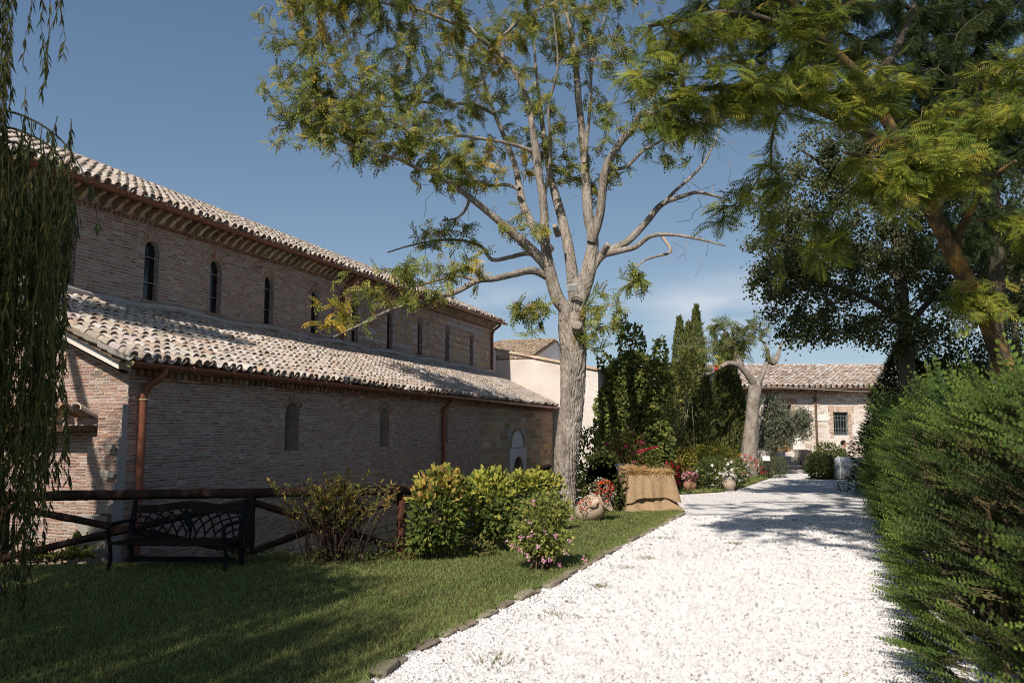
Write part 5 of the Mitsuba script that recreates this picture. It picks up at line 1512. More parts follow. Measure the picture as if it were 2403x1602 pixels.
# ---- yew-like conifer by the hedge
tree = uniq('yew_tree')
MB().tube([(10.35, 21, -0.2), (10.35, 21, 1.8), (10.355, 21, 3.4)], [0.10, 0.07, 0.02], 10, (0.15, 0.1, 0.07)).put(f'{tree}__trunk')
m = 17000
f = R.random(m)
a = R.uniform(0, 2 * np.pi, m)
rr = 1.75 * (1 - f) ** 0.8 * (0.35 + 0.65 * R.random(m) ** 0.5) * (0.7 + 0.6 * meshkit.fbm(np.c_[np.cos(a) * 1.5, np.sin(a) * 1.5, f * 6], 3, seed=12))
pos = np.c_[10.35 + np.cos(a) * rr, 21 + np.sin(a) * rr, -0.1 + f * 4.0]
out = np.c_[np.cos(a), np.sin(a), np.full(m, 0.35)]
mb = MB()
scatter(mb, np.array([[0, 0, 0], [0.3, 0.12, 0], [1, 0, 0], [0.3, -0.12, 0], [0.6, 0.24, 0], [0.6, -0.24, 0]]), np.array([[0, 1, 2], [0, 2, 3], [0, 4, 1], [0, 3, 5]]), pos, frames(out + R.normal(0, 0.4, (m, 3)), roll=0.4), R.uniform(0.08, 0.2, m), pick([(0.04, 0.065, 0.025), (0.07, 0.095, 0.03), (0.11, 0.12, 0.04)], m))
lab(mb.put(f'{tree}__crown', 'leaf'), kind='stuff')
lab(tree, 'dark spreading yew between the far end of the hedge and the house', 'tree')

# ---- tall trees beyond the hedge, closing the view on the right
for x, y, z, r, n, s, txt in ((13.5, 22.0, 4.2, 2.6, 230, 51, 'shadowed bushy tree filling the view beyond the yew'), (16.5, 26.0, 4.5, 3.0, 230, 52, 'farthest bushy tree in deep shade at the right edge beyond the hedge'), (11.9, 22.3, 2.7, 1.5, 190, 55, 'low dark bushy tree between the yew and the hedge top'), (14.6, 23.5, 2.9, 1.9, 190, 56, 'low dark bushy tree right of the golden leaning trunk, above the hedge'), (12.6, 20.5, 7.2, 2.4, 330, 54, 'tall dark tree crown high at the right edge behind all others'), (11.6, 13.2, 3.4, 1.6, 150, 53, 'low leafy dark tree just over the hedge top on the right')):
    t_ = leafy_tree('background_tree', {'trunk': [(x, y, 0.5), (x + 0.1, y, z - r * 0.4), (x, y, z + r * 0.4)]}, (x, y, -0.3), (0.2, 0.16, 0.1), [(x, y, z, r, r, r * 1.05, n), (x - r * 0.4, y - 0.4, z - r * 0.55, r * 0.7, r * 0.6, r * 0.5, n // 3)],
                    14, (OVAL_V, OVAL_F), (0.07, 0.12), [(0.045, 0.07, 0.03), (0.07, 0.10, 0.035), (0.10, 0.12, 0.05)], None, (0.1, 0.08, 0.06), s)
    lab(t_, txt, 'tree')


# ---- weeping willow on the left
def willow_strands(starts, lengths, sway, mb, wood, step=0.030, leaf=(0.075, 0.125), cols=((0.05, 0.068, 0.03), (0.068, 0.086, 0.034), (0.11, 0.11, 0.04)), arch=0.5):
    pos, dirs, size = [], [], []
    for s, L in zip(starts, lengths):
        n = int(max(L, 0.3) / 0.12) + 2
        f = np.linspace(0, 1, n)
        az = R.uniform(0, 2 * np.pi)
        out = np.array([math.cos(az), math.sin(az), 0]) * arch * R.uniform(0.3, 1.0)
        wav = np.cumsum(R.normal(0, 0.012, (n, 3)) * [1, 1, 0], axis=0)
        p = s + out * (1 - np.exp(-f * 4))[:, None] * 0.5 + np.array([0, 0, -1.0]) * (f * L)[:, None] + wav + np.array(sway) * (f * L)[:, None]
        wood.tube(p, np.linspace(0.004, 0.0016, n), 3, (0.16, 0.14, 0.06), cap=False)
        m = int(L / step)
        k = np.sort(R.uniform(0.02, 1, m)) * (n - 1)
        i = np.minimum(k.astype(int), n - 2)
        q = p[i] + (p[i + 1] - p[i]) * (k - i)[:, None]
        a = R.uniform(0, 2 * np.pi, m)
        pos.append(q)
        dirs.append(np.c_[np.cos(a) * 0.34, np.sin(a) * 0.34, -np.ones(m)])
    pos, dirs = np.vstack(pos), np.vstack(dirs)
    n = len(pos)
    scatter(mb, np.array([[0, 0, 0], [0.35, 0.075, 0.01], [1, 0, -0.05], [0.35, -0.075, 0.01]]), LANCE_F, pos, frames(dirs + R.normal(0, 0.12, (n, 3)), np.array([0.3, -0.8, 0.3]), roll=0.9), R.uniform(*leaf, n), pick(cols, n, None, 0.15, 0.04))


tree = uniq('willow_tree')
_, p, r = bark_tube(f'{tree}__trunk', [(-6.4, 4.2, -0.2), (-6.35, 4.2, 1.2), (-6.1, 4.3, 2.6), (-5.9, 4.5, 3.9)], (0.42, 0.34, 0.30, 0.28), 40, 0.08, 0.04, 8, 0.25, seed=61)
LIMBS = [[(-5.9, 4.5, 3.8), (-5.2, 5.0, 5.0), (-4.4, 5.4, 5.8), (-3.6, 5.6, 5.95), (-3.1, 5.6, 5.6)], [(-5.9, 4.5, 3.8), (-5.6, 3.6, 5.2), (-4.8, 2.6, 6.2), (-4.0, 1.8, 6.3)], [(-5.9, 4.5, 3.8), (-6.3, 5.6, 5.2), (-6.4, 6.8, 6.1), (-6.2, 7.8, 6.0)],
         [(-5.9, 4.5, 3.8), (-6.9, 4.0, 5.2), (-7.9, 3.6, 6.2)], [(-5.9, 4.5, 3.9), (-5.7, 4.8, 5.4), (-5.3, 5.0, 6.8), (-4.9, 5.0, 7.4)], [(-5.9, 4.5, 3.8), (-5.1, 5.4, 4.6), (-4.6, 6.0, 4.6), (-4.2, 6.2, 4.2)], [(-5.6, 3.6, 5.2), (-5.2, 1.8, 6.3), (-5.0, 0.4, 6.5)], [(-6.4, 4.3, 3.6), (-7.4, 6.2, 5.4), (-7.9, 8.3, 7.2), (-7.8, 8.7, 9.3)]]
limb_pts = []
for L_ in LIMBS:
    _, p, r = bark_tube(f'{tree}__limb', L_, (0.16, 0.10, 0.06, 0.03), 18, 0.1, 0.015, 5, 0.3, seed=62)
    limb_pts.append(p)
lp = np.vstack(limb_pts)
mb, wood = MB(), MB()
# the curtain in view
st, ln_ = [], []
for _ in range(250):
    x = -4.52 + 1.32 * R.random() ** 0.75
    y = R.uniform(5.1, 6.4)
    z = 3.46 + R.normal(0, 0.16) + max(-3.2 - x, 0) * 0.34
    end = np.clip(R.normal(0.95, 0.45), 0.30, 2.4) if x < -3.3 else np.clip(R.normal(1.55, 0.4), 0.7, 2.6)
    st.append((x * y / 5.6, y, z))
    ln_.append(max(z - end, 0.5))
for _ in range(80):
    x, y, z = R.uniform(-4.8, -3.70), R.uniform(5.2, 6.0), R.uniform(4.8, 6.6)
    st.append((x * y / 5.6, y, z))
    ln_.append(R.uniform(2.0, 4.6))
for _ in range(5):
    st.append((R.uniform(-3.46, -3.34), R.uniform(5.4, 5.8), R.uniform(4.8, 5.0)))
    ln_.append(R.uniform(0.55, 0.85))
willow_strands(np.array(st), ln_, (0.01, 0.0, 0.0), mb, wood, arch=0.16)
# an arching spray with leaves hanging from it
for k, (zz, ex) in enumerate(((3.72, -2.98), (3.60, -3.1), (3.50, -3.2))):
    p, _ = spline([(-4.1, 5.6, zz + 0.10), (-3.72, 5.6, zz + 0.22), (-3.3, 5.6, zz + 0.02), (ex - 0.05, 5.6, zz - 0.38), (ex, 5.6, zz - 0.62)], 0.05)
    wood.tube(p, np.linspace(0.012, 0.003, len(p)), 5, (0.05, 0.06, 0.05))
    q = p[R.integers(4, len(p), 46)] + R.normal(0, 0.008, (46, 3))
    scatter(mb, np.array([[0, 0, 0], [0.35, 0.075, 0.01], [1, 0, -0.05], [0.35, -0.075, 0.01]]), LANCE_F, q, frames(np.tile([0.05, 0, -1.0], (46, 1)) + R.normal(0, 0.2, (46, 3)), np.array([0, -1.0, 0]), roll=0.9), R.uniform(0.08, 0.13, 46), pick([(0.10, 0.13, 0.06)], 46))
# the rest of the crown, to the left of the view and behind the viewer's left shoulder
def clear_of(q):
    """The gap in the crown through which the sun reaches the shrubs and the lawn right of the bench."""
    h_ = q[:, 2] - 0.6
    gx_, gy_ = q[:, 0] + 0.394 * h_, q[:, 1] + 1.039 * h_
    return (gx_ > -3.0) & (gy_ > 8.6)


cl = R.permutation(np.vstack([np.array([-5.2, 2.2, 5.7]) + R.uniform(-1, 1, (260, 3)) * np.array([2.9, 4.4, 1.1]), np.array([-5.0, -1.4, 5.9]) + R.uniform(-1, 1, (90, 3)) * np.array([1.7, 2.2, 1.0])]))
b = np.repeat(cl, 15, axis=0) + R.normal(0, 0.11, (15 * len(cl), 3)) * [1, 1, 2.0]
b = b[(b[:, 0] < -0.68 * np.maximum(b[:, 1], 0) - 0.35) & (b[:, 0] < -3.2)]
b = b[~clear_of(b)]
b = b[: 2300]
willow_strands(b, np.clip(R.normal(2.8, 0.9, len(b)), 1.0, b[:, 2] - 0.8), (0, 0, 0), mb, wood, step=0.042, leaf=(0.10, 0.16), arch=0.3)
q = np.array([-5.4, 2.8, 6.4]) + R.uniform(-1, 1, (90000, 3)) * np.array([2.9, 4.6, 1.1])
q = q[(((q - [-5.4, 2.8, 6.4]) / [2.9, 4.6, 1.1]) ** 2).sum(1) < 1]
q = q[(q[:, 0] < -0.68 * np.maximum(q[:, 1], 0) - 0.40) & (q[:, 0] < -3.6 - 0.12 * q[:, 1])]
q = q[~clear_of(q)]
q = q[(q[:, 1] + 1.039 * (q[:, 2] - 0.3) > 8.6) | (R.random(len(q)) < 0.15)]
q = q[meshkit.fbm(q * np.array([1.5, 1.5, 0.5]), 3, seed=6) > 0.51][:19000]
scatter(mb, np.array([[0, 0, 0], [0.35, 0.075, 0.01], [1, 0, -0.05], [0.35, -0.075, 0.01]]), LANCE_F, q, frames(np.tile([0, 0, -1.0], (len(q), 1)) + R.normal(0, 0.6, (len(q), 3)), np.array([0.3, -0.8, 0.3]), roll=0.9), R.uniform(0.14, 0.22, len(q)), pick([(0.07, 0.095, 0.04)], len(q)))
# its high outer crown beside the church
q = blob_points([(-7.85, 8.65, 7.7, 0.62, 0.62, 1.3, 4600), (-7.75, 8.7, 9.2, 0.42, 0.42, 0.7, 1800), (-8.1, 8.5, 6.6, 0.6, 0.6, 0.7, 1700)], hollow=0.1)
scatter(mb, np.array([[0, 0, 0], [0.35, 0.075, 0.01], [1, 0, -0.05], [0.35, -0.075, 0.01]]), LANCE_F, q, frames(np.tile([0, 0, -1.0], (len(q), 1)) + R.normal(0, 0.5, (len(q), 3)), np.array([0.3, -0.8, 0.3]), roll=0.9), R.uniform(0.14, 0.2, len(q)), pick([(0.10, 0.13, 0.045)], len(q)))
lab(wood.put(f'{tree}__twigs'), kind='stuff')
lab(mb.put(f'{tree}__foliage', 'leaf'), kind='stuff')
lab(tree, 'weeping willow with long dark strands hanging at the left edge', 'tree')
# ---------------------------------------------------------------- the clipped hedge along the right of the path
def hedge():
    key = uniq('hedge')
    ln_ = LineString([(x + 0.12, y) for x, y in HEDGE_LINE])
    pos, out, siz = [], [], []
    H, W = 1.86, 2.0
    spans = ((0, 5.6, 19), (5.6, 10, 16), (10, 16.5, 11), (16.5, 28, 6))
    for s0, s1, dens in spans:
        for face in ('side', 'top'):
            n = int((s1 - s0) * (H if face == 'side' else W) * dens)
            s = R.uniform(s0, min(s1, ln_.length - 0.05), n)
            q = np.array([ln_.interpolate(v).coords[0] for v in s])
            q2 = np.array([ln_.interpolate(min(v + 0.05, ln_.length)).coords[0] for v in s])
            t = unit(q2 - q + 1e-9)
            nrm = np.c_[-t[:, 1], t[:, 0]]
            inn = -0.30 * R.random(n) ** 1.3
            lump = 0.50 * (meshkit.fbm(np.c_[q * 1.0, R.random(n) * 0], 3, seed=31) - 0.5)
            if face == 'side':
                z = R.uniform(0.02, H, n)
                belly = 0.26 * np.sin(np.pi * np.clip(z / H, 0, 1) ** 0.55) + 0.06 * (z / H) - 0.34 * np.clip(z - (H - 0.35), 0, 1)
                lump = 0.50 * (meshkit.fbm(np.c_[q * 1.1, z * 1.3], 3, seed=31) - 0.5) + 0.30 * (meshkit.fbm(np.c_[q * 3.1, z * 3.4], 2, seed=32) - 0.5)
                off = belly + lump + inn
                pos.append(np.c_[q + nrm * off[:, None], ground_z(q[:, 0], q[:, 1]) + z])
                out.append(np.c_[nrm * 0.80, R.normal(0.42, 0.18, n)] - np.c_[t * R.normal(0.25, 0.2, (n, 1)), np.zeros(n)])
            else:
                dep = R.uniform(0.0, W, n)
                pos.append(np.c_[q - nrm * dep[:, None], ground_z(q[:, 0], q[:, 1]) + H - 0.10 + lump * 1.1 + inn * 0.8 + 0.16 * (R.random(n) > 0.9)])
                out.append(np.c_[nrm * R.normal(0.3, 0.3, (n, 1)), np.full(n, 1.0)])
            siz.append((1.0 if face == 'side' else R.uniform(0.8, 1.7, n)) * np.full(n, 1.0 if s0 < 5 else 1.2 if s0 < 9.9 else 1.7))
    pos, out, siz = np.vstack(pos), unit(np.vstack(out)), np.concatenate(siz)
    # every branchlet fans out into a spray of shoots, and its tone is its own
    m_ = 9
    tone = np.repeat(R.uniform(0.7, 1.3, len(pos)), m_)
    root, out, siz = np.repeat(pos - out * 0.10, m_, axis=0), np.repeat(out, m_, axis=0), np.repeat(siz, m_)
    n = len(root)
    flat_ = unit(np.cross(out, np.array([0, 0, 1.0])))
    fan = unit(out + flat_ * R.normal(0, 0.42, (n, 1)) + np.cross(flat_, out) * R.normal(0, 0.16, (n, 1)))
    pos = root + fan * R.uniform(0.0, 0.13, (n, 1))
    out = unit(fan * 0.6 + out * 0.4 + R.normal(0, 0.10, (n, 3)))
    young = meshkit.noise(pos * 1.7, 9)
    # a shoot: pairs of small oval leaves along a stem, smaller and paler towards its tip
    lv, lf, tipness = [], [], []
    m = 12
    for k in range(m):
        x = 0.04 + 0.92 * k / (m - 1)
        for sd in (-1, 1):
            a_ = 0.9 if k % 2 else 0.25
            d = np.array([0.62, math.cos(a_) * sd * 0.78, math.sin(a_) * 0.5 + 0.12]) if k < m - 1 else np.array([1.0, 0.25 * sd, 0.12])
            d = d / np.linalg.norm(d)
            w = unit(np.cross(d, [0.2, 0, 1.0]))
            up_ = np.cross(w, d)
            L = 0.135 * (1 - 0.45 * k / (m - 1))
            b = np.array([x, 0, 0])
            i = len(lv)
            lv += [b, b + d * L * 0.5 + w * L * 0.30 + up_ * L * 0.06, b + d * L, b + d * L * 0.5 - w * L * 0.30 + up_ * L * 0.06]
            lf.append([i, i + 1, i + 2, i + 3])
            tipness += [k / (m - 1)] * 4
    lv, tipness = np.array(lv), np.array(tipness)
    base_c = np.where((young > 0.52)[:, None], [0.076, 0.122, 0.038], [0.042, 0.072, 0.030]) * R.uniform(0.85, 1.15, (n, 1)) * tone[:, None]
    M = frames(out, np.array([-0.2, -0.5, 0.8]), roll=0.35)
    sc = siz * R.uniform(0.15, 0.29, n)
    v = np.einsum('nij,kj->nki', M, lv) * sc[:, None, None] + pos[:, None]
    k = len(lv)
    f = (quads(lf)[None] + (np.arange(n) * k)[:, None, None]).reshape(-1, 3)
    c = base_c[:, None] * (1 + tipness[None, :, None] ** 2 * np.array([1.15, 0.95, 0.30]))
    keep = np.repeat(R.random((n, k // 4)) > 0.08, 4, axis=1).reshape(-1)
    f = f[keep[f[:, 0]]]
    mb = MB().add(v.reshape(-1, 3), f, c.reshape(-1, 3))
    lab(mb.put(f'{key}__foliage', 'leaf'), kind='stuff')
    # the woody heart of the hedge: stems, the shoots' stalks, and the old leaves inside
    mb = MB()
    for s in np.arange(0.1, 27, 0.3):
        q = np.array(ln_.interpolate(min(s, ln_.length)).coords[0])
        for w in (0.25, 0.8, 1.4):
            p = np.array([q[0] + w + R.normal(0, 0.08), q[1] + R.normal(0, 0.1) - 0.3 * w])
            mb.tube([gp(*p, -0.1), gp(*(p + R.normal(0, 0.1, 2)), 0.8), gp(*(p + R.normal(0, 0.18, 2)), 1.6)], [0.022, 0.016, 0.006], 5, (0.10, 0.075, 0.05))
    near = np.where(pos[:, 1] < 9)[0]
    a, b = pos[near] - out[near] * 0.12, pos[near] + out[near] * sc[near, None] * 0.9
    x = unit(np.cross(out[near], [0.3, 0.2, 1.0])) * 0.0022
    y = np.cross(out[near], x)
    vv = np.stack([a + x, a - x * 0.5 + y, a - x * 0.5 - y, b], 1).reshape(-1, 3)
    mb.add(vv, (np.array([[0, 1, 3], [1, 2, 3], [2, 0, 3]])[None] + (np.arange(len(near)) * 4)[:, None, None]).reshape(-1, 3), (0.17, 0.15, 0.07))
    lab(mb.put(f'{key}__stems'), kind='stuff')
    m = 48000
    s = ln_.length * R.random(m) ** 1.5
    q = np.array([ln_.interpolate(v_).coords[0] for v_ in s])
    w = R.uniform(0.18, 1.9, m) ** 1.2
    p3 = np.c_[q[:, 0] + w, q[:, 1] - 0.3 * w, ground_z(q[:, 0], q[:, 1]) + R.uniform(0.03, H - 0.3, m)]
    mb = MB()
    scatter(mb, DIAMOND_V, LANCE_F, p3, frames(R.normal(size=(m, 3)), roll=1), R.uniform(0.04, 0.09, m), pick([(0.035, 0.05, 0.02), (0.05, 0.05, 0.028)], m))
    lab(mb.put(f'{key}__inner_leaves', 'leaf'), kind='stuff')
    lab(key, 'tall green hedge of spiky small-leaved shoots along the right side of the path', 'hedge')


hedge()


def petals(mb, pos, size, cols, n_pet=5, up=None, rng=R):
    v, f = [], []
    for k in range(n_pet):
        a = 2 * np.pi * k / n_pet
        i = len(v)
        ca, sa, cb, sb = math.cos(a), math.sin(a), math.cos(a + 0.55), math.sin(a + 0.55)
        cc, sc_ = math.cos(a - 0.55), math.sin(a - 0.55)
        v += [[0, 0, 0], [0.6 * cc, 0.6 * sc_, 0.12], [ca, sa, 0.08], [0.6 * cb, 0.6 * sb, 0.12]]
        f.append([i, i + 1, i + 2, i + 3])
    n = len(pos)
    M = frames(rng.normal(size=(n, 3)) * [1, 1, 0.4], up if up is not None else np.array([-0.2, -0.8, 0.7]), roll=0.5)
    scatter(mb, np.array(v), np.array(f), pos, M, size, cols)


def bush(key, label, cat, blobs, n, leaf, size, cols, w=None, stems=None, group=None, hollow=0.55, upright=0.25, stem_col=(0.12, 0.09, 0.06), tips=None, clear=0.0):
    """A shrub: stems from its foot and many single leaves through the outer part of its crown."""
    k = uniq(key)
    z0 = min(b[2] - b[5] for b in blobs)
    if stems:
        mb = MB()
        cx, cy = stems[0], stems[1]
        for _ in range(stems[2]):
            b = blobs[R.integers(len(blobs))]
            e = np.array(b[:3]) + R.normal(0, 0.4, 3) * np.array(b[3:6])
            s = gp(cx + R.normal(0, stems[3]), cy + R.normal(0, stems[3]), -0.05)
            p, _ = spline([s, (s + e) / 2 + R.normal(0, 0.04, 3) + [0, 0, 0.04], e], 0.08)
            mb.tube(p, np.linspace(0.012, 0.004, len(p)), 5, stem_col)
        lab(mb.put(f'{k}__stems'), kind='stuff')
    tot = sum(b[3] * b[4] + b[4] * b[5] + b[3] * b[5] for b in blobs)
    pos = blob_points([(*b[:6], max(4, int(n * (b[3] * b[4] + b[4] * b[5] + b[3] * b[5]) / tot))) for b in blobs], hollow=hollow)
    pos[:, 2] = np.maximum(pos[:, 2], ground_z(pos[:, 0], pos[:, 1]) + 0.02)
    pos = pos[pos[:, 2] - ground_z(pos[:, 0], pos[:, 1]) > clear * (0.6 + 0.8 * meshkit.noise(pos * 5, 4))]
    c0 = np.array([np.mean([b[i] for b in blobs]) for i in range(3)])
    m = len(pos)
    d = unit(pos - c0) + np.array([0, 0, upright]) + R.normal(0, 0.55, (m, 3))
    c = pick(cols, m, w, 0.14, 0.04)
    if tips is not None:
        hi = (pos[:, 2] > np.quantile(pos[:, 2], tips[1])) & (R.random(m) < tips[2])
        c = np.where(hi[:, None], pick(tips[0], m), c)
    mb = MB()
    scatter(mb, *leaf, pos, frames(d, np.array([-0.25, -0.7, 0.8]), roll=0.6), R.uniform(*size, m), c)
    lab(mb.put(f'{k}__foliage', 'leaf'), kind='stuff')
    if label:
        lab(k, label, cat, group)
    return k, pos


OV = (OVAL_V * np.array([1, 0.95, 1.2]), OVAL_F)
LANCE = (LANCE_V * np.array([1, 1.6, 1.5]), LANCE_F)
DIA = (DIAMOND_V, LANCE_F)
LAUREL = [(0.085, 0.125, 0.04), (0.14, 0.18, 0.05), (0.23, 0.26, 0.065), (0.36, 0.36, 0.08)]
LW = [0.36, 0.34, 0.2, 0.1]
TIPS = [(0.38, 0.33, 0.07), (0.42, 0.26, 0.09), (0.30, 0.31, 0.07)]

# ---- forsythia-like bush of many dark upright stems, behind the bench
k = uniq('stemmy_shrub')
mb, lv = MB(), MB()
tips_, dirs_ = [], []
for _ in range(135):
    a, lean_ = R.uniform(0, 2 * np.pi), R.random() ** 0.7
    s = np.array([-2.28 + 0.17 * R.normal(), 10.35 + 0.13 * R.normal(), -0.06])
    L = R.uniform(0.75, 1.22)
    e = s + np.array([math.cos(a) * 0.62 * lean_, math.sin(a) * 0.45 * lean_, L * (1 - 0.16 * lean_)])
    p, _ = spline([s, (s + e) / 2 + np.array([math.cos(a), math.sin(a), 0]) * -0.06 + R.normal(0, 0.02, 3), e], 0.07)
    mb.tube(p, np.linspace(0.0085, 0.003, len(p)), 5, vary((0.075, 0.05, 0.042), 1)[0])
    m = R.integers(9, 26)
    i = (len(p) - 1) * (0.45 + 0.55 * R.random(m) ** 0.6)
    i0 = np.minimum(i.astype(int), len(p) - 2)
    tips_.append(p[i0] + (p[i0 + 1] - p[i0]) * (i - i0)[:, None])
    dirs_.append(np.tile(unit(e - s), (m, 1)))
tips_, d_ = np.vstack(tips_), np.vstack(dirs_)
m = len(tips_)
c = pick([(0.13, 0.15, 0.05), (0.20, 0.20, 0.06), (0.38, 0.30, 0.07), (0.30, 0.20, 0.07)], m, [0.38, 0.30, 0.22, 0.10])
gold = meshkit.noise(tips_ * 4.0, 3) > 0.6
c = np.where(gold[:, None], pick([(0.48, 0.37, 0.09), (0.40, 0.27, 0.08)], m), c)
scatter(lv, *LANCE, tips_, frames(d_ * 0.8 + R.normal(0, 0.6, (m, 3)), np.array([-0.2, -0.8, 0.5]), roll=0.7), R.uniform(0.045, 0.09, m), c)
lab(mb.put(f'{k}__stems'), kind='stuff')
lab(lv.put(f'{k}__foliage', 'leaf'), kind='stuff')
lab(k, 'shrub of many thin dark stems with yellowing leaf tips right of the bench', 'shrub')

# ---- three laurel shrubs along the fence
bush('laurel_shrub', 'laurel shrub with orange brown young leaves, nearest of three by the fence', 'shrub', [(-0.96, 10.45, 0.55, 0.36, 0.38, 0.52, 1), (-0.90, 10.5, 0.82, 0.28, 0.28, 0.30, 1), (-1.1, 10.35, 0.25, 0.22, 0.2, 0.25, 1)], 1900, OV, (0.06, 0.105), LAUREL, LW, (-1.0, 10.45, 16, 0.08), tips=([(0.56, 0.40, 0.11), (0.50, 0.31, 0.11), (0.46, 0.41, 0.09)], 0.60, 0.62), clear=0.16)
bush('laurel_shrub', 'rounded laurel shrub with yellow green tips, middle one of three', 'shrub', [(-0.40, 11.2, 0.55, 0.45, 0.42, 0.48, 1), (-0.32, 11.3, 0.80, 0.34, 0.3, 0.28, 1), (-0.15, 11.1, 0.42, 0.3, 0.3, 0.3, 1)], 1900, OV, (0.06, 0.10), LAUREL, LW, (-0.4, 11.2, 14, 0.08), tips=([(0.50, 0.48, 0.10), (0.40, 0.42, 0.085)], 0.55, 0.62), clear=0.16)
bush('laurel_shrub', 'compact laurel shrub close against the left of the big trunk', 'shrub', [(0.22, 13.0, 0.55, 0.45, 0.42, 0.42, 1), (0.45, 13.1, 0.65, 0.35, 0.35, 0.32, 1)], 1500, OV, (0.06, 0.10), LAUREL, LW, (0.3, 13.0, 12, 0.08), tips=([(0.48, 0.46, 0.10), (0.40, 0.41, 0.085)], 0.55, 0.6), clear=0.1)
# low plants and litter under the shrubs
bush('ground_cover', 'low weedy ground cover under the laurel shrubs by the fence', 'plants', [(-1.5, 10.45, 0.05, 0.5, 0.25, 0.16, 1), (-0.7, 10.75, 0.05, 0.6, 0.3, 0.12, 1), (-2.3, 10.15, 0.03, 0.6, 0.2, 0.12, 1), (-3.2, 10.2, 0.02, 0.5, 0.2, 0.10, 1)], 1300, DIA, (0.03, 0.06), [(0.09, 0.12, 0.04), (0.14, 0.16, 0.05), (0.20, 0.14, 0.07)], None)
lab('ground_cover', 'low weedy ground cover under the laurel shrubs by the fence', 'plants', kind='stuff')
# leafy weeds and a vine at the foot of the sunlit end wall
bush('wall_vine', 'light green vine leaves at the foot of the sunlit end wall left of the bench', 'vine', [(-5.62, 10.55, -0.1, 0.22, 0.12, 0.42, 1), (-5.8, 10.5, -0.35, 0.35, 0.15, 0.3, 1)], 220, (IVY_V, OVAL_F), (0.06, 0.10), [(0.20, 0.25, 0.06), (0.26, 0.28, 0.08), (0.14, 0.18, 0.05)], None, (-5.7, 10.55, 6, 0.08))
bush('red_leaf_shrub', 'low russet leaved shrub in the shade under the willow beside the fence', 'shrub', [(-6.5, 10.4, 0.0, 0.55, 0.3, 0.34, 1), (-5.95, 10.35, -0.05, 0.35, 0.25, 0.25, 1), (-7.2, 10.3, 0.1, 0.5, 0.3, 0.4, 1)], 900, DIA, (0.035, 0.06), [(0.10, 0.06, 0.045), (0.14, 0.08, 0.05), (0.07, 0.07, 0.035)], None, (-6.4, 10.4, 14, 0.3))

# ---- pink geranium in a dark pot at the lawn's edge
def lathe(key, prof, loc, bsdf='matte', col=(0.5, 0.3, 0.2), seg=28, tilt=None):
    m = trimesh.creation.revolve(np.array(prof), sections=seg)
    v = np.array(m.vertices)
    if tilt is not None:
        v = v @ np.asarray(tilt).T
    k_ = 0.85 + 0.3 * meshkit.fbm(v * 9 + np.sum(loc), 4)[:, None]
    return MB().add(v + np.asarray(loc), m.faces, np.asarray(col) * k_).put(key, bsdf, True)


def pot(key, loc, r, h, col):
    lathe(key, [(0.001, 0), (r * 0.62, 0), (r * 0.72, h * 0.25), (r * 0.86, h * 0.7), (r * 0.93, h * 0.88), (r, h * 0.9), (r, h), (r * 0.9, h), (r * 0.86, h * 0.86), (0.001, h * 0.82)], loc, col=col)


k, pos = bush('potted_geranium', 'tall geranium with pale pink flowers in a dark pot on the lawn edge', 'potted plant', [(0.36, 9.75, 0.52, 0.33, 0.30, 0.33, 1), (0.26, 9.7, 0.33, 0.32, 0.3, 0.22, 1), (0.50, 9.75, 0.66, 0.24, 0.22, 0.2, 1), (0.45, 9.65, 0.3, 0.27, 0.25, 0.2, 1)], 2300, (IVY_V * np.array([1, 1.15, 1]), OVAL_F), (0.03, 0.055),
              [(0.17, 0.21, 0.06), (0.27, 0.30, 0.08), (0.38, 0.36, 0.11), (0.11, 0.14, 0.045)], [0.30, 0.36, 0.22, 0.12], (0.36, 9.75, 26, 0.08), hollow=0.35)
pot(f'{k}__pot', gp(0.36, 9.75, 0.0), 0.17, 0.24, (0.09, 0.06, 0.05))
for x, y, z in ((0.02, 9.45, 0.30), (0.10, 9.4, 0.40), (-0.06, 9.45, 0.34), (0.22, 9.36, 0.44), (0.30, 9.34, 0.30), (0.18, 9.34, 0.2), (0.50, 9.36, 0.42), (0.66, 9.4, 0.36), (0.44, 9.34, 0.16), (0.62, 9.4, 0.22), (0.20, 9.4, 0.58), (0.86, 9.7, 0.1), (0.36, 9.4, 0.14), (0.70, 9.5, 0.62), (0.24, 9.5, 0.80), (0.38, 9.32, 0.48), (0.10, 9.36, 0.26), (0.56, 9.34, 0.10)):
    mb = MB()
    q = np.array([x, y, z - 0.03]) + R.normal(0, 0.016, (9, 3))
    petals(mb, q, R.uniform(0.012, 0.018, 9), pick([(0.72, 0.36, 0.52), (0.80, 0.52, 0.62), (0.62, 0.25, 0.42)], 9))
    mb.put(f'{k}__flower_head', 'petal')

# ---- tilted terracotta jar with red and white begonias
ja = unit(np.array([0.70, -0.30, 0.42]))
jx = unit(np.cross(ja, [0, 0, 1.0]))
jt = np.stack([jx, np.cross(ja, jx), ja], -1)
k = uniq('tilted_jar')
TER = (0.50, 0.40, 0.31)
lathe(f'{k}__jar', [(0.001, 0), (0.10, 0.0), (0.17, 0.08), (0.235, 0.22), (0.25, 0.33), (0.225, 0.46), (0.17, 0.53), (0.165, 0.56), (0.21, 0.60), (0.225, 0.625), (0.21, 0.635), (0.15, 0.57), (0.14, 0.5), (0.001, 0.42)], gp(1.22, 15.1, 0.07), col=TER, seg=40, tilt=jt)
for s in (-1, 1):
    p, _ = spline([(jt @ np.array([s * 0.16, -0.02, 0.54])), (jt @ np.array([s * 0.29, -0.02, 0.52])), (jt @ np.array([s * 0.29, -0.02, 0.42])), (jt @ np.array([s * 0.22, -0.02, 0.36]))], 0.02)
    MB().tube(p + gp(1.22, 15.1, 0.07), 0.02, 8, TER).put(f'{k}__handle', smooth=True)
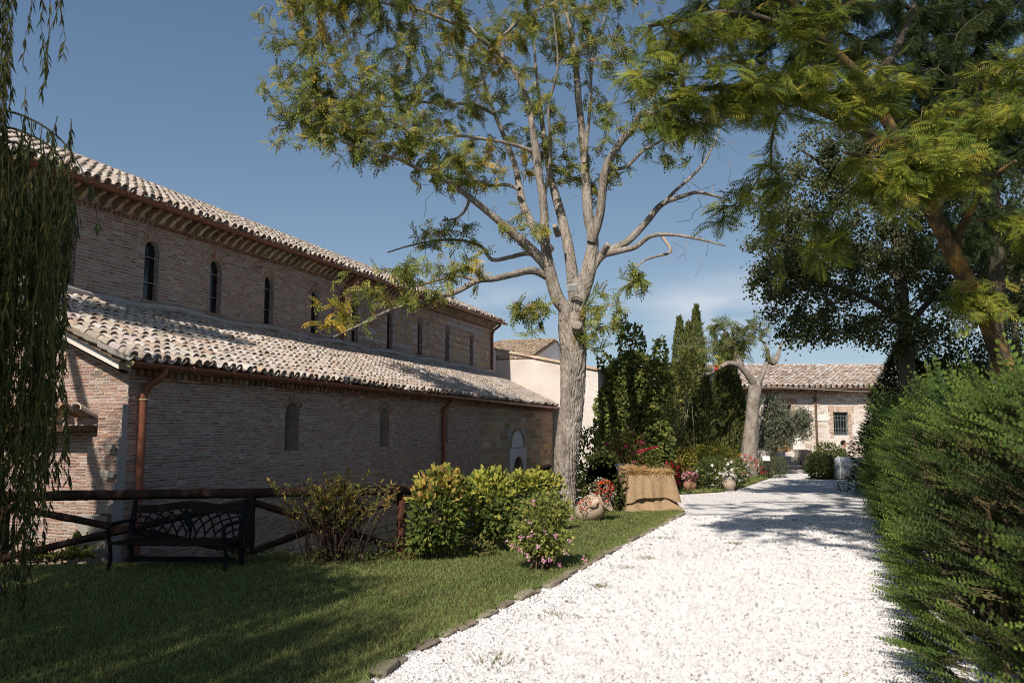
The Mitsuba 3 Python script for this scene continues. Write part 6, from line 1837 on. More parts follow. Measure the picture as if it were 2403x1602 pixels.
lab(k, 'pale terracotta jar lying tilted on the grass under red and white flowers', 'jar')
k, pos = bush('begonia_plant', 'mound of red and white begonias growing out of the tilted jar', 'flowers', [(1.66, 14.9, 0.50, 0.19, 0.19, 0.22, 1), (1.52, 14.95, 0.42, 0.16, 0.16, 0.2, 1), (1.34, 14.8, 0.26, 0.14, 0.1, 0.14, 1)], 420, DIA, (0.03, 0.05), [(0.12, 0.15, 0.05), (0.17, 0.19, 0.06), (0.13, 0.08, 0.05)], None)
mb = MB()
q = blob_points([(1.70, 14.82, 0.49, 0.19, 0.16, 0.22, 170), (1.32, 14.74, 0.25, 0.13, 0.07, 0.13, 40)], hollow=0.7)
petals(mb, q, R.uniform(0.014, 0.026, len(q)), pick([(0.62, 0.045, 0.03), (0.72, 0.12, 0.06)], len(q)), 4)
lab(mb.put(f'{k}__red_flowers', 'petal'), kind='stuff')
mb = MB()
q = blob_points([(1.60, 14.84, 0.53, 0.2, 0.14, 0.2, 100), (1.36, 14.75, 0.20, 0.12, 0.07, 0.12, 40), (1.85, 14.85, 0.42, 0.05, 0.08, 0.14, 20)], hollow=0.75)
petals(mb, q, R.uniform(0.013, 0.022, len(q)), pick([(0.80, 0.76, 0.70), (0.75, 0.66, 0.58)], len(q)), 4)
lab(mb.put(f'{k}__white_flowers', 'petal'), kind='stuff')

# ---- bush in tree shade: hollow shell painted near-black as shade, leaves round its rim
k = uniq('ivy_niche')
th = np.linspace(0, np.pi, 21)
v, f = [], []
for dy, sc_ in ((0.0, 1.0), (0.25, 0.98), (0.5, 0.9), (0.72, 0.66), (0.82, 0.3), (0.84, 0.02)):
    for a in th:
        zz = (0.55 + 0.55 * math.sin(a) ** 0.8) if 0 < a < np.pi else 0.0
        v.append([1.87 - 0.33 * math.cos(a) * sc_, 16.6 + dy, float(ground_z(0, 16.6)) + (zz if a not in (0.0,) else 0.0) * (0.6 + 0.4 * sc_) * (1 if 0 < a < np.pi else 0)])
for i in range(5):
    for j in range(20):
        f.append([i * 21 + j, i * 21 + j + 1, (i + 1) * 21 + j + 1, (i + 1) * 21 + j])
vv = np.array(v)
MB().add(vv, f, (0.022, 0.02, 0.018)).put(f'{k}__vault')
q = []
for a in R.uniform(0, np.pi, 900):
    rr = R.normal(0, 0.07)
    q.append([1.87 - (0.36 + rr) * math.cos(a), 16.62 + abs(R.normal(0, 0.2)), float(ground_z(0, 16.6)) + R.uniform(0, 0.75) if abs(math.cos(a)) > 0.75 else float(ground_z(0, 16.6)) + 0.55 + (0.56 + rr) * math.sin(a) ** 0.8])
q = np.array(q)
mb = MB()
scatter(mb, IVY_V, OVAL_F, q, frames(np.c_[q[:, 0] - 1.87, -0.5 + 0 * q[:, 0], q[:, 2] - 0.5] + R.normal(0, 0.4, (len(q), 3)), np.array([0, -1.0, 0.3]), roll=0.6), R.uniform(0.04, 0.075, len(q)), pick([(0.06, 0.085, 0.03), (0.11, 0.13, 0.04), (0.24, 0.22, 0.07), (0.05, 0.05, 0.025)], len(q), [0.4, 0.3, 0.1, 0.2]))
lab(mb.put(f'{k}__ivy', 'leaf'), kind='stuff')
lab(k, 'dark round-topped bush rimmed with ivy, its shade painted near-black, between the jar and the sackcloth table', 'niche')

# ---- shrubs behind the trunk and table, with red flowers
bush('citrus_shrub', 'glossy leaved shrub just right of the big trunk, behind the flower jar', 'shrub', [(1.75, 19.0, 0.85, 0.5, 0.5, 0.75, 1), (1.45, 18.8, 0.4, 0.4, 0.4, 0.45, 1), (2.0, 18.6, 0.3, 0.5, 0.4, 0.4, 1)], 2200, OV, (0.06, 0.10), LAUREL, LW, (1.7, 18.9, 12, 0.1))
k, pos = bush('fuchsia_shrub', 'shrub with small red flowers above the sackcloth table', 'shrub', [(2.75, 20.0, 1.0, 0.55, 0.5, 0.6, 1), (2.3, 19.8, 0.8, 0.4, 0.4, 0.5, 1), (3.2, 20.0, 0.7, 0.5, 0.4, 0.6, 1)], 2000, DIA, (0.05, 0.08), [(0.12, 0.15, 0.04), (0.17, 0.18, 0.05), (0.25, 0.17, 0.06)], None, (2.8, 20, 12, 0.15))
mb = MB()
q = blob_points([(2.85, 19.75, 1.25, 0.45, 0.4, 0.3, 40), (3.05, 19.5, 0.75, 0.2, 0.2, 0.3, 14), (2.2, 19.5, 1.1, 0.2, 0.2, 0.2, 6)], hollow=0.7)
petals(mb, q, R.uniform(0.025, 0.05, len(q)), pick([(0.62, 0.06, 0.14), (0.55, 0.12, 0.18)], len(q)))
lab(mb.put(f'{k}__flowers', 'petal'), kind='stuff')

# ---- ivy mound over an old brick pier
k = uniq('ivy_pier')
MB().box((2.55, 22.6, -1.2), (4.0, 23.6, 3.3), (0.5, 0.4, 0.3), None).put(f'{k}__pier', 'mortar', color=False)
P = Pieces((0, 22.6, 0), (1, 0, 0), (0, -1, 0), lambda v: v)
for r in range(48):
    s = 2.55
    while s < 4.0:
        e = min(s + R.uniform(0.14, 0.28), 4.0)
        P.add(s + 0.006, e - 0.006, -0.1 + r * 0.07, -0.1 + r * 0.07 + 0.058, -0.02, R.uniform(0.005, 0.02), pick(HB, 1)[0], 0.004)
        s = e
P.put(f'{k}__pier', 'brick', 40, 'brickwork')
pos = blob_points([(3.35, 22.2, 1.5, 0.95, 0.7, 1.7, 6500), (3.5, 22.3, 2.75, 0.98, 0.65, 1.05, 4200), (2.75, 22.2, 1.9, 0.5, 0.5, 1.1, 1300), (3.35, 22.3, 4.0, 0.40, 0.35, 0.55, 420), (3.05, 22.3, 4.45, 0.22, 0.2, 0.5, 150), (4.15, 22.3, 3.65, 0.22, 0.25, 0.5, 260), (2.6, 22.2, 3.4, 0.25, 0.2, 0.3, 130), (3.9, 22.1, 1.0, 0.6, 0.5, 1.2, 1500)], hollow=0.72)
n = len(pos)
mb = MB()
out = unit(pos - np.array([3.35, 22.9, 2.0])) * [1, 1, 0.4]
lit_up = R.random(n)
scatter(mb, IVY_V, OVAL_F, pos, frames(out + R.normal(0, 0.5, (n, 3)) + [0, 0, -0.5], np.array([-0.3, -0.9, 0.5]), roll=0.6), R.uniform(0.07, 0.13, n), pick([(0.10, 0.135, 0.045), (0.15, 0.18, 0.055), (0.24, 0.26, 0.075), (0.34, 0.33, 0.09)], n, [0.34, 0.34, 0.22, 0.10]))
lab(mb.put(f'{k}__ivy', 'leaf'), kind='stuff')
mb = MB()
for e in ((3.05, 22.3, 4.9), (3.3, 22.3, 4.6), (4.15, 22.3, 4.1), (2.6, 22.2, 3.7), (3.6, 22.2, 4.2), (2.3, 22.1, 2.6)):
    p, _ = spline([(3.3, 22.5, 2.8), (np.array([3.3, 22.5, 2.8]) + np.array(e)) / 2 + R.normal(0, 0.1, 3), e], 0.1)
    mb.tube(p, np.linspace(0.015, 0.004, len(p)), 5, (0.15, 0.11, 0.08))
lab(mb.put(f'{k}__vine_stems'), kind='stuff')
lab(k, 'old brick pier buried under a tall mound of dark green ivy', 'ivy')
# wild vine hanging between the ivy and the cypress, on the pollarded limb
bush('wild_vine', 'tangle of yellowing vine between the ivy mound and the three-topped cypress', 'vine', [(5.0, 24.5, 3.0, 0.75, 0.6, 0.65, 1), (5.5, 24.8, 3.5, 0.5, 0.5, 0.6, 1), (4.7, 24.3, 2.2, 0.5, 0.5, 0.5, 1), (5.0, 24.3, 1.3, 0.35, 0.4, 0.9, 1)], 2600, DIA, (0.06, 0.11), [(0.17, 0.19, 0.06), (0.27, 0.27, 0.08), (0.42, 0.37, 0.10)], [0.5, 0.36, 0.14], (5.0, 24.6, 30, 0.25), hollow=0.3, stem_col=(0.34, 0.29, 0.24))

# ---- flower bed by the far gravel
k, pos = bush('golden_privet', 'long rounded golden yellow privet behind the flower pots', 'shrub', [(6.0, 24.6, 0.55, 0.8, 0.6, 0.62, 1), (6.6, 25.0, 0.5, 0.6, 0.6, 0.55, 1), (5.5, 24.3, 0.45, 0.5, 0.5, 0.55, 1)], 3600, DIA, (0.05, 0.09), [(0.50, 0.46, 0.08), (0.60, 0.52, 0.09), (0.30, 0.31, 0.07), (0.16, 0.18, 0.05)], [0.38, 0.24, 0.24, 0.14], (6.0, 24.6, 14, 0.3))
bush('copper_privet', 'copper orange tinted privet left of the golden one', 'shrub', [(5.05, 23.4, 0.6, 0.36, 0.35, 0.5, 1), (4.6, 23.3, 0.6, 0.36, 0.35, 0.45, 1)], 1400, DIA, (0.05, 0.085), [(0.38, 0.23, 0.08), (0.30, 0.27, 0.06), (0.18, 0.19, 0.05), (0.32, 0.31, 0.07)], None, (4.9, 23.4, 10, 0.2))
for x, y, r, h, col, txt, fl, seedc in ((4.95, 22.45, 0.19, 0.27, (0.40, 0.24, 0.15), 'small clay pot of dark pink flowers on the grass edge', [(0.62, 0.28, 0.34), (0.75, 0.48, 0.50), (0.40, 0.10, 0.14)], 0.20), (6.12, 22.75, 0.20, 0.30, (0.46, 0.38, 0.31), 'pale round pot under white flowering bush', [(0.80, 0.79, 0.75)], 0.16), (8.15, 28.3, 0.2, 0.22, (0.40, 0.30, 0.22), 'bright red flowering plant in pot before the leaning trunk', [(0.62, 0.10, 0.08), (0.72, 0.22, 0.18), (0.5, 0.06, 0.05)], 0.42)):
    k, pos = bush('potted_flowers', txt, 'potted plant', [(x, y, h + seedc * 0.55 + float(ground_z(x, y)), seedc * 1.15, seedc, seedc * 0.85, 1)], 240, DIA, (0.04, 0.07), [(0.10, 0.13, 0.05), (0.15, 0.17, 0.05)], None)
    lathe(f'{k}__pot', [(0.001, 0), (r * 0.6, 0), (r * 0.95, h * 0.45), (r, h * 0.7), (r * 0.9, h * 0.92), (r * 0.97, h), (r * 0.85, h), (r * 0.8, h * 0.85), (0.001, h * 0.8)], gp(x, y, -0.01), col=col)
    mb = MB()
    q = blob_points([(x, y - 0.05, h + seedc * 0.6 + float(ground_z(x, y)), seedc * 1.2, seedc, seedc * 0.9, 130)], hollow=0.75)
    petals(mb, q, R.uniform(0.03, 0.05, len(q)), pick(fl, len(q)))
    lab(mb.put(f'{k}__flowers', 'petal'), kind='stuff')
k, pos = bush('white_rose_bush', 'leafy bush with scattered white flowers beside the pale round pot', 'shrub', [(5.75, 23.0, 0.36, 0.55, 0.4, 0.46, 1), (6.4, 23.1, 0.36, 0.42, 0.35, 0.4, 1)], 1800, DIA, (0.05, 0.08), [(0.12, 0.16, 0.06), (0.17, 0.20, 0.07), (0.09, 0.12, 0.05)], None, (5.9, 23, 12, 0.3))
mb = MB()
q = blob_points([(5.75, 22.7, 0.38, 0.6, 0.35, 0.42, 34), (6.45, 22.8, 0.45, 0.42, 0.3, 0.36, 60)], hollow=0.85)
petals(mb, q, R.uniform(0.035, 0.06, len(q)), pick([(0.80, 0.79, 0.74)], len(q)))
lab(mb.put(f'{k}__flowers', 'petal'), kind='stuff')
k, pos = bush('salvia_plant', 'scarlet flower spikes beside the sackcloth table', 'flowers', [(4.35, 21.75, 0.42, 0.14, 0.12, 0.3, 1)], 160, DIA, (0.04, 0.07), [(0.10, 0.12, 0.04)], None)
mb = MB()
q = blob_points([(4.25, 21.6, 0.62, 0.14, 0.1, 0.18, 46), (4.45, 21.6, 0.32, 0.09, 0.1, 0.3, 34)], hollow=0.4)
petals(mb, q, R.uniform(0.03, 0.045, len(q)), pick([(0.58, 0.03, 0.05), (0.66, 0.08, 0.09)], len(q)))
lab(mb.put(f'{k}__flowers', 'petal'), kind='stuff')
k, pos = bush('pale_flower_shrub', 'low shrub dotted with pale flowers right of the sackcloth table', 'shrub', [(3.95, 21.5, 0.3, 0.35, 0.3, 0.4, 1)], 700, DIA, (0.05, 0.08), [(0.14, 0.17, 0.06), (0.20, 0.22, 0.09)], None, (3.95, 21.5, 8, 0.12))
mb = MB()
q = blob_points([(3.95, 21.3, 0.35, 0.34, 0.2, 0.36, 30)], hollow=0.8)
petals(mb, q, R.uniform(0.03, 0.05, len(q)), pick([(0.76, 0.74, 0.62)], len(q)))
lab(mb.put(f'{k}__flowers', 'petal'), kind='stuff')
k, pos = bush('red_begonia', 'tiny red flowering plant to the right of the leaning trunk', 'flowers', [(8.85, 28.6, 0.05, 0.14, 0.12, 0.16, 1)], 60, DIA, (0.04, 0.07), [(0.10, 0.12, 0.04)], None)
mb = MB()
q = blob_points([(8.85, 28.5, 0.1, 0.14, 0.1, 0.14, 30)], hollow=0.6)
petals(mb, q, R.uniform(0.03, 0.045, len(q)), pick([(0.50, 0.06, 0.06)], len(q)))
lab(mb.put(f'{k}__flowers', 'petal'), kind='stuff')
bush('lavender_bush', 'grey green lavender bush below the white sign', 'shrub', [(9.3, 28.9, 0.15, 0.42, 0.4, 0.42, 1), (9.75, 29.3, 0.15, 0.3, 0.3, 0.4, 1)], 1300, LANCE, (0.06, 0.11), [(0.13, 0.16, 0.09), (0.18, 0.20, 0.12), (0.09, 0.11, 0.05)], None, upright=1.2)
# clipped bushes near the house
bush('clipped_bush', 'dark green clipped round bush, the larger one left of the grey drum', 'shrub', [(10.95, 28.4, 0.22, 0.60, 0.55, 0.56, 1)], 4200, DIA, (0.045, 0.075), [(0.045, 0.07, 0.025), (0.07, 0.095, 0.03), (0.10, 0.12, 0.04)], None, (10.95, 28.4, 16, 0.12), hollow=0.5)
bush('clipped_bush', 'light green rounded bush rising behind the larger dark clipped one', 'shrub', [(11.85, 30.2, 0.42, 0.62, 0.6, 0.66, 1), (12.45, 30.6, 0.25, 0.45, 0.4, 0.50, 1)], 3600, DIA, (0.05, 0.08), [(0.11, 0.14, 0.04), (0.17, 0.19, 0.05), (0.08, 0.10, 0.03)], None, (11.85, 30.2, 14, 0.12), hollow=0.5)
bush('clipped_bush', 'low dark shrub at the wall foot right of the brick step wall', 'shrub', [(12.4, 32.9, 0.1, 0.5, 0.35, 0.42, 1), (12.9, 32.8, 0.1, 0.4, 0.3, 0.38, 1)], 1200, DIA, (0.05, 0.08), [(0.08, 0.10, 0.035), (0.13, 0.14, 0.05)], None)
# one red bloom near the viewer, at the foot of the hedge
k = uniq('red_rose')
mb = MB()
q = np.array([2.92, 4.72, 0.06]) + R.normal(0, 0.03, (16, 3))
petals(mb, q, R.uniform(0.03, 0.045, 16), pick([(0.66, 0.03, 0.04), (0.74, 0.16, 0.15)], 16), 5)
mb.put(f'{k}__bloom', 'petal')
MB().tube([(2.95, 4.78, -0.02), (2.93, 4.74, 0.05)], 0.006, 5, (0.1, 0.14, 0.05)).put(f'{k}__stem')
lab(k, 'single red rose bloom at the bottom corner in front of the hedge', 'flower')
# ---------------------------------------------------------------- table draped in sackcloth, straw on top
k = uniq('draped_table')
tc = np.array([2.86, 17.25])
ta = math.radians(8)
tg = float(ground_z(*tc))


def TW(v):
    v = np.asarray(v, float)
    return np.c_[tc[0] + v[:, 0] * math.cos(ta) - v[:, 1] * math.sin(ta), tc[1] + v[:, 0] * math.sin(ta) + v[:, 1] * math.cos(ta), tg + v[:, 2]]


def drape(key, hx, hy, top, drop, flare, seed, grid=90, fold=0.03, scallop=0.0, power=2.2, corner=0.0):
    """A cloth over a table top: flat above, falling in folds round the edge."""
    per = 4 * (hx + hy)
    ns = grid * 4
    s = np.linspace(0, per, ns, endpoint=False)

    def outline(u):
        u = u % per
        segs = ((2 * hx, (-hx, -hy), (1, 0), (0, -1)), (2 * hy, (hx, -hy), (0, 1), (1, 0)), (2 * hx, (hx, hy), (-1, 0), (0, 1)), (2 * hy, (-hx, hy), (0, -1), (-1, 0)))
        for L, p, d, n in segs:
            if u <= L:
                return np.array(p) + np.array(d) * u, np.array(n, float)
            u -= L
        return np.array(segs[0][1]), np.array(segs[0][3], float)

    P_, N_ = zip(*[outline(u) for u in s])
    P_, N_ = np.array(P_), np.array(N_)
    w = 9
    N_ = unit(np.stack([np.convolve(np.r_[N_[-w:, c], N_[:, c], N_[:w, c]], np.ones(2 * w + 1) / (2 * w + 1), 'valid') for c in (0, 1)], -1))
    nz_ = 16
    cn = (np.abs(P_[:, 0]) / hx) ** 8 * (np.abs(P_[:, 1]) / hy) ** 8
    cn = np.convolve(np.r_[cn[-6:], cn, cn[:6]], np.ones(13) / 13, 'valid')
    rows = []
    for i in range(nz_):
        f_ = i / (nz_ - 1)
        folds = (meshkit.noise(np.c_[s * 4.1, 0 * s, 0 * s + seed], 1) - 0.5) * 2 * fold + (meshkit.noise(np.c_[s * 9.5, 0 * s, 0 * s + seed], 2) - 0.5) * fold
        z = top - drop * f_ - corner * cn * f_ + (scallop * (meshkit.noise(np.c_[s * 2.6, 0 * s, 0 * s + seed], 4) - 0.5) * f_)
        off = flare * f_ ** power + (folds * 1.6 + 0.12 * cn) * f_ ** 0.8 + 0.012 * np.sin(min(1, f_ * 4) * np.pi / 2)
        xy = P_ + N_ * np.atleast_1d(off)[:, None]
        z = np.maximum(z, 0.012)
        rows.append(np.c_[xy, z + 0 * s])
    v = np.vstack(rows)
    f = [[i * ns + j, i * ns + (j + 1) % ns, (i + 1) * ns + (j + 1) % ns, (i + 1) * ns + j] for i in range(nz_ - 1) for j in range(ns)]
    c = len(v)
    v = np.vstack([v, [[0, 0, top + 0.004]]])
    f = quads(f)
    f = np.vstack([f, [[c, (j + 1) % ns, j] for j in range(ns)]])
    uv = np.c_[np.r_[np.tile(s, nz_), 0], np.r_[np.repeat(np.arange(nz_) / (nz_ - 1) * drop, ns), 0]]
    key = uniq(key)
    scene[key] = mikit.ply((TW(v), f), 'burlap', True, uv=uv)


drape(f'{k}__under_cloth', 0.43, 0.36, 0.72, 0.72, 0.20, 3.3, fold=0.045, power=5.0)
drape(f'{k}__over_cloth', 0.475, 0.41, 0.735, 0.47, 0.09, 7.7, fold=0.055, scallop=0.12, power=1.2, corner=0.16)
MB().box((-0.44, -0.37, 0.68), (0.44, 0.37, 0.715), (0.3, 0.2, 0.12), TW).put(f'{k}__table_top')
for sx in (-1, 1):
    for sy in (-1, 1):
        MB().box((sx * 0.39 - 0.025, sy * 0.32 - 0.025, 0), (sx * 0.39 + 0.025, sy * 0.32 + 0.025, 0.68), (0.3, 0.2, 0.12), TW).put(f'{k}__leg')
for pts in ([(-0.24, -0.42, 0.76), (-0.245, -0.445, 0.62), (-0.23, -0.45, 0.45), (-0.27, -0.455, 0.36), (-0.33, -0.455, 0.35)], [(0.02, -0.42, 0.76), (0.0, -0.445, 0.6), (-0.03, -0.455, 0.42)]):
    p, _ = spline(TW(np.array(pts)), 0.03)
    MB().tube(p, 0.004, 5, (0.55, 0.42, 0.25)).put(f'{k}__twine')
lab(k, 'small table draped to the ground in tan sackcloth at the edge of the gravel', 'table')
n = 2200
sx_ = R.uniform(-0.47, 0.47, n)
st = TW(np.c_[sx_, R.uniform(-0.42, 0.40, n), 0.74 + (0.06 + 0.14 * meshkit.noise(np.c_[sx_ * 4, 0 * sx_, 0 * sx_], 3)) * R.random(n) ** 1.4])
mb = MB()
scatter(mb, np.array([[-1, -0.02, -0.10], [-1, 0.02, -0.10], [0, 0.02, 0.06], [0, -0.02, 0.06], [1, 0.02, -0.08], [1, -0.02, -0.08]]), np.array([[0, 1, 2, 3], [3, 2, 4, 5]]), st, frames(np.c_[R.normal(size=(n, 2)), R.normal(0, 0.25, n)], roll=0.6), R.uniform(0.06, 0.17, n), pick([(0.50, 0.32, 0.14), (0.58, 0.42, 0.22), (0.40, 0.25, 0.11)], n))
lab(mb.put('straw'), 'loose golden straw heaped on the sackcloth covered table', 'straw', kind='stuff')
MB().tube(spline([(3.00, 19.2, 1.04), (3.25, 19.35, 1.10), (3.55, 19.6, 1.16)], 0.05)[0], [0.024] * 4 + [0.03] * 20 if False else 0.026, 10, (0.30, 0.03, 0.05)).put('red_pole')
lab('red_pole', 'dark red wooden pole end poking out of the shrub behind the table', 'pole')
MB().box((2.36, 18.3, 0.55), (2.74, 18.6, 0.80), (0.035, 0.04, 0.055), None, 0.02).put('dark_box__case')
MB().box((2.36, 18.3, -0.1), (2.74, 18.6, 0.55), (0.05, 0.045, 0.04), None, 0.01).put('dark_box__stand')
lab('dark_box', 'dark blue box standing in shade behind the sackcloth table', 'box')

# ---------------------------------------------------------------- floodlight in the fork of the big tree
k = uniq('floodlight')
fd = unit(np.array([-0.25, -0.95, -0.18]))
fx = unit(np.cross(fd, [0, 0, 1.0]))
fm = np.stack([fx, np.cross(fd, fx) * -1, -fd], -1)
FL = lambda v: np.asarray(v, float) @ np.stack([fx, -fd, np.cross(fx, -fd) * 1.0], -1).T + np.array([1.30, 16.98, 4.62])  # noqa: E731
MB().box((-0.115, 0.0, -0.085), (0.115, 0.075, 0.085), (0.40, 0.40, 0.39), FL, 0.014).put(f'{k}__housing', 'satin')
MB().box((-0.095, -0.006, -0.062), (0.095, 0.0, 0.066), (0.28, 0.29, 0.30), FL).put(f'{k}__glass', 'satin')
MB().box((-0.035, -0.011, -0.03), (0.04, -0.006, 0.03), (0.25, 0.26, 0.27), FL).put(f'{k}__lamp_chip', 'satin')
MB().tube(FL(np.array([[-0.125, 0.04, 0.0], [-0.125, 0.05, -0.13], [0.0, 0.06, -0.17], [0.125, 0.05, -0.13], [0.125, 0.04, 0.0]])), 0.010, 6, (0.4, 0.4, 0.4)).put(f'{k}__bracket', 'satin')
MB().tube(spline(FL(np.array([[0.0, 0.08, -0.05], [0.06, 0.12, -0.16], [-0.04, 0.12, -0.24], [0.05, 0.16, -0.34]])), 0.03)[0], 0.006, 6, (0.1, 0.1, 0.1)).put(f'{k}__cable')
lab(k, 'small grey floodlight fixed in the fork of the big robinia', 'floodlight')

# ---------------------------------------------------------------- sign, drum, hanging basket, bottle
k = uniq('garden_sign')
MB().tube([gp(8.88, 28.2, -0.1), gp(8.9, 28.2, 0.62)], 0.02, 8, (0.07, 0.05, 0.04)).put(f'{k}__post')
sm = lambda v: np.asarray(v, float) @ np.array([[1, 0, 0], [0, 0.92, 0.38], [0, -0.38, 0.92]]).T * 1.0 + gp(8.9, 28.15, 0.70)  # noqa: E731
MB().box((-0.13, -0.012, -0.085), (0.13, 0.012, 0.085), (0.80, 0.81, 0.82), sm, 0.004).put(f'{k}__board')
for i in range(4):
    MB().box((-0.10, -0.015, 0.05 - i * 0.035), (0.10 - 0.03 * (i % 2), -0.0125, 0.058 - i * 0.035), (0.4, 0.42, 0.45), sm).put(f'{k}__text_line')
lab(k, 'small white information sign on a dark post beside the leaning tree', 'sign')

k = uniq('grey_drum')
prof = [(0.001, -0.62), (0.30, -0.62), (0.37, -0.58), (0.40, -0.50), (0.415, 0.0), (0.40, 0.50), (0.37, 0.58), (0.30, 0.62), (0.001, 0.62)]
m = trimesh.creation.revolve(np.array(prof), sections=48)
v = np.array(m.vertices)
v = np.c_[v[:, 2], v[:, 0], v[:, 1]]
v[:, 2] *= 0.93
a = math.radians(-14)
v = np.c_[v[:, 0] * math.cos(a) - v[:, 1] * math.sin(a), v[:, 0] * math.sin(a) + v[:, 1] * math.cos(a), v[:, 2]]
MB().add(v + gp(11.82, 27.9, 0.375), m.faces, (0.40, 0.42, 0.45) * (0.8 + 0.4 * meshkit.fbm(v * 2, 3)[:, None])).put(f'{k}__body', 'satin', True)
for x in (-0.47,):
    p = np.array([[x, math.cos(q) * 0.418, math.sin(q) * 0.39] for q in np.linspace(0, 2 * np.pi, 41)])
    p = np.c_[p[:, 0] * math.cos(a) - p[:, 1] * math.sin(a), p[:, 0] * math.sin(a) + p[:, 1] * math.cos(a), p[:, 2]]
    MB().tube(p + gp(11.82, 27.9, 0.375), 0.022, 8, (0.78, 0.79, 0.80)).put(f'{k}__rim', 'satin', True)
lab(k, 'smooth pale grey plastic drum lying on the gravel beside the hedge', 'drum')

k = uniq('hanging_basket')
m = trimesh.creation.icosphere(subdivisions=2)
MB().add(np.array(m.vertices) * [0.075, 0.075, 0.10] + [7.35, 28.55, 3.72], m.faces, (0.50, 0.09, 0.06)).put(f'{k}__pot', smooth=True)
q = blob_points([(7.4, 28.5, 3.98, 0.22, 0.15, 0.24, 80)])
mb = MB()
petals(mb, q, R.uniform(0.03, 0.05, 80), pick([(0.55, 0.47, 0.10), (0.32, 0.33, 0.08)], 80))
lab(mb.put(f'{k}__flowers', 'petal'), kind='stuff')
lab(k, 'little red pot with yellow flowers on the arching limb of the pollarded tree', 'flower pot')

k = uniq('striped_bottle')
bl = gp(-5.15, 8.15, 0.02)
lathe(f'{k}__body', [(0.001, 0), (0.055, 0), (0.06, 0.02), (0.058, 0.05), (0.045, 0.09), (0.03, 0.13), (0.016, 0.17), (0.012, 0.2), (0.001, 0.2)], bl, col=(0.04, 0.07, 0.16))
for z, r in ((0.022, 0.0605), (0.045, 0.0590)):
    MB().tube(np.array([[math.cos(q) * r, math.sin(q) * r, z] for q in np.linspace(0, 2 * np.pi, 25)]) + bl, 0.004, 5, (0.6, 0.6, 0.55)).put(f'{k}__stripe')
lab(k, 'small dark blue bottle with pale stripes standing in the shaded grass under the willow', 'bottle')

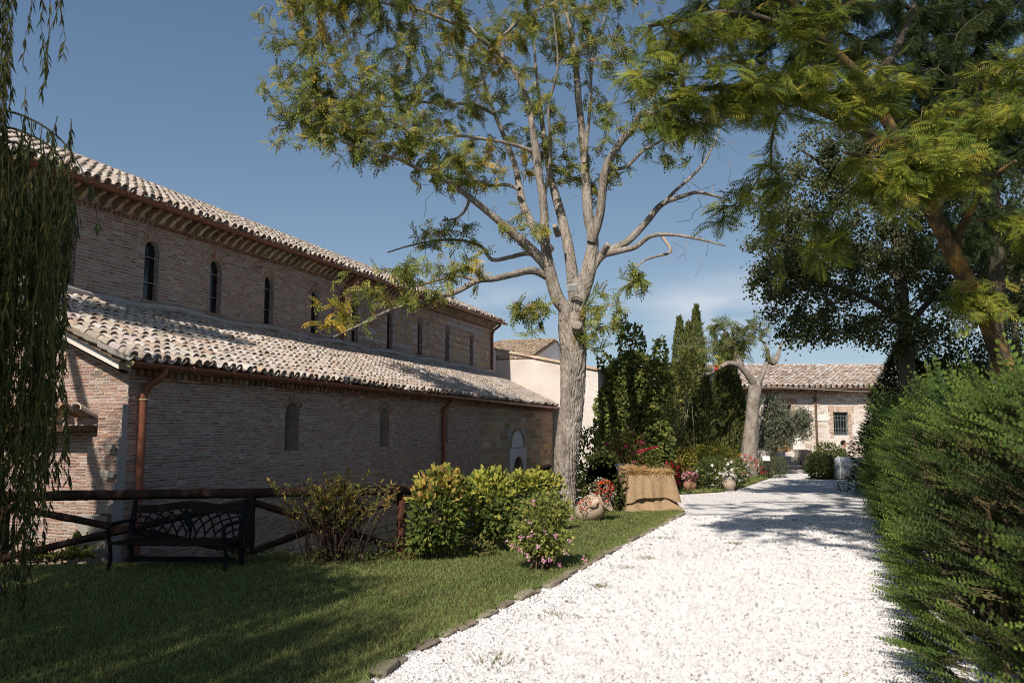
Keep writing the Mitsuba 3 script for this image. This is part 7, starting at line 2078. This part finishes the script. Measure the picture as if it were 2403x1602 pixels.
# ---------------------------------------------------------------- person sitting near the house, seen over the clipped bush
def person():
    k = uniq('person')
    base = np.array([12.97, 31.6, float(ground_z(0, 31.6))])
    import manifold3d as m3

    def ball(c, r):
        return m3.Manifold.sphere(r, 20).translate(tuple(float(x) for x in c))

    def bone(a_, ra, b_, rb):
        return m3.Manifold.batch_hull([ball(a_, ra), ball(b_, rb)])

    J = dict(pel=(0, 0, 0.52), chest=(0.04, 0, 0.84), neck=(0.06, 0, 1.03), head=(0.085, 0, 1.155))
    parts = [m3.Manifold.batch_hull([ball((0, -0.09, 0.52), 0.11), ball((0, 0.09, 0.52), 0.11), ball((0.03, -0.1, 0.75), 0.10), ball((0.03, 0.1, 0.75), 0.10)]),
             m3.Manifold.batch_hull([ball((0.03, -0.1, 0.75), 0.10), ball((0.03, 0.1, 0.75), 0.10), ball((0.03, -0.15, 0.93), 0.075), ball((0.03, 0.15, 0.93), 0.075)]),
             bone((0.05, 0, 0.96), 0.065, (0.07, 0, 1.08), 0.052),
             m3.Manifold.batch_hull([ball((0.075, 0, 1.19), 0.088), ball((0.10, 0, 1.17), 0.080), ball((0.12, 0, 1.09), 0.045)]),
             bone((0.19, 0, 1.15), 0.012, (0.188, 0, 1.135), 0.018)]
    for s in (-1, 1):
        parts += [bone((0.03, s * 0.17, 0.93), 0.055, (0.06, s * 0.23, 0.68), 0.043), bone((0.06, s * 0.23, 0.68), 0.042, (0.28, s * 0.17, 0.64), 0.03),
                  bone((0.28, s * 0.17, 0.64), 0.032, (0.35, s * 0.155, 0.635), 0.034),
                  bone((0, s * 0.09, 0.52), 0.09, (0.42, s * 0.12, 0.52), 0.062), bone((0.42, s * 0.12, 0.52), 0.062, (0.44, s * 0.12, 0.08), 0.042), bone((0.44, s * 0.12, 0.055), 0.045, (0.60, s * 0.13, 0.035), 0.034),
                  bone((0.075, s * 0.085, 1.16), 0.018, (0.07, s * 0.09, 1.13), 0.014)]
        for q in range(4):
            yy = s * (0.155 + (q - 1.5) * 0.019)
            parts.append(bone((0.36, yy, 0.635), 0.0095, (0.415, yy, 0.625), 0.0085))
            parts.append(bone((0.415, yy, 0.625), 0.0085, (0.435, yy, 0.600), 0.0075))
        parts.append(bone((0.33, s * 0.125, 0.64), 0.011, (0.385, s * 0.105, 0.635), 0.009))
    body = parts[0]
    for q in parts[1:]:
        body = body + q
    body = body.refine_to_length(0.03)
    me = body.to_mesh()
    tm = trimesh.Trimesh(me.vert_properties[:, :3], me.tri_verts, process=True)
    tm = trimesh.smoothing.filter_taubin(tm, iterations=6)
    v = np.array(tm.vertices)
    skin, shirt, trousers = np.array([0.45, 0.28, 0.20]), np.array([0.10, 0.10, 0.12]), np.array([0.07, 0.07, 0.09])
    c = np.where((v[:, 2] < 0.60)[:, None], trousers, np.where((v[:, 2] > 0.99)[:, None] | (v[:, 0] > 0.16)[:, None], skin, shirt))
    MB().add(v + base, tm.faces, c).put(f'{k}__body', smooth=True)
    h = m3.Manifold.batch_hull([ball((0.055, 0, 1.20), 0.095), ball((0.085, 0, 1.225), 0.085)]) - m3.Manifold.cube((0.4, 0.4, 0.4), True).translate((0.33, 0, 1.05))
    h = h - m3.Manifold.cube((0.5, 0.5, 0.2), True).translate((0.1, 0, 1.03))
    hm = h.refine_to_length(0.02).to_mesh()
    MB().add(hm.vert_properties[:, :3] + base, hm.tri_verts, (0.03, 0.022, 0.018)).put(f'{k}__hair', smooth=True)
    lab(k, 'dark-haired person sitting in profile behind the clipped bushes near the house', 'person')
    MB().box((12.75, 31.35, base[2] + 0.36), (13.25, 31.85, base[2] + 0.42), (0.2, 0.14, 0.1), None, 0.01).put('stool__seat')
    for sx in (12.79, 13.17):
        for sy in (31.39, 31.77):
            MB().box((sx, sy, base[2] - 0.02), (sx + 0.04, sy + 0.04, base[2] + 0.36), (0.2, 0.14, 0.1)).put('stool__leg')
    lab('stool', 'plain wooden stool under the sitting person near the house', 'stool')


person()
